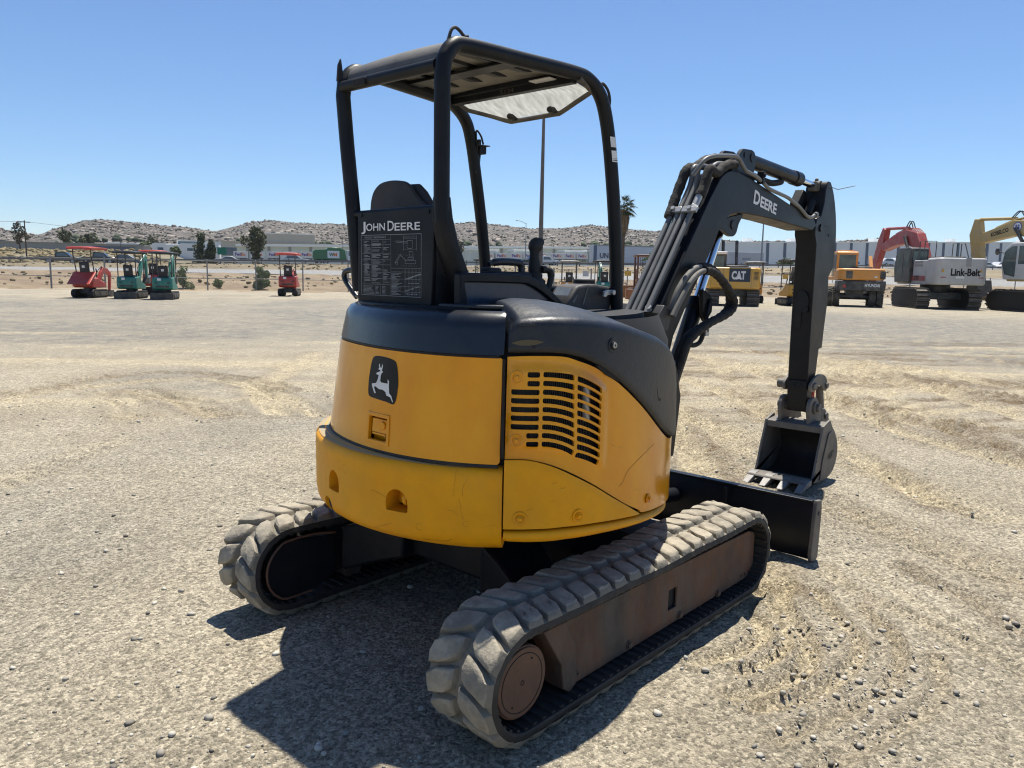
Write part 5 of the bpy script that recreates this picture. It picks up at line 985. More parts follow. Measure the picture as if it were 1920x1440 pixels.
m_road = mat('grey_gravel_road', (.27, .265, .255), .9, c2=(.23, .225, .215), scale=.3, amt=.8)
m_fwy = mat('freeway_asphalt', (.11, .11, .11), .85, c2=(.14, .135, .13), scale=.4, amt=.8)
m_far = mat('dry_flat_land', (.22, .18, .11), .95, c2=(.13, .115, .07), scale=.12, amt=.9, dust=(.085, .09, .05), dust_amt=.6, dscale=.2)
strip('dirt_bank', np.concatenate([[-5], np.linspace(-2, 24.2, 60)]), -60, 130, 320, m_bank, .0, .55)
strip('gravel_road', [23.6, 34, 44.4], -80, 200, 60, m_road, .05)
strip('grass_verge', np.linspace(43.8, 66.2, 40), -90, 240, 240, m_dry, .02, .45, 8)
strip('freeway', [65.6, 78, 92.4], -120, 300, 60, m_fwy, .06)
strip('far_land', list(np.linspace(91.5, 120, 12)) + list(np.linspace(140, 900, 24)), -700, 900, 120, m_far, .0, .5, 12)
tag(scatter('roadside_dry_brush', np.array([TPZ(t, m, .1) for t, m in zip(np.concatenate([RNG.uniform(-50, 110, 1500), RNG.uniform(-85, -28, 900)]), np.concatenate([RNG.uniform(1.2, 14, 700), RNG.uniform(46, 64, 800), RNG.uniform(100, 215, 900)]))]), np.concatenate([RNG.uniform(.05, .22, 1500), RNG.uniform(.3, 1.0, 900)]), tonemat('dry_brush', (.24, .19, .11), (.15, .13, .075), scale=5), .7, .4, 5, tone=(.7, 1.25)), 'straw coloured dry weeds along the bank behind the fence', 'weeds', kind='stuff')
# ------------------------------------------------------------------ rocky hills
CR = [(95, 40), (86, 44), (81.62, 41.4), (78.47, 46.0), (75.33, 46.1), (73.41, 39.8), (72.53, 48.9), (71.49, 55.5), (71.03, 60.1), (70.13, 63.9), (68.29, 62.2), (66.39, 58.9), (64.76, 57.4), (63.09, 53.6), (61.72, 60.7), (60.67, 68.4), (59.61, 72.3), (57.47, 69.4), (54.55, 69.2), (52.69, 64.9), (49.28, 70.1), (46.59, 75.6), (45.44, 78.5), (42.33, 73.6), (40.78, 71.0), (38.84, 72.5), (36.54, 78.0), (35.39, 75.2), (33.09, 71.0), (31.21, 69.1), (28.23, 61.0), (26.4, 56.9), (24.62, 57.2), (22.18, 57.5), (20.15, 56.9), (18.83, 58.2), (17.23, 61.1), (15.94, 54.6), (14.08, 49.7), (11.12, 45.6), (7.03, 44.2), (2.16, 44.0), (-12, 42), (-25, 42)][::-1]
ca_ = np.array([c[0] for c in CR]); ch_ = np.array([c[1] for c in CR])
def hillz(az, r):
    c = np.interp(np.degrees(az), ca_, ch_); f = np.clip((r - 560) / 620, 0, 1); f = f * (1.45 - .45 * f) * .88 + .12 * f * f; back = np.clip((r - 1200) / 500, 0, 1)
    x = r * np.cos(az); y = r * np.sin(az); n = fbm(x * .012, y * .012, 5, 90); k = np.clip((r - 560) / 250, 0, 1)
    return 2 + (c - 4) * f * (1 - .5 * back) + k * (14 * n * (1 - .80 * np.clip((r - 850) / 300, 0, 1)) + 1.6 * np.abs(fbm(x * .07, y * .07, 3, 96)) + 3.0 * (fbm(x * .05, y * .05, 2, 98)))
az = np.radians(np.linspace(-20, 96, 700)); rr_ = np.concatenate([[520], np.linspace(560, 1230, 110), [1300, 1400, 1600]]); AZ, RR = np.meshgrid(az, rr_, indexing='ij'); HZ_ = hillz(AZ, RR); HZ_[:, 0] = -5
mb = MB(); n = len(rr_); mb.add(np.stack([-2.69 + RR * np.cos(AZ), -2.42 + RR * np.sin(AZ), HZ_], -1).reshape(-1, 3), [(i * n + j, (i + 1) * n + j, (i + 1) * n + j + 1, i * n + j + 1) for i in range(len(az) - 1) for j in range(n - 1)])
m_hill = mat('scrubby_hillside', (.085, .070, .058), .95, c2=(.054, .048, .041), scale=.06, amt=.9, dust=(.17, .135, .105), dust_amt=.5, dscale=.03, bump=.8, bscale=.25)
def rocky(m):
    nt = m.node_tree; b = nt.nodes['Principled BSDF']; c = b.inputs['Base Color'].links[0].from_socket; tc = nd(nt, 'ShaderNodeTexCoord')
    for sc, lo, cb, cd in ((.22, .62, (.27, .23, .195, 1), (.04, .04, .032, 1)), (.5, .72, (.22, .19, .165, 1), (.036, .036, .03, 1)), (.11, .84, (.26, .22, .19, 1), (.05, .05, .04, 1))):
        mp = nd(nt, 'ShaderNodeMapping'); mp.inputs['Scale'].default_value = (1, 1, 1.9); nt.links.new(tc.outputs['Object'], mp.inputs['Vector'])
        v = nd(nt, 'ShaderNodeTexVoronoi'); v.inputs['Scale'].default_value = sc; nt.links.new(mp.outputs[0], v.inputs['Vector']); s = nd(nt, 'ShaderNodeSeparateColor'); nt.links.new(v.outputs['Color'], s.inputs[0])
        edge = nd(nt, 'ShaderNodeMapRange'); edge.inputs[1].default_value = .52; edge.inputs[2].default_value = .34; nt.links.new(v.outputs['Distance'], edge.inputs[0])
        for ch, thr, col in ((0, lo, cb), (1, .60, cd)):
            g = nd(nt, 'ShaderNodeMath'); g.operation = 'GREATER_THAN'; g.inputs[1].default_value = thr; nt.links.new(s.outputs[ch], g.inputs[0]); k = nd(nt, 'ShaderNodeMath'); k.operation = 'MULTIPLY'; nt.links.new(g.outputs[0], k.inputs[0]); nt.links.new(edge.outputs[0], k.inputs[1])
            x = nd(nt, 'ShaderNodeMix'); x.data_type = 'RGBA'; nt.links.new(k.outputs[0], x.inputs[0]); nt.links.new(c, x.inputs[6]); x.inputs[7].default_value = col; c = x.outputs[2]
    nt.links.new(c, b.inputs['Base Color'])
rocky(m_hill)
tag(mb.build('hills', m_hill, smooth=180), kind='structure')
def onhill(n, lo, hi, seed, pw=1.):
    r = np.random.default_rng(seed); a = np.radians(r.uniform(-5, 88, n)); q = lo + (hi - lo) * r.uniform(0, 1, n) ** pw; return np.stack([-2.69 + q * np.cos(a), -2.42 + q * np.sin(a), hillz(a, q)], -1), r
P_, r = onhill(15000, 700, 1215, 4); cl = fbm(P_[:, 0] * .018, P_[:, 1] * .018, 3, 60) + .3 * r.uniform(-1, 1, len(P_)); P_ = P_[cl > -.02]; S_ = np.minimum(.45 * np.exp(r.exponential(.58, len(P_))), 3.2)
tag(scatter('hillside_boulders', P_ + np.array([0, 0, .3]), S_, tonemat('granite', (.32, .275, .235), (.22, .195, .17), scale=.4), .6, .35, 6, tone=(.4, 1.4)), 'pale granite boulders strewn across the hills', 'boulders', kind='stuff')
P_, r = onhill(9500, 640, 1205, 9); cl = fbm(P_[:, 0] * .012, P_[:, 1] * .012, 3, 66) + .2 * r.uniform(-1, 1, len(P_)); P_ = P_[cl > -.02]; S_ = r.uniform(.5, 1.5, len(P_))
tag(scatter('hillside_scrub', P_ + np.array([0, 0, .4]), S_, tonemat('dark_scrub', (.062, .060, .046), (.085, .08, .055), scale=.4), .8, .35, 8, tone=(.6, 1.3)), 'dark scrub bushes dotted over the rocky hills', 'scrub', kind='stuff')
P_, r = onhill(1500, 590, 760, 19); cl = fbm(P_[:, 0] * .01, P_[:, 1] * .01, 3, 61); P_ = P_[cl > .0]; S_ = r.uniform(1.4, 3.6, len(P_))
tag(scatter('foothill_tree_belt', P_ + np.array([0, 0, 1.2]), S_, tonemat('far_tree_green', (.055, .075, .045), (.085, .095, .05), scale=.6), .9, .4, 18, tone=(.6, 1.35)), 'green band of trees at the foot of the hills', 'trees', kind='stuff')
# a blue far ridge behind on the right
mb = MB(); rows = []
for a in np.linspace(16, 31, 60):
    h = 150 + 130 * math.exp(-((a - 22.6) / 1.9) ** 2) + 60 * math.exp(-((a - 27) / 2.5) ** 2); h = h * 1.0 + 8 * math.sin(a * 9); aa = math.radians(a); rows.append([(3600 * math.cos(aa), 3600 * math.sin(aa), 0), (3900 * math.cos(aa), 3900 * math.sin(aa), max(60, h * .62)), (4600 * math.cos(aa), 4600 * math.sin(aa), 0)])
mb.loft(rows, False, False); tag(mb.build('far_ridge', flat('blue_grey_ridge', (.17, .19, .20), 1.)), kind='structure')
# ------------------------------------------------------------------ trees and bushes
def leafmesh(mb, clumps, n, size, seed, flatten=1.):
    r = np.random.default_rng(seed); vs = []; tot = sum(c[3] ** 2 for c in clumps)
    for (x, y, z, R) in clumps:
        k = int(n * R * R / tot)
        d = r.normal(0, 1, (k, 3)); d /= np.linalg.norm(d, axis=1)[:, None]; P = np.array((x, y, z)) + d * (R * r.uniform(.35, 1.08, (k, 1)) ** .6) * np.array([1, 1, flatten])
        for p in P:
            a = r.normal(0, 1, 3); a /= np.linalg.norm(a); b = np.cross(a, r.normal(0, 1, 3)); b /= np.linalg.norm(b); s = size * r.uniform(.5, 1.4)
            vs.append((p + a * s, p + b * s * .55, p - a * s, p - b * s * .55))
    mb.add([tuple(q) for v in vs for q in v], [(4 * i, 4 * i + 1, 4 * i + 2, 4 * i + 3) for i in range(len(vs))])
def foliage(name, c, c2): return mat(name, c, .75, c2=c2, scale=2.2, amt=1., spec=.2, rvar=.1)
FO = {'dark': foliage('dark_conifer_leaves', (.07, .082, .05), (.105, .115, .068)), 'olive': foliage('olive_leaves', (.12, .125, .07), (.08, .085, .05)), 'brown': foliage('dry_sparse_leaves', (.10, .085, .055), (.06, .055, .04)), 'green': foliage('fresh_green_leaves', (.17, .225, .095), (.22, .25, .13)), 'mid': foliage('mid_green_leaves', (.09, .125, .052), (.13, .15, .075))}
BARK = mat('bark', (.11, .085, .06), .9, c2=(.07, .055, .04), scale=3, amt=.8, bump=.3, bscale=8)
def tree(name, label, loc, h, clumps, n, leaf, fo, trunk_r=.2, seed=1, cat='tree', trunk_h=.5, fl=1., group=None):
    root = tag(empty(name, loc), label, cat, group); r = random.Random(seed)
    mb = MB(); mb.tube(cr([(0, 0, -.4), (r.uniform(-.1, .1), 0, h * trunk_h * .5), (r.uniform(-.15, .15), 0, h * trunk_h)], 4), [trunk_r * (1 - .06 * i) for i in range(9)], 8)
    for c in clumps[:6]: mb.tube([(0, 0, h * trunk_h * .6), (c[0] * .55, c[1] * .55, (c[2] + h * trunk_h * .6) / 2), (c[0] * .9, c[1] * .9, c[2])], [trunk_r * .5, trunk_r * .35, trunk_r * .12], 6)
    mb.build('trunk', BARK, root); mb = MB(); leafmesh(mb, clumps, n, leaf, seed, fl); mb.build('crown', FO[fo], root, smooth=0); return root
def cl_(n, w, z0, z1, R, seed, shape=lambda t: 1.):
    r = random.Random(seed); out = []
    for i in range(n): t = (i + .5) / n; a = r.uniform(0, 2 * pi); q = w * shape(t) * r.uniform(.1, .8); out.append((q * math.cos(a), q * math.sin(a), z0 + (z1 - z0) * t, R * r.uniform(.7, 1.25) * (.55 + .45 * shape(t))))
    return out
tree('sparse_tree', 'tall ragged brown-green tree beside the power pole at far left', TPZ(-62.8, 175, 4.6 - 5.2 * .6), 7.0, cl_(11, 2.6, 1.5, 6.4, .85, 3, lambda t: .75 + .4 * math.sin(t * 5)), 620, .28, 'brown', .2, 4)
tree('conifer_tree', 'taller of two dark pointed trees in front of the white office', TPZ(-20.0, 190, -.5), 10.5, cl_(12, 2.3, .6, 10.0, 1.7, 5, lambda t: 1.1 - .9 * t), 1900, .4, 'dark', .25, 6, trunk_h=.8)
tree('conifer_tree', 'shorter of two dark pointed trees in front of the white office', TPZ(-17.0, 190, -.5), 8.3, cl_(10, 1.9, .6, 7.6, 1.5, 7, lambda t: 1.1 - .9 * t), 1500, .4, 'dark', .25, 8, trunk_h=.8)
tree('broadleaf_tree', 'large olive tree with narrow base left of the beige office', TPZ(-4.3, 190, -.3), 12.2, cl_(6, 1.0, 1.0, 4.5, 1.1, 10, lambda t: .8) + cl_(14, 3.4, 5, 11.2, 1.9, 9, lambda t: .65 + .5 * math.sin(t * pi)), 2600, .4, 'olive', .45, 10, trunk_h=.55)
tree('broadleaf_tree', 'brownish tree half hidden beside the operator seat', TPZ(60.5, 200, -.2), 9.5, cl_(9, 1.8, 2.5, 9, 1.4, 11, lambda t: .9), 1000, .4, 'brown', .3, 12)
tree('round_shrub', 'wide dark green shrub in front of the long warehouse', TPZ(162, 160, -.3), 3.9, cl_(12, 3.6, .8, 2.9, 1.6, 13, lambda t: 1.1 - .6 * t), 1700, .3, 'mid', .2, 14, 'shrub')
tree('round_shrub', 'dark green trees behind the red boom', TPZ(236, 200, -.5), 5.8, cl_(12, 4.6, 1.5, 5.2, 2.0, 15, lambda t: 1.1 - .5 * t), 1400, .4, 'mid', .2, 16, 'trees')
for t, m, h, w, n, sd, lab in ((-1.6, .9, 1.55, 1.15, 4200, 21, 'largest feathery green bush growing through the fence left of the red machine'), (.4, 1.2, 1.2, 1.0, 2200, 22, 'green bush behind the small lone red machine'), (-6.9, .8, 1.5, .55, 1500, 23, 'tall green bush beside the right-hand green machine'), (-4.6, 2.2, .6, .5, 600, 26, 'small green bush left of the largest bush at the fence'), (38.6, .4, .55, 1.1, 1100, 27, 'low yellow-green weeds at the fence right of the yellow excavator')):
    root = tag(empty('fence_bush', TPZ(t, m, -.05)), lab, 'bush', 'green bushes along the fence'); mb = MB(); leafmesh(mb, cl_(9, w, .12, h, .30 if h > .7 else .2, sd, lambda q: 1.05 - .6 * q), n, .07, sd); mb.build('foliage', FO['green'], root, smooth=0)
    mb = MB(); [mb.tube([(0, 0, 0), (w * .5 * math.cos(a), w * .5 * math.sin(a), h * .8)], [.02, .006], 5) for a in (0, 1.3, 2.6, 3.9, 5.2)]; mb.build('stems', BARK, root)
for (u_t, u_m, h, lab, sd) in ((-86, 330, 7, 'dark round tree on the skyline at far left edge', 31), (-77, 330, 6, 'dark round tree on the skyline left of the power pole', 32), (-62, 420, 9, 'dark spreading tree on the skyline right of the power pole', 33), (-50, 300, 5, 'grey-green tree in front of the left hill', 34), (-38, 300, 4.5, 'grey-green tree at the foot of the left hill', 35)):
    tree('skyline_tree', lab, TPZ(u_t, u_m, 3 if sd < 34 else 0), h, cl_(8, h * .55, h * .35, h * .9, h * .24, sd), 500, .6, 'olive' if sd < 34 else 'mid', .25, sd, group='trees below the left hill')
for (t, m, h, lab, sd) in ((88, 420, 7, 'clump of green trees left of the lettered trailer', 41), (100, 430, 8, 'bigger clump of dark green trees left of the lettered trailer', 42), (150, 440, 9, 'dark green tree on the hill foot behind the palm', 43), (165, 450, 8, 'second dark green tree on the hill foot behind the palm', 44)):
    tree('hillfoot_tree', lab, TPZ(t, m, 4), h, cl_(9, h * .8, h * .3, h * .9, h * .28, sd), 700, .7, 'mid', .3, sd, group='trees at the foot of the hill')
# palm
PALM = tag(empty('palm_tree', TPZ(30.8, 8, 0)), 'tall palm with a skirt of dead fronds behind the right front post', 'palm tree'); mb = MB(); rg = []
for k in range(40): z = -.5 + k * .17; r0 = .27 - .002 * k + (.02 if k % 2 else 0); rg.append([(r0 * math.cos(a), r0 * math.sin(a), z) for a in np.linspace(0, 2 * pi, 13)[:-1]])
mb.loft(rg, True, True); mb.build('trunk', BARK, PALM)
def frond(mb, base, az_, el, L, droop, w, nseg=6, fan=True, rnd=random.Random(2)):
    p = np.array(base, float); d = np.array([math.cos(az_) * math.cos(el), math.sin(az_) * math.cos(el), math.sin(el)]); side = np.array([-math.sin(az_), math.cos(az_), 0]); sp = []
    for k in range(nseg + 1): sp.append(p.copy()); p = p + d * L / nseg; d[2] -= droop / nseg; d /= np.linalg.norm(d)
    mb.tube(sp[:4], [.02] * 4, 5)
    if fan:
        c = sp[3]
        for k in range(15):
            a = (k - 7) / 7 * 1.25; v = (sp[-1] - sp[2]); v /= np.linalg.norm(v); q = v * math.cos(a) + side * math.sin(a); q = q * L * .62 * rnd.uniform(.8, 1.05); q[2] -= abs(a) * .12 + .1; n = np.cross(q, side * .3 + np.array([0, 0, 1])); n /= np.linalg.norm(n) + 1e-9
            mb.add([tuple(c), tuple(c + q * .5 + n * w), tuple(c + q + np.array([0, 0, -.1])), tuple(c + q * .5 - n * w)], [(0, 1, 2, 3)])
rp = random.Random(8); mb = MB(); mg = foliage('palm_green', (.085, .105, .05), (.13, .14, .075))
for k in range(34): frond(mb, (0, 0, 7.25 + rp.uniform(-.15, .25)), rp.uniform(0, 2 * pi), rp.uniform(-.35, 1.35), rp.uniform(1.1, 1.55), rp.uniform(.5, 1.1), .035, rnd=rp)
mb.build('crown', mg, PALM, smooth=0); mb = MB(); md = mat('dead_palm_fronds', (.20, .15, .095), .9, c2=(.12, .09, .06), scale=4, amt=.9)
for k in range(260):
    a = rp.uniform(0, 2 * pi); z = rp.uniform(5.6, 7.2); r0 = .30 + .28 * math.sin((z - 5.2) / 2 * pi * .8) * rp.uniform(.6, 1.2); L = rp.uniform(.5, 1.1); w = .06
    p = np.array([r0 * math.cos(a), r0 * math.sin(a), z]); s_ = np.array([-math.sin(a), math.cos(a), 0]) * w; q = p * np.array([.85, .85, 1]) - np.array([0, 0, L]); mb.add([tuple(p + s_), tuple(p - s_), tuple(q - s_ * .3), tuple(q + s_ * .3)], [(0, 1, 2, 3)])
mb.ball((0, 0, 6.4), .42, sc=(1, 1, 2.0)); mb.build('dead_frond_skirt', md, PALM, smooth=0)
# ------------------------------------------------------------------ chain-link fence
m_galv = mat('galvanised_fence', (.20, .20, .20), .55, .4, c2=(.28, .28, .27), scale=6, amt=.8)
FE = tag(empty('chain_link_fence', (*TP(0, 0), 0)), 'long chain link fence closing the back of the yard', 'fence'); o_ = Vector((*TP(0, 0), 0))
def FP(t, z, dm=0.): return Vector((*TP(t, dm), z)) - o_
posts = [-38 + 3.28 * k for k in range(38)]; gzf = lambda t: float(tslope(t, 20.5)) * 0
for t in posts:
    mb = MB(); mb.cyl(FP(t, -.4), FP(t, 2.12), .048 if round(t) % 3 else .06, n=8); mb.ball(FP(t, 2.12), .06, 8, 5); mb.build('post', m_galv, FE)
mb = MB(); mb.cyl(FP(posts[0], 2.06), FP(posts[-1], 2.06), .022, n=8); mb.build('top_rail', m_galv, FE); mb = MB(); mb.cyl(FP(posts[0], .85), FP(posts[-1], .85), .026, n=8); mb.build('middle_rail', m_galv, FE)
mb = MB(); p_ = .085; w = .0042; T0, T1 = posts[0], posts[-1]; k = 0
ex = Vector((FT[0], FT[1], 0)); vs = []; fs = []
for s in (-1, 1):
    t = T0 - 2.1
    while t < T1 + 2.1:
        a, b = (t, t + 2.0) if s > 0 else (t + 2.0, t); q = [FP(a - w, .05, .03), FP(a + w, .05, .03), FP(b + w, 2.05, .03), FP(b - w, 2.05, .03)]; n = len(vs); vs += q; fs.append((n, n + 1, n + 2, n + 3)); t += p_
mb.add(vs, fs); mb.build('wire_mesh', m_galv, FE, smooth=0)
m_sign = mat('faded_yellow_sign', (.55, .33, .05), .6, c2=(.4, .25, .06), scale=5, amt=.7)
for t, lab, mm in ((27.6, 'small yellow sign on the fence right of the palm trunk', m_sign), (43.1, 'small yellow sign on the fence right of the yellow excavator', m_sign)):
    mb = MB(); P = FP(t, 0, -.06) + o_; mb.box(-.30, -.01, 1.62, .30, .01, 2.02); s_ = mb.build('fence_sign', mm, loc=P); s_.rotation_euler = (0, 0, math.atan2(FT[1], FT[0])); tag(s_, lab, 'sign')
mb = MB(); mb.box(-.26, -.01, 1.5, .26, .01, 1.95); s_ = mb.build('fence_sign', mat('pale_sign', (.42, .44, .47), .6), loc=FP(23.8, 0, -.06) + o_); s_.rotation_euler = (0, 0, math.atan2(FT[1], FT[0])); tag(s_, 'pale grey blank sign on the fence between two small canopies', 'sign')
# ------------------------------------------------------------------ poles
m_pole = mat('weathered_pole', (.10, .095, .09), .7, c2=(.14, .13, .12), scale=3, amt=.7); m_pole2 = mat('grey_lamp_pole', (.26, .27, .28), .6)
mb = MB(); b = Vector(TPZ(21.6, 5)); mb.cyl((0, 0, -.5), (0, 0, 17.4), .24, .10, 12); T_ = tag(empty('light_mast', b), 'tall dark tapered light mast seen below the canopy visor', 'light pole'); mb.build('pole', m_pole, T_)
mb = MB(); mb.box(-.9, -.1, 17.3, .9, .1, 17.45); [mb.box(x, -.25, 17.05, x + .4, .25, 17.3) for x in (-.9, .5)]; mb.build('lamp_head', m_pole, T_)
def lamp(name, label, t, m, h, arm, r=.11, mm=None, two=False):
    T_ = tag(empty(name, TPZ(t, m, 0)), label, 'street lamp' if arm else 'pole'); mb = MB(); mb.cyl((0, 0, -.5), (0, 0, h), r, r * .55, 10); mb.build('pole', mm or m_pole2, T_)
    if arm:
        mb = MB()
        for s in ((-1, 1) if two else (-1,)):
            e = [(s * FT[0] * a, s * FT[1] * a, h - .2 + z) for a, z in ((0, 0), (.5 * arm, .22 * arm), (arm, .30 * arm))]; mb.tube(cr(e, 4), .05, 6); mb.ball((e[-1][0], e[-1][1], e[-1][2] - .02), .2, 8, 5, (1.6, 1.2, .5))
        mb.build('lamp_arm', mm or m_pole2, T_)
lamp('street_lamp', 'curved single arm street lamp behind the control lever', 50, 95, 8.8, 2.0, .10); lamp('street_lamp', 'twin headed parking lamp between the tan boom and the white cab', 174, 95, 8.6, 1.3, .12, None, True)
lamp('utility_pole', 'thick grey pole rising under the bend of the near boom', 107, 95, 10.5, 0, .24); lamp('utility_pole', 'thin pole in front of the white warehouse on the left', -26, 95, 4.6, 0, .09, m_pole)
lamp('utility_pole', 'thin dark pole above the green and white truck', 14.2, 110, 6.5, 0, .09, m_pole)
lamp('utility_pole', 'thin pole in front of the round shrub by the warehouse', 133, 110, 5.6, 0, .07); lamp('utility_pole', 'thin dark pole left of the curved street lamp', 43.5, 100, 4.2, 0, .06, m_pole)
PP = tag(empty('power_pole', TPZ(-55.0, 150)), 'wooden power pole with cross arm and wires at far left', 'power pole'); mb = MB(); mb.cyl((0, 0, -.5), (0, 0, 8.4), .17, .11, 10); mb.build('pole', BARK, PP); mb = MB(); a = Vector((.8, -.6, 0)); mb.box(-1.2, -.09, 7.9, 1.2, .09, 8.1); mb.build('cross_arm', BARK, PP)
mb = MB(); q = [(-70, 25, 6.2), (-35, 12, 6.4), (0, 0, 8.1), (12, -8, 6.8), (24, -16, 6.0)]
mb.tube(cr(q[:3], 6), .035, 5); mb.tube(cr(q[2:], 6), .035, 5); mb.build('wire', m_pole, PP)
# guard rail along the freeway
GRL = tag(empty('guard_rail', (0, 0, 0)), 'long dark guard rail beside the freeway on the slope', 'guard rail'); mb = MB(); rg = []
for t in np.linspace(-90, 200, 60): rg.append([TPZ(t, 65.2 + d, z) for d, z in ((0, .45), (.08, .45), (.08, .72), (0, .72))])
mb.loft(rg); mb.build('rail', mat('dark_guard_rail', (.15, .15, .15), .6, .2), GRL)
mb = MB()
for t in np.arange(-90, 200, 4.): p = TPZ(t, 65.3, -.2); mb.cyl(p, (p[0], p[1], p[2] + 1.1), .08, n=6)
mb.build('rail_posts', BARK, GRL)['kind'] = 'stuff'
# ------------------------------------------------------------------ buildings (boxes in fence coordinates)
RZF = math.atan2(FT[1], FT[0])
m_wh = mat('white_render_wall', (.72, .73, .73), .85, c2=(.65, .66, .66), scale=.2, amt=.6); m_whb = mat('pale_blue_wall', (.72, .74, .76), .85, c2=(.66, .69, .72), scale=.1, amt=.7); m_beige = mat('beige_wall', (.47, .43, .36), .85, c2=(.42, .385, .33), scale=.2, amt=.6)
m_win = mat('blue_window_glass', (.05, .085, .12), .15, c2=(.10, .15, .19), scale=.3, amt=.8); m_dk = mat('dark_blue_panel', (.10, .125, .18), .6); m_pg = mat('pale_green_wall', (.60, .64, .58), .85, c2=(.54, .57, .52), scale=.15, amt=.6); m_roofw = mat('white_roof', (.80, .80, .78), .7); m_gb = mat('grey_building_wall', (.30, .30, .29), .85)
def bld(name, label, t0, t1, m, z0, z1, dep, mm, cat='building'):
    R = tag(empty(name, (*TP(t0, m), z0), RZF), label, cat); mb = MB(); mb.box(0, 0, -3, t1 - t0, dep, z1 - z0); mb.build('wall', mm, R, smooth=0); return R
def addbox(R, name, x0, y0, zz0, x1, y1, zz1, mm): mb = MB(); mb.box(x0, y0, zz0, x1, y1, zz1); return mb.build(name, mm, R, smooth=0)
B = bld('low_building', 'long low grey building with dark roof edge at far left', -100, -45, 260, 7.0, 9.3, 20, m_gb); addbox(B, 'roof', -.4, -.6, 2.3, 55.4, 20, 2.55, m_gb); addbox(B, 'loading_bay', 38, -.1, .2, 52, 0, 1.7, m_dk)
B = bld('white_warehouse', 'white warehouse with stepped panels behind the green machines', -70, -31, 330, 6.5, 12.0, 24, m_wh)
for i, (x0, x1, h) in enumerate(((0, 8, 5.4), (12.5, 20, 5.2), (20, 25, 5.9), (25, 31, 5.1), (31, 39, 6.0))): P = addbox(B, 'wall_panel', x0, -.5 - .1 * (i % 2), -1, x1, 0, h, m_wh); addbox(P, 'window', (x0 + x1) / 2 - 1.2, -.72, 2.6, (x0 + x1) / 2 + 1.2, -.62, 3.8, m_win)
addbox(B, 'panel_joint', 8.0, -.1, 0, 12.5, 0, 4.6, m_whb)
B = bld('glass_office', 'office with blue glass front and white corner behind the conifers', -42, -23.5, 345, 6.8, 14.2, 20, m_wh); addbox(B, 'glass_front', .5, -.4, -.5, 9.5, 0, 7.0, m_win); addbox(B, 'roof', -.5, -.8, 7.4, 18.8, 20, 7.8, m_gb)
for x in (11, 13.2, 15.4): addbox(B, 'window', x, -.1, 1.6, x + 1.3, 0, 3.2, m_win); addbox(B, 'window', x, -.1, 4.4, x + 1.3, 0, 5.8, m_win)
B = bld('office_block', 'long beige office block with a row of windows below the hill', -29, 37, 420, 8, 16.6, 26, m_beige); addbox(B, 'upper_wall', 26, .4, 8.6, 55, 22, 14.0, m_beige); addbox(B, 'roof', 25.6, 0, 14.0, 55.4, 23, 14.5, m_roofw); addbox(B, 'parapet', -.4, -.4, 8.6, 66.4, 26, 9.1, m_beige)
for k in range(19): addbox(B, 'window', 30 + k * 1.85, -.12, 6.0, 30.9 + k * 1.85, 0, 7.9, m_win)
for x0, x1 in ((3, 11), (13, 14.2), (16.5, 17.7), (29, 31.5), (33.5, 36), (38, 40.5)): addbox(B, 'window', x0, -.12, 1.0 if x1 - x0 > 4 else 3.2, x1, 0, 5.4 if x1 - x0 > 4 else 4.6, m_win)
addbox(B, 'ribbon_window', 44, -.12, 3.0, 65, 0, 4.6, m_win)
B = bld('long_warehouse', 'very long low warehouse with bright white roof edge', -14.5, 166, 330, 6.5, 12.9, 30, m_pg); zr = B
B.rotation_euler = (0, -.0215, RZF); addbox(B, 'roof', -.6, -1.6, 5.3, 181, 30, 6.3, m_roofw)
for k in range(19): addbox(B, 'pilaster', 4 + k * 9.6, -.35, -1, 5.3 + k * 9.6, 0, 5.3, m_gb)
for k in range(15): addbox(B, 'loading_door', 7 + k * 9.6, -.1, -1, 12.0 + k * 9.6, 0, 1.6, m_whb)
B = bld('blue_white_warehouse', 'huge pale warehouse with dark vertical bands on the right', 196, 420, 250, 6, 17.4, 60, m_whb); B.rotation_euler = (0, -.030, RZF); addbox(B, 'roof', -.3, -.3, 11.4, 224.3, 60, 11.9, m_roofw)
for k in range(21): addbox(B, 'dark_band', 22 + k * 9.3, -.15, 4.6 if k % 3 else .5, 23.5 + k * 9.3, 0, 11.4, m_dk)
for k in range(9): addbox(B, 'rooftop_unit', 15 + k * 24, 5, 11.9, 18 + k * 24, 9, 13.6, m_roofw)
B = bld('pylon_wall', 'two pale chimney-like pylons above the long warehouse', 42, 54, 415, 9, 15.2, 3, m_gb)
for x in (.5, 8.5): addbox(B, 'pylon', x, -.6, 0, x + 2.2, 0, 8.2, m_beige)
for k, (t, w_) in enumerate(((90, 14), (112, 14), (138, 16), (150, 12))): B = bld('shop_unit', ('pale flat roofed shop left of the lettered trailer', 'pale shop with white roof seen between the near posts', 'pale shop with white roof above the fruit picture trailer', 'last pale shop above the fruit picture trailer')[k], t, t + w_, 300, 7, 12.4 + k * .3, 10, m_pg); addbox(B, 'roof', -.3, -.6, 5.4 + k * .3, w_ + .3, 10, 6.2 + k * .3, m_roofw)
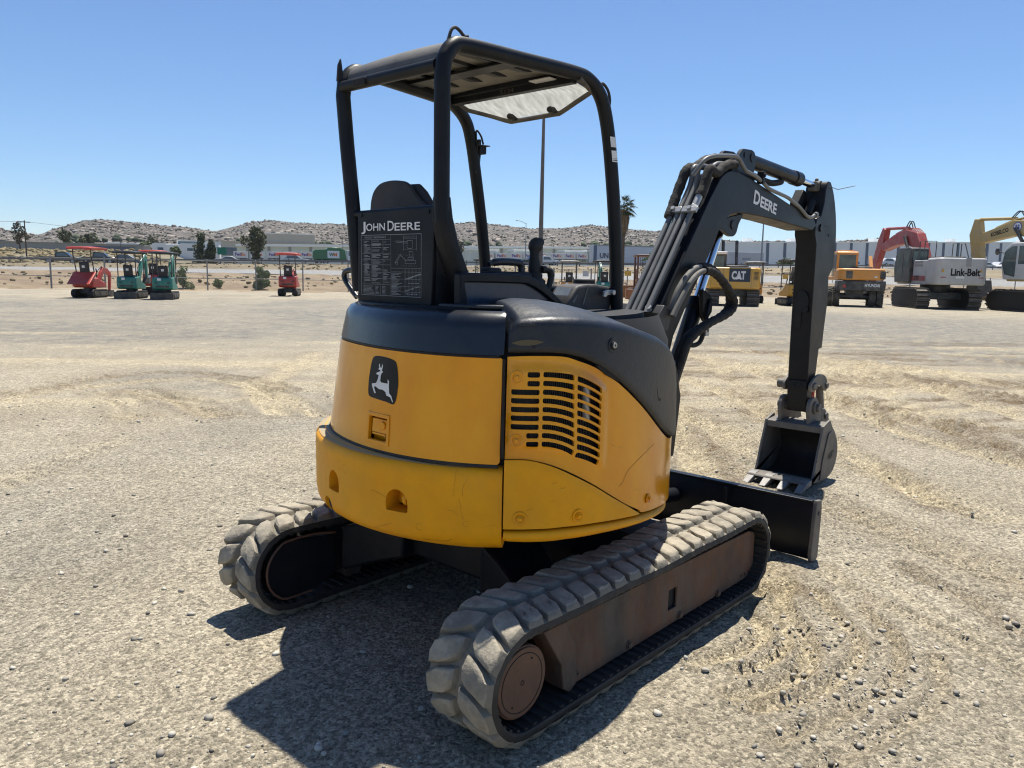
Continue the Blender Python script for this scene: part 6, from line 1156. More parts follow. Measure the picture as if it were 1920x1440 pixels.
# ------------------------------------------------------------------ trailers and vehicles on the freeway side
m_trw = mat('white_trailer_side', (.62, .62, .62), .55, c2=(.55, .55, .56), scale=.5, amt=.6); m_prp = flat('purple_lettering', (.10, .03, .25), .6); m_org = flat('orange_lettering', (.65, .16, .02), .6); m_tyre = flat('tyre_rubber', (.02, .02, .02), .8); m_ink = flat('dark_lettering', (.05, .055, .07), .6); m_rimm = flat('wheel_rim', (.35, .35, .36), .4, .7)
def wheel(R, x, y, r, w=.25, name='wheel'):
    mb = MB(); mb.cyl((x, y - w / 2, r), (x, y + w / 2, r), r, n=16); W = mb.build(name, m_tyre, R, bevel=.02); mb = MB(); mb.cyl((x, y - w / 2 - .01, r), (x, y + w / 2 + .01, r), r * .55, n=12); mb.build('rim', m_rimm, W); return W
def trailer(name, label, t, m, L, h, z, mm, text=None, tc_=None, th=1.1, group=None, tx=.3, tz=.45):
    R = tag(empty(name, TPZ(t, m) if z is None else (*TP(t, m), z), RZF), label, 'trailer', group); mb = MB(); mb.box(0, 0, 1.15, L, 2.5, h); mb.build('box_body', mm, R, bevel=.04); mb = MB(); mb.box(.3, .3, .8, L - .3, 2.2, 1.15); mb.build('chassis', m_dk, R)
    for x in (L - 2.6, L - 1.3): wheel(R, x, .3, .5)
    if text:
        x = L * tx
        for s_, mm_ in zip(text, tc_): mb = MB(); w_ = put_text(mb, s_, (x, -.012, 1.15 + (h - 1.15) * tz), (1, 0, 0), (0, 0, 1), th, None, .03, nrm=.01); mb.build('lettering', mm_, R, smooth=0); x += w_ + .05
    return R
fx = 0
for k in range(24):
    t = -15 + k * 6.9
    if 66 < t < 90: continue
    trailer('parcel_trailer', 'white parcel trailer with purple and orange lettering parked by the long warehouse', t, 296 + (k % 3) * .8, 5.8, 3.9, 4.9 + .021 * (t + 15), m_trw, ('Fed', 'Ex'), (m_prp, m_org), 1.3, 'parcel trailers along the long warehouse', .12, .35)
T = trailer('lettered_trailer', 'big silver semi trailer with large letters and painted fruit behind the palm', 65.3, 95, 22.0, 4.9, 3.2, mat('silver_trailer_side', (.52, .53, .56), .5, c2=(.46, .47, .5), scale=.5, amt=.6), ('UNF',), (m_ink,), 1.05, None, .065, .28)
addbox(T, 'front_edge', -.02, -.03, 1.2, .75, 0, 4.95, m_dk); addbox(T, 'top_rail', 0, -.04, 4.72, 22, 0, 4.95, m_gb)
mf = {'g': flat('painted_leaf_green', (.10, .25, .07), .6), 'r': flat('painted_tomato_red', (.30, .03, .025), .6), 'o': flat('painted_fruit_orange', (.55, .09, .03), .6), 'w': flat('painted_stem', (.09, .10, .10), .6), 'm': flat('painted_maroon', (.22, .04, .05), .6)}
def pic(name, mm, pts, off=-.015): mb = MB(); vv, F = tri2d(pts); mb.add([(x, off, z) for x, z in vv], F); mb.build(name, mm, T, smooth=0)
ell = lambda cx, cz, a, b, n=16, f=1.: [(cx + a * math.cos(t), cz + b * math.sin(t) * (1 if math.sin(t) > 0 else f)) for t in np.linspace(0, 2 * pi, n + 1)[:-1]]
pic('painted_plant', mf['g'], [(11.0, 1.7), (11.6, 2.0), (12.0, 2.4), (12.3, 2.3), (12.2, 2.7), (12.6, 3.1), (12.9, 3.0), (13.2, 3.5), (13.5, 3.5), (13.6, 3.0), (13.2, 2.7), (13.2, 2.4), (12.8, 2.3), (12.9, 2.0), (12.4, 2.0), (12.1, 1.75), (11.7, 1.8)]); pic('painted_tomato', mf['r'], ell(13.9, 1.75, 1.0, .7, f=.35)); pic('painted_strawberry', mf['o'], [(16.0, 3.2), (16.3, 3.5), (16.8, 3.55), (17.3, 3.3), (17.3, 2.7), (17.0, 2.1), (16.7, 1.75), (16.3, 2.2)]); pic('painted_strawberry_leaf', mf['g'], ell(16.5, 3.75, .75, .5)); pic('painted_stem', mf['w'], [(13.4, 3.6), (14.6, 3.6), (14.6, 3.4), (15.1, 1.9), (15.3, 1.75), (15.1, 1.8), (14.5, 3.3), (14.5, 3.5), (13.4, 3.5)]); pic('painted_basket', mf['m'], [(17.8, 1.6), (21.2, 1.7), (21.4, 3.6), (18.0, 3.7)])
T = trailer('plain_trailer', 'plain grey box trailer with two lines of small lettering behind the yellow excavator', 108.6, 110, 9.6, 4.9, 4.0, mat('grey_trailer_side', (.42, .43, .47), .5, c2=(.38, .39, .43), scale=.5, amt=.6), ('FREIGHT', ), (m_ink,), .28, None, .36, .62) if False else trailer('plain_trailer', 'plain grey box trailer behind the yellow excavator', 108.6, 110, 9.6, 4.9, 3.2, mat('grey_trailer_side', (.42, .43, .47), .5, c2=(.38, .39, .43), scale=.5, amt=.6))
for zz in (3.35, 3.0): mb = MB(); [mb.add([(3.4 + k * .5, -.012, zz), (3.8 + k * .5, -.012, zz), (3.8 + k * .5, -.012, zz + .13), (3.4 + k * .5, -.012, zz + .13)], [(0, 1, 2, 3)]) for k in range(5)]; mb.build('small_lettering', m_ink, T, smooth=0)
PROF = {'pickup': ([(0, .45), (0, 1.02), (.1, 1.08), (1.95, 1.10), (2.05, 1.78), (2.3, 1.88), (3.5, 1.85), (4.15, 1.18), (5.3, 1.05), (5.55, .85), (5.55, .45)], [(2.2, 1.15), (2.28, 1.72), (3.42, 1.72), (3.95, 1.18)], 1.0, 4.4, .42), 'suv': ([(0, .45), (0, 1.0), (.2, 1.15), (.55, 1.62), (.9, 1.72), (2.4, 1.70), (3.3, 1.12), (4.4, .98), (4.7, .75), (4.7, .4)], [(.6, 1.12), (.85, 1.58), (2.35, 1.57), (3.0, 1.12)], .9, 3.7, .36), 'car': ([(0, .4), (0, .85), (.6, .98), (1.3, 1.42), (2.6, 1.42), (3.4, .98), (4.4, .85), (4.5, .4)], [(1.0, .98), (1.45, 1.33), (2.5, 1.33), (3.05, .98)], .85, 3.6, .33)}
def car(kind, name, label, t, m, mm, flip=False, z=None, sc=1., cat='car', group=None):
    R = tag(empty(name, TPZ(t, m, .06) if z is None else (*TP(t, m), z), RZF + (pi if flip else 0), sc), label, cat, group); pr, wn, wa, wb, wr = PROF[kind]; W = 1.85
    mb = MB(); mb.prism(pr, 'y', -W / 2, W / 2); mb.build('body', mm, R, bevel=.05); 
    for s in (-1, 1): mb = MB(); y = s * (W / 2 + .012); mb.prism(wn, 'y', *sorted((y, y - s * .02))); mb.build('side_window', m_win, R, smooth=0)
    for x in (wa, wb):
        for s in (-1, 1): wheel(R, x, s * (W / 2 - .12), wr)
    return R
mc = lambda n, c: mat(n, c, .3, coat=.3, rvar=.05)
m_blk, m_slv, m_wht, m_blu, m_gry = mc('black_car_paint', (.012, .013, .016)), mc('silver_car_paint', (.45, .46, .47)), mc('white_car_paint', (.62, .62, .62)), mc('blue_car_paint', (.06, .15, .38)), mc('grey_car_paint', (.10, .105, .115))
for kind, t, m, mm, fl, lab, sc in (('pickup', -33.4, 74, m_blk, False, 'black pickup truck on the freeway above the left red machine', .95), ('pickup', -29.2, 78, m_blk, False, 'black pickup truck just behind the roof post of the left red machine', 1.), ('suv', -24.6, 80, m_gry, False, 'dark grey car on the freeway behind the first green machine', .9), ('car', -27.0, 84, m_slv, False, 'silver car following the black pickup on the freeway', .8), ('suv', 1.3, 78, m_slv, False, 'silver suv on the freeway above the lone red machine', .95), ('car', -5.6, 84, m_slv, True, 'pale car on the freeway behind the olive tree', .95), ('pickup', 44.8, 76, m_wht, False, 'white pickup truck on the freeway right of the control lever', .95), ('suv', 34, 84, m_wht, True, 'white van on the freeway seen left of the canopy post', .9), ('car', 42, 86, m_gry, True, 'grey car on the freeway behind the control lever', .9), ('pickup', 52, 88, m_blk, True, 'dark pickup on the freeway behind the small canopies', .95), ('car', 124, 84, m_blu, True, 'blue car parked right of the grey box trailer', 1.1), ('suv', 118, 92, m_wht, False, 'white car parked near the round shrub', 1.1), ('suv', 134, 88, m_wht, False, 'white car half hidden by the black frame machine', 1.1), ('car', 152, 84, m_blu, False, 'dark blue car parked behind the red boom', 1.3), ('suv', 141, 92, m_wht, False, 'white van parked left of the red boom', 1.2)): car(kind, {'pickup': 'pickup_truck', 'suv': 'parked_car' if t > 100 else 'suv', 'car': 'car'}[kind], lab, t, m, mm, fl, None, sc, 'pickup' if kind == 'pickup' else 'car')
for k in range(9): car(('suv', 'car', 'suv')[k % 3], 'parked_car', 'white car in the bright parked row behind the red boom', 160 + k * 4.2, 96 + (k % 2) * 3, m_wht, k % 2 == 0, None, 1.25, 'car', 'white cars parked in a row on the right')
GT = tag(empty('garbage_truck', TPZ(6.3, 79, .06), RZF), 'green refuse truck with white side panel on the freeway', 'truck'); mg_ = mc('green_truck_paint', (.015, .12, .045)); mb = MB(); mb.prism([(0, .9), (.0, 2.2), (.4, 2.5), (2.2, 2.6), (2.5, 2.95), (4.6, 2.95), (5.4, 2.5), (5.6, .9)], 'y', -1.2, 1.2); mb.build('hopper_body', mg_, GT, bevel=.05)
mb = MB(); mb.prism([(5.75, .7), (5.75, 2.55), (6.7, 2.55), (7.1, 1.6), (7.2, .7)], 'y', -1.15, 1.15); mb.build('cab', m_wht, GT, bevel=.05); mb = MB(); mb.prism([(5.95, 1.6), (5.95, 2.4), (6.6, 2.4), (6.85, 1.6)], 'y', -1.17, -1.14); mb.build('cab_window', m_win, GT)
P = addbox(GT, 'side_panel', 2.4, -1.24, 1.15, 4.4, -1.21, 2.4, m_wht); mb = MB(); w_ = put_text(mb, 'W', (2.65, -1.25, 1.5), (1, 0, 0), (0, 0, 1), .55, None, .04, nrm=.005); mb.build('lettering', mg_, P, smooth=0); mb = MB(); put_text(mb, 'M', (2.65 + w_ * .92, -1.25, 1.5), (1, 0, 0), (0, 0, 1), .55, None, .04, nrm=.005); mb.build('lettering', m_org, P, smooth=0)
for x in (1.0, 2.1, 6.3): wheel(GT, x, -1.0, .5); 
addbox(GT, 'chassis', .2, -1, .6, 7, 1, .95, m_dk)
SG = tag(empty('road_sign', TPZ(-9.0, 93), RZF), 'small green road sign between the conifers and the olive tree', 'sign'); mb = MB(); mb.box(-.8, -.05, 1.9, .8, .05, 3.2); mb.build('panel', flat('green_sign', (.01, .16, .09), .5), SG); mb = MB(); [mb.cyl((x, .1, -.2), (x, .1, 3.1), .06, n=6) for x in (-.5, .5)]; mb.build('posts', m_galv, SG)
# ------------------------------------------------------------------ machines parked at the back of the yard
CAMXY = np.array([-2.6867, -2.4243])
def face(P, th): v = np.array(P) - CAMXY; return math.atan2(v[1], v[0]) + math.radians(th)
def mp(name, c, **k): return mat(name, c, .45, c2=tuple(min(1, q * .82 + .012) for q in c), scale=2.5, amt=.7, dust=(.36, .31, .23), dust_amt=.28, dscale=2., **k)
P_RED, P_TEAL, P_ORY, P_CATY, P_SIL, P_TAN = mp('red_machine_paint', (.42, .035, .028)), mp('teal_machine_paint', (.012, .185, .145)), mp('orange_yellow_paint', (.66, .27, .035)), mp('amber_yellow_paint', (.60, .32, .035)), mp('silver_grey_paint', (.46, .455, .44)), mp('tan_paint', (.47, .34, .13))
P_CRIM, P_TRK, P_DKG, P_GLS, P_ORG, P_RST = mp('crimson_boom_paint', (.30, .026, .03)), mat('worn_track_shoes', (.085, .075, .065), .6, .2, c2=(.15, .125, .10), scale=4, amt=.8), mp('dark_grey_paint', (.022, .024, .028)), mat('cab_glass', (.05, .075, .075), .12, c2=(.12, .16, .15), scale=1.2, amt=.8), mp('dull_orange_paint', (.38, .13, .03)), mp('red_brown_frame_paint', (.12, .04, .03))
def stadium(x0, x1, r, zc, n=10): return [(x1 + r * math.sin(a), zc + r * math.cos(a)) for a in np.linspace(0, pi, n)] + [(x0 - r * math.sin(a), zc - r * math.cos(a)) for a in np.linspace(0, pi, n)]
def seg(mb, pts, w0, y0, y1):
    """Boom-like plate beam: pts = [(x, z, half height)]."""
    P = np.array([p[:2] for p in pts], float); T = np.gradient(P, axis=0); T /= np.linalg.norm(T, axis=1)[:, None]; N = np.stack([-T[:, 1], T[:, 0]], 1); h = np.array([p[2] for p in pts])[:, None]
    mb.prism([tuple(q) for q in P + N * h] + [tuple(q) for q in (P - N * h)[::-1]], 'y', y0, y1)
def small_exc(name, label, P, th, sc, col, roof, group=None, kind='open', boom=None, blade=-1, upper=0., tilt=False, number=True, seatpad=True, bodyh=.52, bodyw=.46):
    R = tag(empty(name, (*P, 0), face(P, th), sc), label, 'excavator', group)
    for s in (-1, 1):
        mb = MB(); mb.prism(stadium(-.52, .52, .19, .20), 'y', *sorted((s * .28, s * .50))); T = mb.build('crawler_track', m_tyre, R, bevel=.02)
        mb = MB(); mb.prism(stadium(-.48, .48, .10, .20), 'y', *sorted((s * .49, s * .515))); mb.build('track_frame', P_DKG, T)
        mb = MB(); [mb.cyl((x, s * .51, .20), (x, s * .525, .20), .08, n=12) for x in (-.5, 0, .5)]; mb.build('track_wheels', P_TRK, T)
    mb = MB(); mb.box(-.35, -.3, .18, .35, .3, .38); mb.cyl((0, 0, .36), (0, 0, .46), .26, n=16); mb.build('undercarriage', P_DKG, R)
    if blade: mb = MB(); x = blade * .82; mb.prism([(x - .04, .02), (x + .03, .02), (x + .02, .33), (x - .05, .33)], 'y', -.52, .52); [mb.box(min(x, 0), y, .16, max(x, 0), y + .06, .24) for y in (-.25, .2)]; mb.build('dozer_blade', P_DKG, R, bevel=.008)
    U = empty('upper_body', (0, 0, 0), math.radians(upper)); U.parent = R
    z0 = .46; w = bodyw; body = [(-.62, z0 + .06), (-.66, z0 + .3), (-.60, z0 + bodyh + .06), (-.1, z0 + bodyh + .10), (.1, z0 + .35), (.55, z0 + .20), (.60, z0), (-.5, z0)]
    bp_ = MB(); bp_.prism(body, 'y', -w, w); Bd = bp_.build('body', col, R, bevel=.05, seg=3); Bd.rotation_euler = (0, 0, math.radians(upper))
    def up(mb_, nm, mm, par=None, **k): o = mb_.build(nm, mm, par or R, **k); 
    def U_(mb_, nm, mm, **k): o = mb_.build(nm, mm, R, **k); o.rotation_euler = (0, 0, math.radians(upper)); return o
    bpy.data.objects.remove(U)
    mb = MB(); mb.box(-.673, -.30, z0 + .12, -.645, .30, z0 + .20); [mb.box(-.674, y, z0 + .30, -.655, y + .13, z0 + .36) for y in (-.34, .2)]; o = mb.build('vent_slots', P_DKG, Bd)
    if number: mb = MB(); mb.box(-.672, .05, z0 + bodyh - .08, -.655, .21, z0 + bodyh + .03); mb.build('number_card', M['white'], Bd)
    if tilt: mb = MB(); mb.prism([(-1.0, .62), (-.95, .66), (-.35, 1.18), (-.30, 1.14), (-.55, .86), (-.95, .60)], 'y', -.50, .50); U_(mb, 'open_hood', col, bevel=.02)
    mb = MB(); mb.prism([(-.30, 1.0), (-.38, 1.05), (-.46, 1.55), (-.42, 1.62), (-.34, 1.60), (-.28, 1.15), (.05, 1.12), (.08, 1.0)], 'y', -.21, .21); St = U_(mb, 'seat', M['seatv'], bevel=.05, seg=3)
    if number: mb = MB(); mb.box(-.475, -.06, 1.34, -.44, .06, 1.45); mb.build('seat_card', M['white'], St)
    for s in (-1, 1): mb = MB(); mb.tube(cr([(.12, s * .27, .95), (.14, s * .27, 1.15), (.10, s * .26, 1.32)], 4), [.02] * 5 + [.03] * 4, 6); U_(mb, 'control_lever', M['rubber'])
    pm = P_DKG; t = .026
    if kind == 'rear2': pp = [((-.30, s * .40, .95), (-.36, s * .40, 1.35), (-.52, s * .40, 1.9), (-.50, s * .40, 2.26)) for s in (-1, 1)]
    else: pp = [((-.5, s * .42, .95), (-.52, s * .42, 1.6), (-.52, s * .42, 2.2)) for s in (-1, 1)] + [((.42, s * .42, .75), (.44, s * .42, 1.5), (.36, s * .42, 2.2)) for s in (-1, 1)]
    for q in pp: mb = MB(); mb.tube(cr(q, 4), t, 8); U_(mb, 'canopy_post', pm)
    if kind == 'cage':
        mb = MB(); [mb.tube([(-.5, y, z), (.42, y, z)], .022, 6) for y in (-.42, .42) for z in (2.22, 1.6)]; [mb.tube([(x, -.42, z), (x, .42, z)], .022, 6) for x in (-.5, .42) for z in (2.22, 1.55)]; U_(mb, 'cage_bars', pm)
        mb = MB(); mb.prism([(-.5, 1.9), (-.46, 1.9), (-.2, 1.2), (-.26, 1.2)], 'y', -.3, .3); U_(mb, 'side_netting', M['hoseg'])
    mb = MB(); rg = [[(x, y, z + .03 * (1 - (y / .55) ** 2)) for y in np.linspace(-.55, .55, 9)] + [(x, y, z - .05) for y in np.linspace(.55, -.55, 9)] for x, z in ((-.80, 2.20), (-.76, 2.25), (.0, 2.27), (.60, 2.25), (.66, 2.20))]
    mb.loft(rg, True, True); U_(mb, 'canopy_roof', roof, bevel=.012)
    if boom:
        b, a, bk = boom; yo = -.06
        mb = MB(); seg(mb, b, 0, yo - .06, yo + .06); Bm = U_(mb, 'boom', col, bevel=.012); mb = MB(); seg(mb, a, 0, yo - .05, yo + .05); Am = mb.build('arm', col, Bm, bevel=.012)
        mb = MB(); x, z = bk; mb.prism([(x - .14, z), (x + .02, z + .26), (x + .16, z + .26), (x + .22, z + .1), (x + .12, z - .05), (x - .1, z - .06)], 'y', yo - .16, yo + .16); mb.build('bucket', P_DKG, Bm, bevel=.01)
        mb = MB(); mb.cyl((b[0][0] + .15, yo, b[0][1]), (b[2][0], yo, b[2][1] - .12), .035, n=8); mb.cyl((b[2][0] - .1, yo, b[2][1] + .14), (a[0][0], yo, a[0][1]), .03, n=8); mb.build('boom_cylinders', P_DKG, Bm); mb = MB(); mb.tube(cr([(b[0][0], yo + .08, b[0][1] + .1), (b[1][0] - .1, yo + .08, b[1][1] + .15), (b[2][0], yo + .08, b[2][1] + .12)], 4), .018, 6); mb.build('boom_hose', M['hose'], Bm)
    return R
low = ([(.62, .68, .08), (.85, 1.02, .11), (1.08, 1.26, .12), (1.38, 1.24, .11), (1.68, 1.02, .08)], [(1.64, 1.18, .08), (1.70, .95, .09), (1.66, .60, .06), (1.62, .32, .05)], (1.58, .06))
high = ([(.62, .72, .09), (.88, 1.25, .12), (1.12, 1.66, .13), (1.36, 1.92, .12), (1.60, 2.06, .09)], [(1.52, 2.14, .09), (1.64, 1.96, .11), (1.70, 1.5, .08), (1.72, 1.0, .07)], (1.62, .75))
rR = mp('red_canopy_paint', (.50, .05, .035)); rK = mat('black_canopy_sheet', (.025, .027, .03), .5)
small_exc('mini_excavator', 'small red excavator with red roof and lifted hood, far left', (11.9, 39.2), -28, 1.09, P_RED, rR, kind='rear2', boom=low, blade=0, tilt=True, bodyh=.35, number=True)
small_exc('mini_excavator', 'small teal excavator with curved flank, left one of the two teal machines', (13.35, 37.75), -22, 1.02, P_TEAL, rK, 'small teal excavators', boom=high, blade=-1)
small_exc('mini_excavator', 'small teal excavator with plain square back, right one of the two teal machines', (14.35, 36.25), -12, 1.02, P_TEAL, rK, 'small teal excavators', boom=high, blade=-1)
small_exc('mini_excavator', 'small red excavator half hidden behind the two teal machines', (16.6, 42.6), -14, 1.10, P_RED, rR, kind='rear2', boom=low, blade=0)
small_exc('mini_excavator', 'lone small red excavator with red roof in front of the green bush', (23.2, 39.3), -9, 1.13, P_RED, rR, kind='rear2', boom=low, blade=0)
small_exc('mini_excavator', 'small yellow excavator with pale canopy seen past the control lever', (36.9, 28.6), 2, 1.10, P_ORY, mat('pale_canopy_top', (.10, .10, .10), .5, dust=(.5, .48, .42), dust_amt=.6), boom=low, blade=0)
small_exc('mini_excavator', 'small excavator with dark canopy and teal boom beside the right canopy post', (39.0, 27.4), 10, 1.14, P_TEAL, rK, boom=high, blade=0)
small_exc('mini_excavator', 'small dark canopy machine glimpsed behind the left canopy post', (33.3, 32.7), -6, 1.1, P_DKG, rK, boom=None, blade=0)
small_exc('mini_excavator', 'yellow excavator with white-topped canopy behind the large yellow one', (47.3, 20.9), 4, 1.20, P_ORY, mat('white_canopy_top', (.035, .036, .04), .5, dust=(.6, .58, .54), dust_amt=.5), boom=None, blade=1, bodyw=.42)
small_exc('mini_excavator', 'yellow excavator with black cage behind the near arm', (44.6, 17.1), 24, 1.24, mp('cage_machine_yellow', (.58, .30, .02)), rK, kind='cage', boom=None, blade=1)
# --- large excavators seen from behind
def big_exc(name, label, P, th, tth, col, cabcol, boomcol, w=1.55, cwx=(-3.1, -1.7), z0=1.42, z1=3.02, cab=(.1, 2.2, .50, 1.62, 3.75), gauge=1.42, trk=(.34, 2.25, .62), boom=None, arm=None, wheels=False, lower=None, group=None, by=0.):
    R = tag(empty(name, (*P, 0), face(P, th)), label, 'excavator', group); d = math.radians(tth - th)
    def UC(mb_, nm, mm, par=None, **k):
        o = mb_.build(nm, mm, par or R, **k)
        if par is None: o.rotation_euler = (0, 0, d)
        return o
    if not wheels:
        hw, lx, rt = trk
        for s in (-1, 1):
            st = stadium(-lx, lx, rt * .86, rt); mb = MB(); mb.prism(st, 'y', *sorted((s * (gauge - hw), s * (gauge + hw)))); T = UC(mb, 'crawler_track', m_tyre)
            mb = MB(); n = 46; per = [np.array(p) for p in st]; L_ = [0]
            for a, b in zip(per, per[1:] + per[:1]): L_.append(L_[-1] + np.linalg.norm(b - a))
            for k in range(n):
                l = L_[-1] * k / n; i = max(j for j in range(len(per)) if L_[j] <= l); a = per[i]; b = per[(i + 1) % len(per)]; t = (b - a) / max(1e-6, np.linalg.norm(b - a)); c = a + t * (l - L_[i]); nrm = np.array([-t[1], t[0]]); nrm = nrm if nrm @ (c - np.array([c[0] * .6, rt])) > 0 else -nrm
                hl = L_[-1] / n * .44; q = [c - t * hl, c + t * hl, c + t * hl * .8 + nrm * .06, c - t * hl * .2 + nrm * .05, c - t * hl * .6 + nrm * .12, c - t * hl + nrm * .12]
                mb.prism([tuple(p) for p in q], 'y', *sorted((s * (gauge - hw - .02), s * (gauge + hw + .02))))
            mb.build('track_shoes', P_TRK, T, smooth=0)
            mb = MB(); [mb.cyl((x, s * (gauge - hw * .3), .32), (x, s * (gauge + hw * .9), .32), .2, n=12) for x in np.linspace(-lx * .8, lx * .8, 6)]; mb.box(-lx, *( (s * (gauge + hw * .5) - .03,) ), .45, lx, s * (gauge + hw * .5) + .03, .85); mb.build('track_rollers', P_TRK, T)
        mb = MB(); mb.box(-1.4, -gauge, .55, 1.4, gauge, 1.0); mb.cyl((0, 0, .95), (0, 0, z0), .85, n=24); UC(mb, 'undercarriage', P_DKG, bevel=.03)
    else:
        mb = MB(); mb.box(-1.7, -.5, .65, 1.9, .5, 1.05); mb.cyl((0, 0, 1.0), (0, 0, z0), .7, n=20); mb.cyl((-1.5, -1.2, .62), (-1.5, 1.2, .62), .18, n=12); mb.cyl((1.5, -1.2, .62), (1.5, 1.2, .62), .18, n=12); UC(mb, 'undercarriage', P_DKG)
        for x in (-1.5, 1.5):
            for s in (-1, 1):
                for dy in (0, .42):
                    y = s * (1.02 + dy); mb = MB(); mb.cyl((x, y - .18, .6), (x, y + .18, .6), .56, n=24)
                    for k in range(22):
                        a = 2 * pi * k / 22
                        for h in (-1, 1): c = Vector((x + .575 * math.cos(a), y + h * .09, .6 + .575 * math.sin(a))); t = Vector((-math.sin(a), 0, math.cos(a))); nn = Vector((math.cos(a), 0, math.sin(a))); ww = (Vector((0, 1, 0)) + t * .5 * h).normalized(); mb.add([tuple(c + ww * p + t * q + nn * r) for p in (-.11, .11) for q in (-.035, .035) for r in (-.02, .035)], [(0, 1, 3, 2), (4, 6, 7, 5), (0, 4, 5, 1), (2, 3, 7, 6), (1, 5, 7, 3)])
                    W = UC(mb, 'wheel', mat('dusty_tyre', (.05, .047, .043), .85, dust=(.22, .2, .16), dust_amt=.6) if 'dusty_tyre' not in bpy.data.materials else bpy.data.materials['dusty_tyre'])
    # counterweight, house, cab
    def rr2(x0, x1, y0, y1, r, n=5, front=False):
        out = []
        for cx, cy, a0 in ((x0 + r, y0 + r, pi), (x1 - (0 if front else r), y0 + (0 if front else r), 1.5 * pi), (x1 - (0 if front else r), y1 - (0 if front else r), 0), (x0 + r, y1 - r, .5 * pi)):
            out += [(cx + r * math.cos(a0 + k * pi / 2 / n), cy + r * math.sin(a0 + k * pi / 2 / n)) for k in range(n + 1)] if not (front and cx == x1) else [(cx, cy)]
        return out
    mb = MB(); mb.prism(rr2(cwx[0], cwx[1], -w, w, .45, 6, True), 'z', z0, z1); CWt = mb.build('counterweight', col, R, bevel=.14, seg=4, smooth=50)
    mb = MB(); mb.box(cwx[1], -w * .98, z0, 2.0, w * .98, z0 + .25); mb.box(cwx[1], -w * .98, z0 + .2, 1.0, w * .30, z1 - .12); mb.box(cwx[1], w * .3, z0 + .2, cab[0] - .1, w * .98, z1 - .12); mb.build('engine_house', col, R, bevel=.05)
    mb = MB(); mb.box(cwx[1] + .1, -w * .6, z1 - .12, .2, w * .3, z1 + .12); mb.build('house_cover', P_DKG if name != 'plain' else col, R, bevel=.04)
    x0, x1, y0, y1, zt = cab; mb = MB(); mb.prism([(x0, z0 + .1), (x0, zt - .12), (x0 + .12, zt), (x1 - .5, zt), (x1 - .1, zt - .35), (x1 + .1, z0 + 1.0), (x1 - .1, z0 + .1)], 'y', y0, y1); CB = mb.build('cab', cabcol, R, bevel=.06, seg=3)
    mb = MB(); mb.box(x0 - .012, y0 + .14, zt - 1.05, x0 + .01, y1 - .14, zt - .22); mb.build('rear_window', P_GLS, CB)
    mb = MB(); mb.prism([(x0 + .15, zt - 1.25), (x0 + .15, zt - .2), (x0 + .85, zt - .2), (x0 + .85, zt - 1.25)], 'y', y1 - .01, y1 + .012); mb.prism([(x0 + 1.0, zt - 2.0), (x0 + 1.0, zt - .2), (x1 - .55, zt - .22), (x1 - .12, zt - .5), (x1 + .02, z0 + 1.0), (x1 - .2, z0 + .4)], 'y', y1 - .01, y1 + .012); mb.build('side_window', P_GLS, CB)
    if boom:
        mb = MB(); seg(mb, boom, 0, by - .30, by + .28); Bm = mb.build('boom', boomcol, R, bevel=.03); mb = MB(); k = len(boom) // 2
        for y in (-.2, -.07, .06, .19): mb.tube(cr([(p[0] - .05, y + by, p[1] + p[2] + .06) for p in boom[:k + 2]], 4), .035, 6)
        mb.build('boom_pipes', boomcol, Bm)
        if arm:
            mb = MB(); seg(mb, arm, 0, -.22, .20); A = mb.build('arm', boomcol, Bm, bevel=.03); mb = MB(); p = boom[k]; mb.cyl((p[0] + .1, 0, p[1] + p[2] + .12), (arm[0][0] - .1, 0, arm[0][1] - .02), .10, n=12); mb.cyl((p[0] + 1.2, 0, p[1] + p[2] + .1), (arm[0][0], 0, arm[0][1] - .02), .05, n=10); mb.build('arm_cylinder', boomcol, Bm)
            mb = MB(); [mb.tube(cr([(p[0] - .6, y, p[1] + p[2]), (p[0] - .1, y, p[1] + p[2] + .55), (p[0] + .45, y, p[1] + p[2] + .15)], 5), .035, 6) for y in (-.1, .05)]; mb.build('arm_hose', M['hose'], Bm); x, z = arm[-1][0], arm[-1][1]; mb = MB(); mb.prism([(x - .5, z - .9), (x - .3, z + .1), (x + .3, z + .1), (x + .5, z - .5), (x + .2, z - 1.1), (x - .3, z - 1.2)], 'y', -.6, .6); mb.build('bucket', P_TRK, Bm, bevel=.03)
        mb = MB(); b2 = boom[k]; [mb.cyl((boom[0][0] + .5, y, boom[0][1] - .3), (b2[0] - .2, y, b2[1]), .10, n=10) for y in (-.42, .40)]; mb.build('boom_cylinder', P_DKG, Bm)
    return R, CWt, CB
def txt(par, nm, s, mm, x, y0, z, h, w, bold=.03): mb = MB(); put_text(mb, s, (x, y0, z), (0, -1, 0), (0, 0, 1), h, w, bold, nrm=.006); return mb.build(nm, mm, par, smooth=0)
red_b = [(1.2, 2.0, .40), (1.9, 3.3, .48), (2.7, 4.35, .52), (4.0, 4.62, .48), (5.6, 4.45, .38), (7.4, 4.0, .26)]; red_a = [(7.5, 5.35, .2), (7.9, 4.4, .45), (8.6, 3.0, .36), (9.3, 1.5, .25)]
R, CWt, CB = big_exc('crawler_excavator', 'silver grey crawler excavator with black cab and crimson boom at right', (51.7, 10.9), 27, 17, P_SIL, P_DKG, P_CRIM, w=1.5, z0=1.45, z1=3.06, boom=red_b, arm=red_a)
txt(CWt, 'maker_lettering', 'Link-Belt', M['dark'], -3.106, .74, 2.02, .42, 1.72, .035); mb = MB(); mb.box(-3.106, -.08, 1.86, -3.101, .42, 1.97); mb.build('serial_plate', M['white'], CWt)
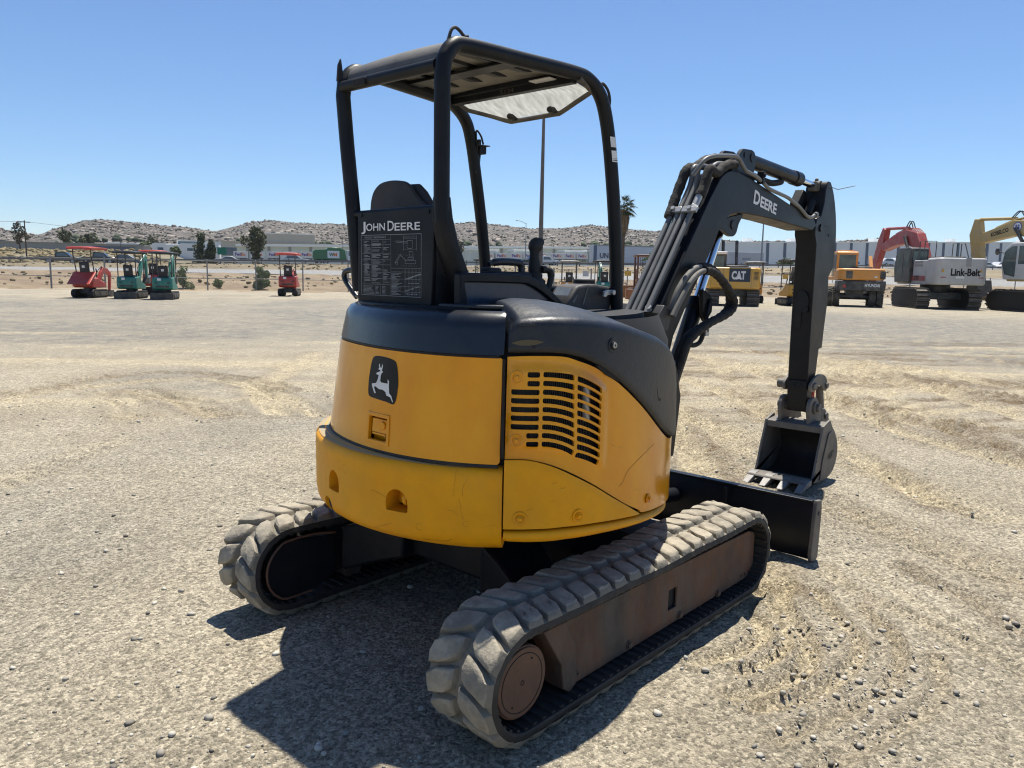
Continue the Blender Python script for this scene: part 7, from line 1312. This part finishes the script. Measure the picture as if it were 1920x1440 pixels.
for y in (1.12, -1.10): mb = MB(); mb.prism([(y, 2.28), (y + .08, 2.44), (y + .16, 2.28), (y + .16, 2.22), (y, 2.22)], 'x', -3.106, -3.10); mb.build('warning_sticker', m_sign, CWt); mb = MB(); mb.box(-3.106, y - .12, 1.88, -3.101, y + .18, 1.93); mb.build('reflector', P_CRIM, CWt)
mb = MB(); mb.box(-3.108, -.42, 2.55, -3.08, -.10, 3.07); mb.build('hatch_strip', m_gb, CWt); mb = MB(); [mb.box(-1.2, 1.475, z, -.2, 1.49, z + .13) for z in (2.55, 2.75)]; mb.build('side_vents', m_gb, R); mb = MB(); put_text(mb, '210', (-.3, 1.488, 1.75), (-1, 0, 0), (0, 0, 1), .26, .55, .03, nrm=.004); mb.build('model_number', M['dark'], R)
mb = MB(); mb.box(-1.6, 1.48, 1.68, .1, 1.486, 1.98); mb.build('red_side_stripe', P_CRIM, R)
for pts in ([(-.9, 1.3, 3.0), (-.9, 1.3, 4.1), (-.3, 1.3, 4.1), (-.3, 1.3, 3.0)], [(-.9, .6, 3.0), (-.9, .6, 4.1), (-.9, 1.3, 4.1)], [(-1.2, -1.3, 3.0), (-.6, -1.3, 4.0), (-.2, -1.3, 4.0), (-.2, -1.3, 3.0)], [(.3, -1.3, 3.0), (.3, -1.3, 4.05), (.8, -1.3, 4.05), (.8, -1.3, 3.0)]): mb = MB(); mb.tube(pts, .03, 6); mb.build('hand_rail', P_DKG, R)
R, CWt, CB = big_exc('wheeled_excavator', 'orange wheeled excavator with black band and square rear cab window', (48.9, 14.9), 10, 2, P_ORY, P_ORY, P_ORY, w=1.36, cwx=(-2.4, -1.2), z0=1.62, z1=2.34, cab=(-.9, .9, .02, 1.28, 3.42), wheels=True)
mb = MB(); mb.prism([(-2.43, -1.37), (-2.43, 1.37), (-1.4, 1.39), (-1.4, -1.39)], 'z', .98, 1.60); LB_ = mb.build('lower_band', P_DKG, R, bevel=.06); txt(LB_, 'maker_lettering', 'HYUNDAI', M['white'], -2.436, -.18, 1.24, .19, .85, .03)
mb = MB(); [mb.box(-2.412, y0, 1.72, -2.40, y1, 2.18) for y0, y1 in ((-1.32, -1.02), (.55, .92))]; mb.build('rear_vents', P_DKG, CWt); mb = MB(); mb.box(-2.41, -.86, 1.80, -2.40, -.70, 1.88); mb.build('sticker', M['white'], CWt); mb = MB(); mb.disc((-2.44, .98, 1.26), (-1, 0, 0), .10, .01, 14); mb.build('red_emblem', P_RED, LB_)
mb = MB(); mb.box(-.5, .2, 3.42, .5, 1.1, 3.50); mb.build('roof_hatch', P_ORY, CB, bevel=.03); mb = MB(); mb.prism([(.2, 2.3), (.9, 3.2), (1.0, 3.2), (.5, 2.2)], 'y', -1.1, -.9); mb.build('boom', P_ORY, R)
cat_b = [(.9, 2.0, .35), (1.6, 3.0, .42), (2.3, 3.9, .45), (3.6, 4.4, .40), (5.0, 4.3, .3)]
R, CWt, CB = big_exc('crawler_excavator', 'yellow crawler excavator with navy logo panel on its rear, behind the near boom', (40.9, 19.4), 5, 5, P_CATY, P_DKG, mp('brown_boom_paint', (.22, .15, .07)), w=1.50, cwx=(-2.2, -1.0), z0=.98, z1=2.22, cab=(-.6, 1.1, .35, 1.45, 3.12), gauge=1.12, trk=(.33, 1.7, .46), boom=cat_b, arm=None, by=1.25)
mb = MB(); mb.box(-2.215, -.88, 1.40, -2.20, .30, 2.14); LG = mb.build('logo_panel', mat('navy_panel', (.02, .03, .05), .5), CWt, bevel=.004); txt(LG, 'maker_lettering', 'CAT', m_trw, -2.22, .16, 1.56, .45, .78, .05)
mb = MB(); mb.add([(-2.232, -.04, 1.555), (-2.232, -.44, 1.555), (-2.232, -.24, 1.74)], [(0, 1, 2)]); mb.build('white_triangle', M['white'], LG, smooth=0); mb = MB(); mb.box(-2.19, -.88, 2.20, -1.9, .30, 2.235); mb.build('grey_top_plate', m_gb, CWt, bevel=.01)
mb = MB(); [mb.box(-2.206, -1.34, z, -2.196, -1.06, z + .03) for z in np.arange(1.52, 2.0, .07)]; mb.build('louvres', P_DKG, CWt); mb = MB(); [mb.box(-2.206, y, 1.02, -2.2, y + .012, 2.16) for y in (-.95, .62, 1.30)]; mb.box(-2.206, .62, 1.02, -2.2, 1.3, 1.035); mb.build('panel_seams', P_DKG, CWt)
mb = MB(); mb.box(-.66, .33, 3.0, .8, 1.47, 3.16); mb.build('cab_roof', M['white'], CB, bevel=.04)
tan_b = [(.2, 2.4, .45), (.9, 3.9, .52), (1.6, 4.85, .55), (2.9, 4.95, .46), (4.3, 4.62, .36), (5.5, 4.35, .28)]; tan_a = [(5.75, 5.65, .18), (5.8, 4.7, .42), (5.5, 3.2, .34), (5.2, 1.7, .26)]
R, CWt, CB = big_exc('crawler_excavator', 'tan crawler excavator with white cab cut off by the right edge', (51.6, 4.6), 50, 46, P_TAN, mp('white_cab_paint', (.55, .55, .54)), P_TAN, w=1.45, z0=1.75, z1=3.0, cab=(.4, 2.3, .35, 1.5, 4.0), gauge=1.5, trk=(.34, 2.4, .62), boom=tan_b, arm=tan_a)
mb = MB(); d_ = (Vector((2.9, 0, 4.95)) - Vector((4.3, 0, 4.62))).normalized(); put_text(mb, 'KOBELCO', (4.45, .285, 4.48), d_, (d_.z * -1 if False else .23, 0, .97), .26, 1.25, .03, nrm=.005); mb.build('maker_lettering', M['dark'], R)
mb = MB(); mb.disc((2.65, .285, 5.0), (0, 1, 0), .30, .01, 20); E_ = mb.build('round_badge', flat('badge_blue', (.12, .15, .32), .5), R); mb = MB(); mb.disc((2.65, .296, 5.0), (0, 1, 0), .24, .004, 20); mb.build('badge_face', M['white'], E_)
mb = MB(); [mb.disc((2.65 + x, .302, 5.0 + z), (0, 1, 0), .07, .003, 8) for x, z in ((-.08, .08), (.08, .08), (0, -.06), (-.1, -.06), (.1, -.04))]; mb.build('badge_pattern', flat('badge_blue_ink', (.12, .15, .32), .5), E_); mb = MB(); mb.ball((2.5, 1.75, 3.5), .22, sc=(.6, .5, 1)); mb.tube([(2.2, 1.5, 3.4), (2.5, 1.75, 3.5)], .03, 6); mb.build('mirror', P_DKG, CB)
# --- orange dozer with roll cage
P = (43.2, 26.9); R = tag(empty('bulldozer', (*P, 0), face(P, 8)), 'orange and rust bulldozer with red-brown roll cage behind the boom pipes', 'bulldozer')
for s in (-1, 1): mb = MB(); mb.prism(stadium(-1.0, 1.1, .38, .42), 'y', *sorted((s * .62, s * 1.02))); T = mb.build('crawler_track', P_TRK, R, bevel=.03); mb = MB(); [mb.box(-1.44, *sorted((s * .6, s * 1.04))[:1], z, -1.36, sorted((s * .6, s * 1.04))[1], z + .05) for z in (.2, .36, .52, .68)]; mb.build('track_shoes', P_RST, T)
mb = MB(); mb.box(-1.0, -.6, .55, .6, .6, 1.35); mb.box(.6, -.45, .6, 1.9, .45, 1.5); mb.build('body', P_ORG, R, bevel=.05); mb = MB(); mb.box(-.5, -.35, 1.3, -.3, .35, 1.9); mb.box(-.5, -.35, 1.3, .1, .35, 1.45); mb.build('seat', P_DKG, R, bevel=.05)
for x in (-.9, .6):
    for y in (-.65, .65): mb = MB(); mb.box(x - .06, y - .06, .9, x + .06, y + .06, 2.95); mb.build('cage_post', P_RST, R)
mb = MB(); mb.box(-1.05, -.8, 2.92, .8, .8, 3.06); mb.build('cage_roof', P_RST, R, bevel=.03); mb = MB(); [mb.box(-.93, y, 1.4, -.9, y + .03, 2.9) for y in np.arange(-.6, .6, .12)]; mb.build('cage_screen', P_RST, R); mb = MB(); mb.ball((-1.05, -.25, 2.75), .10); mb.build('work_lamp', M['white'], R)
mb = MB(); mb.prism([(1.9, .1), (2.05, .05), (2.1, .9), (1.95, .95)], 'y', -1.25, 1.5); mb.build('blade', P_ORG, R, bevel=.02); mb = MB(); mb.prism([(-1.9, .08), (-1.4, .1), (-1.4, .75), (-1.75, .75)], 'y', .9, 1.5); mb.build('rear_plate', P_ORG, R, bevel=.02); mb = MB(); mb.cyl((.9, .5, 1.4), (.9, .5, 2.1), .05, n=8); mb.build('exhaust_stack', P_ORG, R)
# ------------------------------------------------------------------ camera and daylight
HAZE = 5.5e-5
def setup():
    cx, cy, cz, yaw, pit, rol, f = -2.6867, -2.4243, 1.5898, .7348, .1414, .0203, 1450.
    F = Vector((math.cos(yaw) * math.cos(pit), math.sin(yaw) * math.cos(pit), -math.sin(pit)))
    R0 = Vector((math.sin(yaw), -math.cos(yaw), 0)); U0 = R0.cross(F)
    R = R0 * math.cos(rol) + U0 * math.sin(rol); U = -R0 * math.sin(rol) + U0 * math.cos(rol)
    cd = bpy.data.cameras.new('camera'); cam = bpy.data.objects.new('camera', cd); COL.objects.link(cam)
    cd.sensor_width = 36; cd.lens = 36 * f / 1920; cd.clip_start = .05; cd.clip_end = 9000
    m = Matrix((R, U, -F)).transposed().to_4x4(); m.translation = Vector((cx, cy, cz)); cam.matrix_world = m
    SC.camera = cam
    sd = Vector((.326, .15, 1.)).normalized()
    ld = bpy.data.lights.new('sun', 'SUN'); ld.energy = SUN; ld.angle = math.radians(.53); ld.color = (1., .95, .85)
    lo = bpy.data.objects.new('sun', ld); COL.objects.link(lo); lo.rotation_euler = (-sd).to_track_quat('-Z', 'Y').to_euler(); lo.location = sd * 60
    w = bpy.data.worlds.new('World'); SC.world = w; w.use_nodes = True; nt = w.node_tree
    sky = nt.nodes.new('ShaderNodeTexSky'); sky.sky_type = 'NISHITA'; sky.sun_disc = False
    sky.sun_elevation = math.asin(sd.z); sky.sun_rotation = math.atan2(sd.x, sd.y); sky.altitude = 450; sky.air_density = 1.; sky.dust_density = 0.; sky.ozone_density = 9.
    nt.links.new(sky.outputs[0], nt.nodes['Background'].inputs['Color']); nt.nodes['Background'].inputs['Strength'].default_value = SKY
    SC.view_settings.view_transform = 'Standard'; SC.view_settings.look = 'None'; SC.view_settings.exposure = EXPO; SC.view_settings.gamma = 1; SC.view_settings.use_curve_mapping = False
    SC.cycles.max_bounces = 8; SC.cycles.diffuse_bounces = 4; SC.cycles.transparent_max_bounces = 8; SC.cycles.use_denoising = DEN; SC.cycles.filter_width = 1.15
SUN, SKY, EXPO, DEN = 5., .084, .68, True
mb = MB(); mb.box(-900, -1500, -8, 5000, 5000, 215); hz = mb.build('haze', None, smooth=0) if False else mb.build('haze', bpy.data.materials.new('thin_summer_haze'), smooth=0); tag(hz, 'thin pale summer haze over the whole valley', 'haze', kind='stuff')
hm = hz.data.materials[0]; hm.use_nodes = True; hm.node_tree.nodes.clear(); ho = nd(hm.node_tree, 'ShaderNodeOutputMaterial'); hv = nd(hm.node_tree, 'ShaderNodeVolumePrincipled'); hv.inputs['Color'].default_value = (.86, .92, 1, 1); hv.inputs['Density'].default_value = HAZE; hv.inputs['Anisotropy'].default_value = .3; hm.node_tree.links.new(hv.outputs[0], ho.inputs['Volume'])
setup()
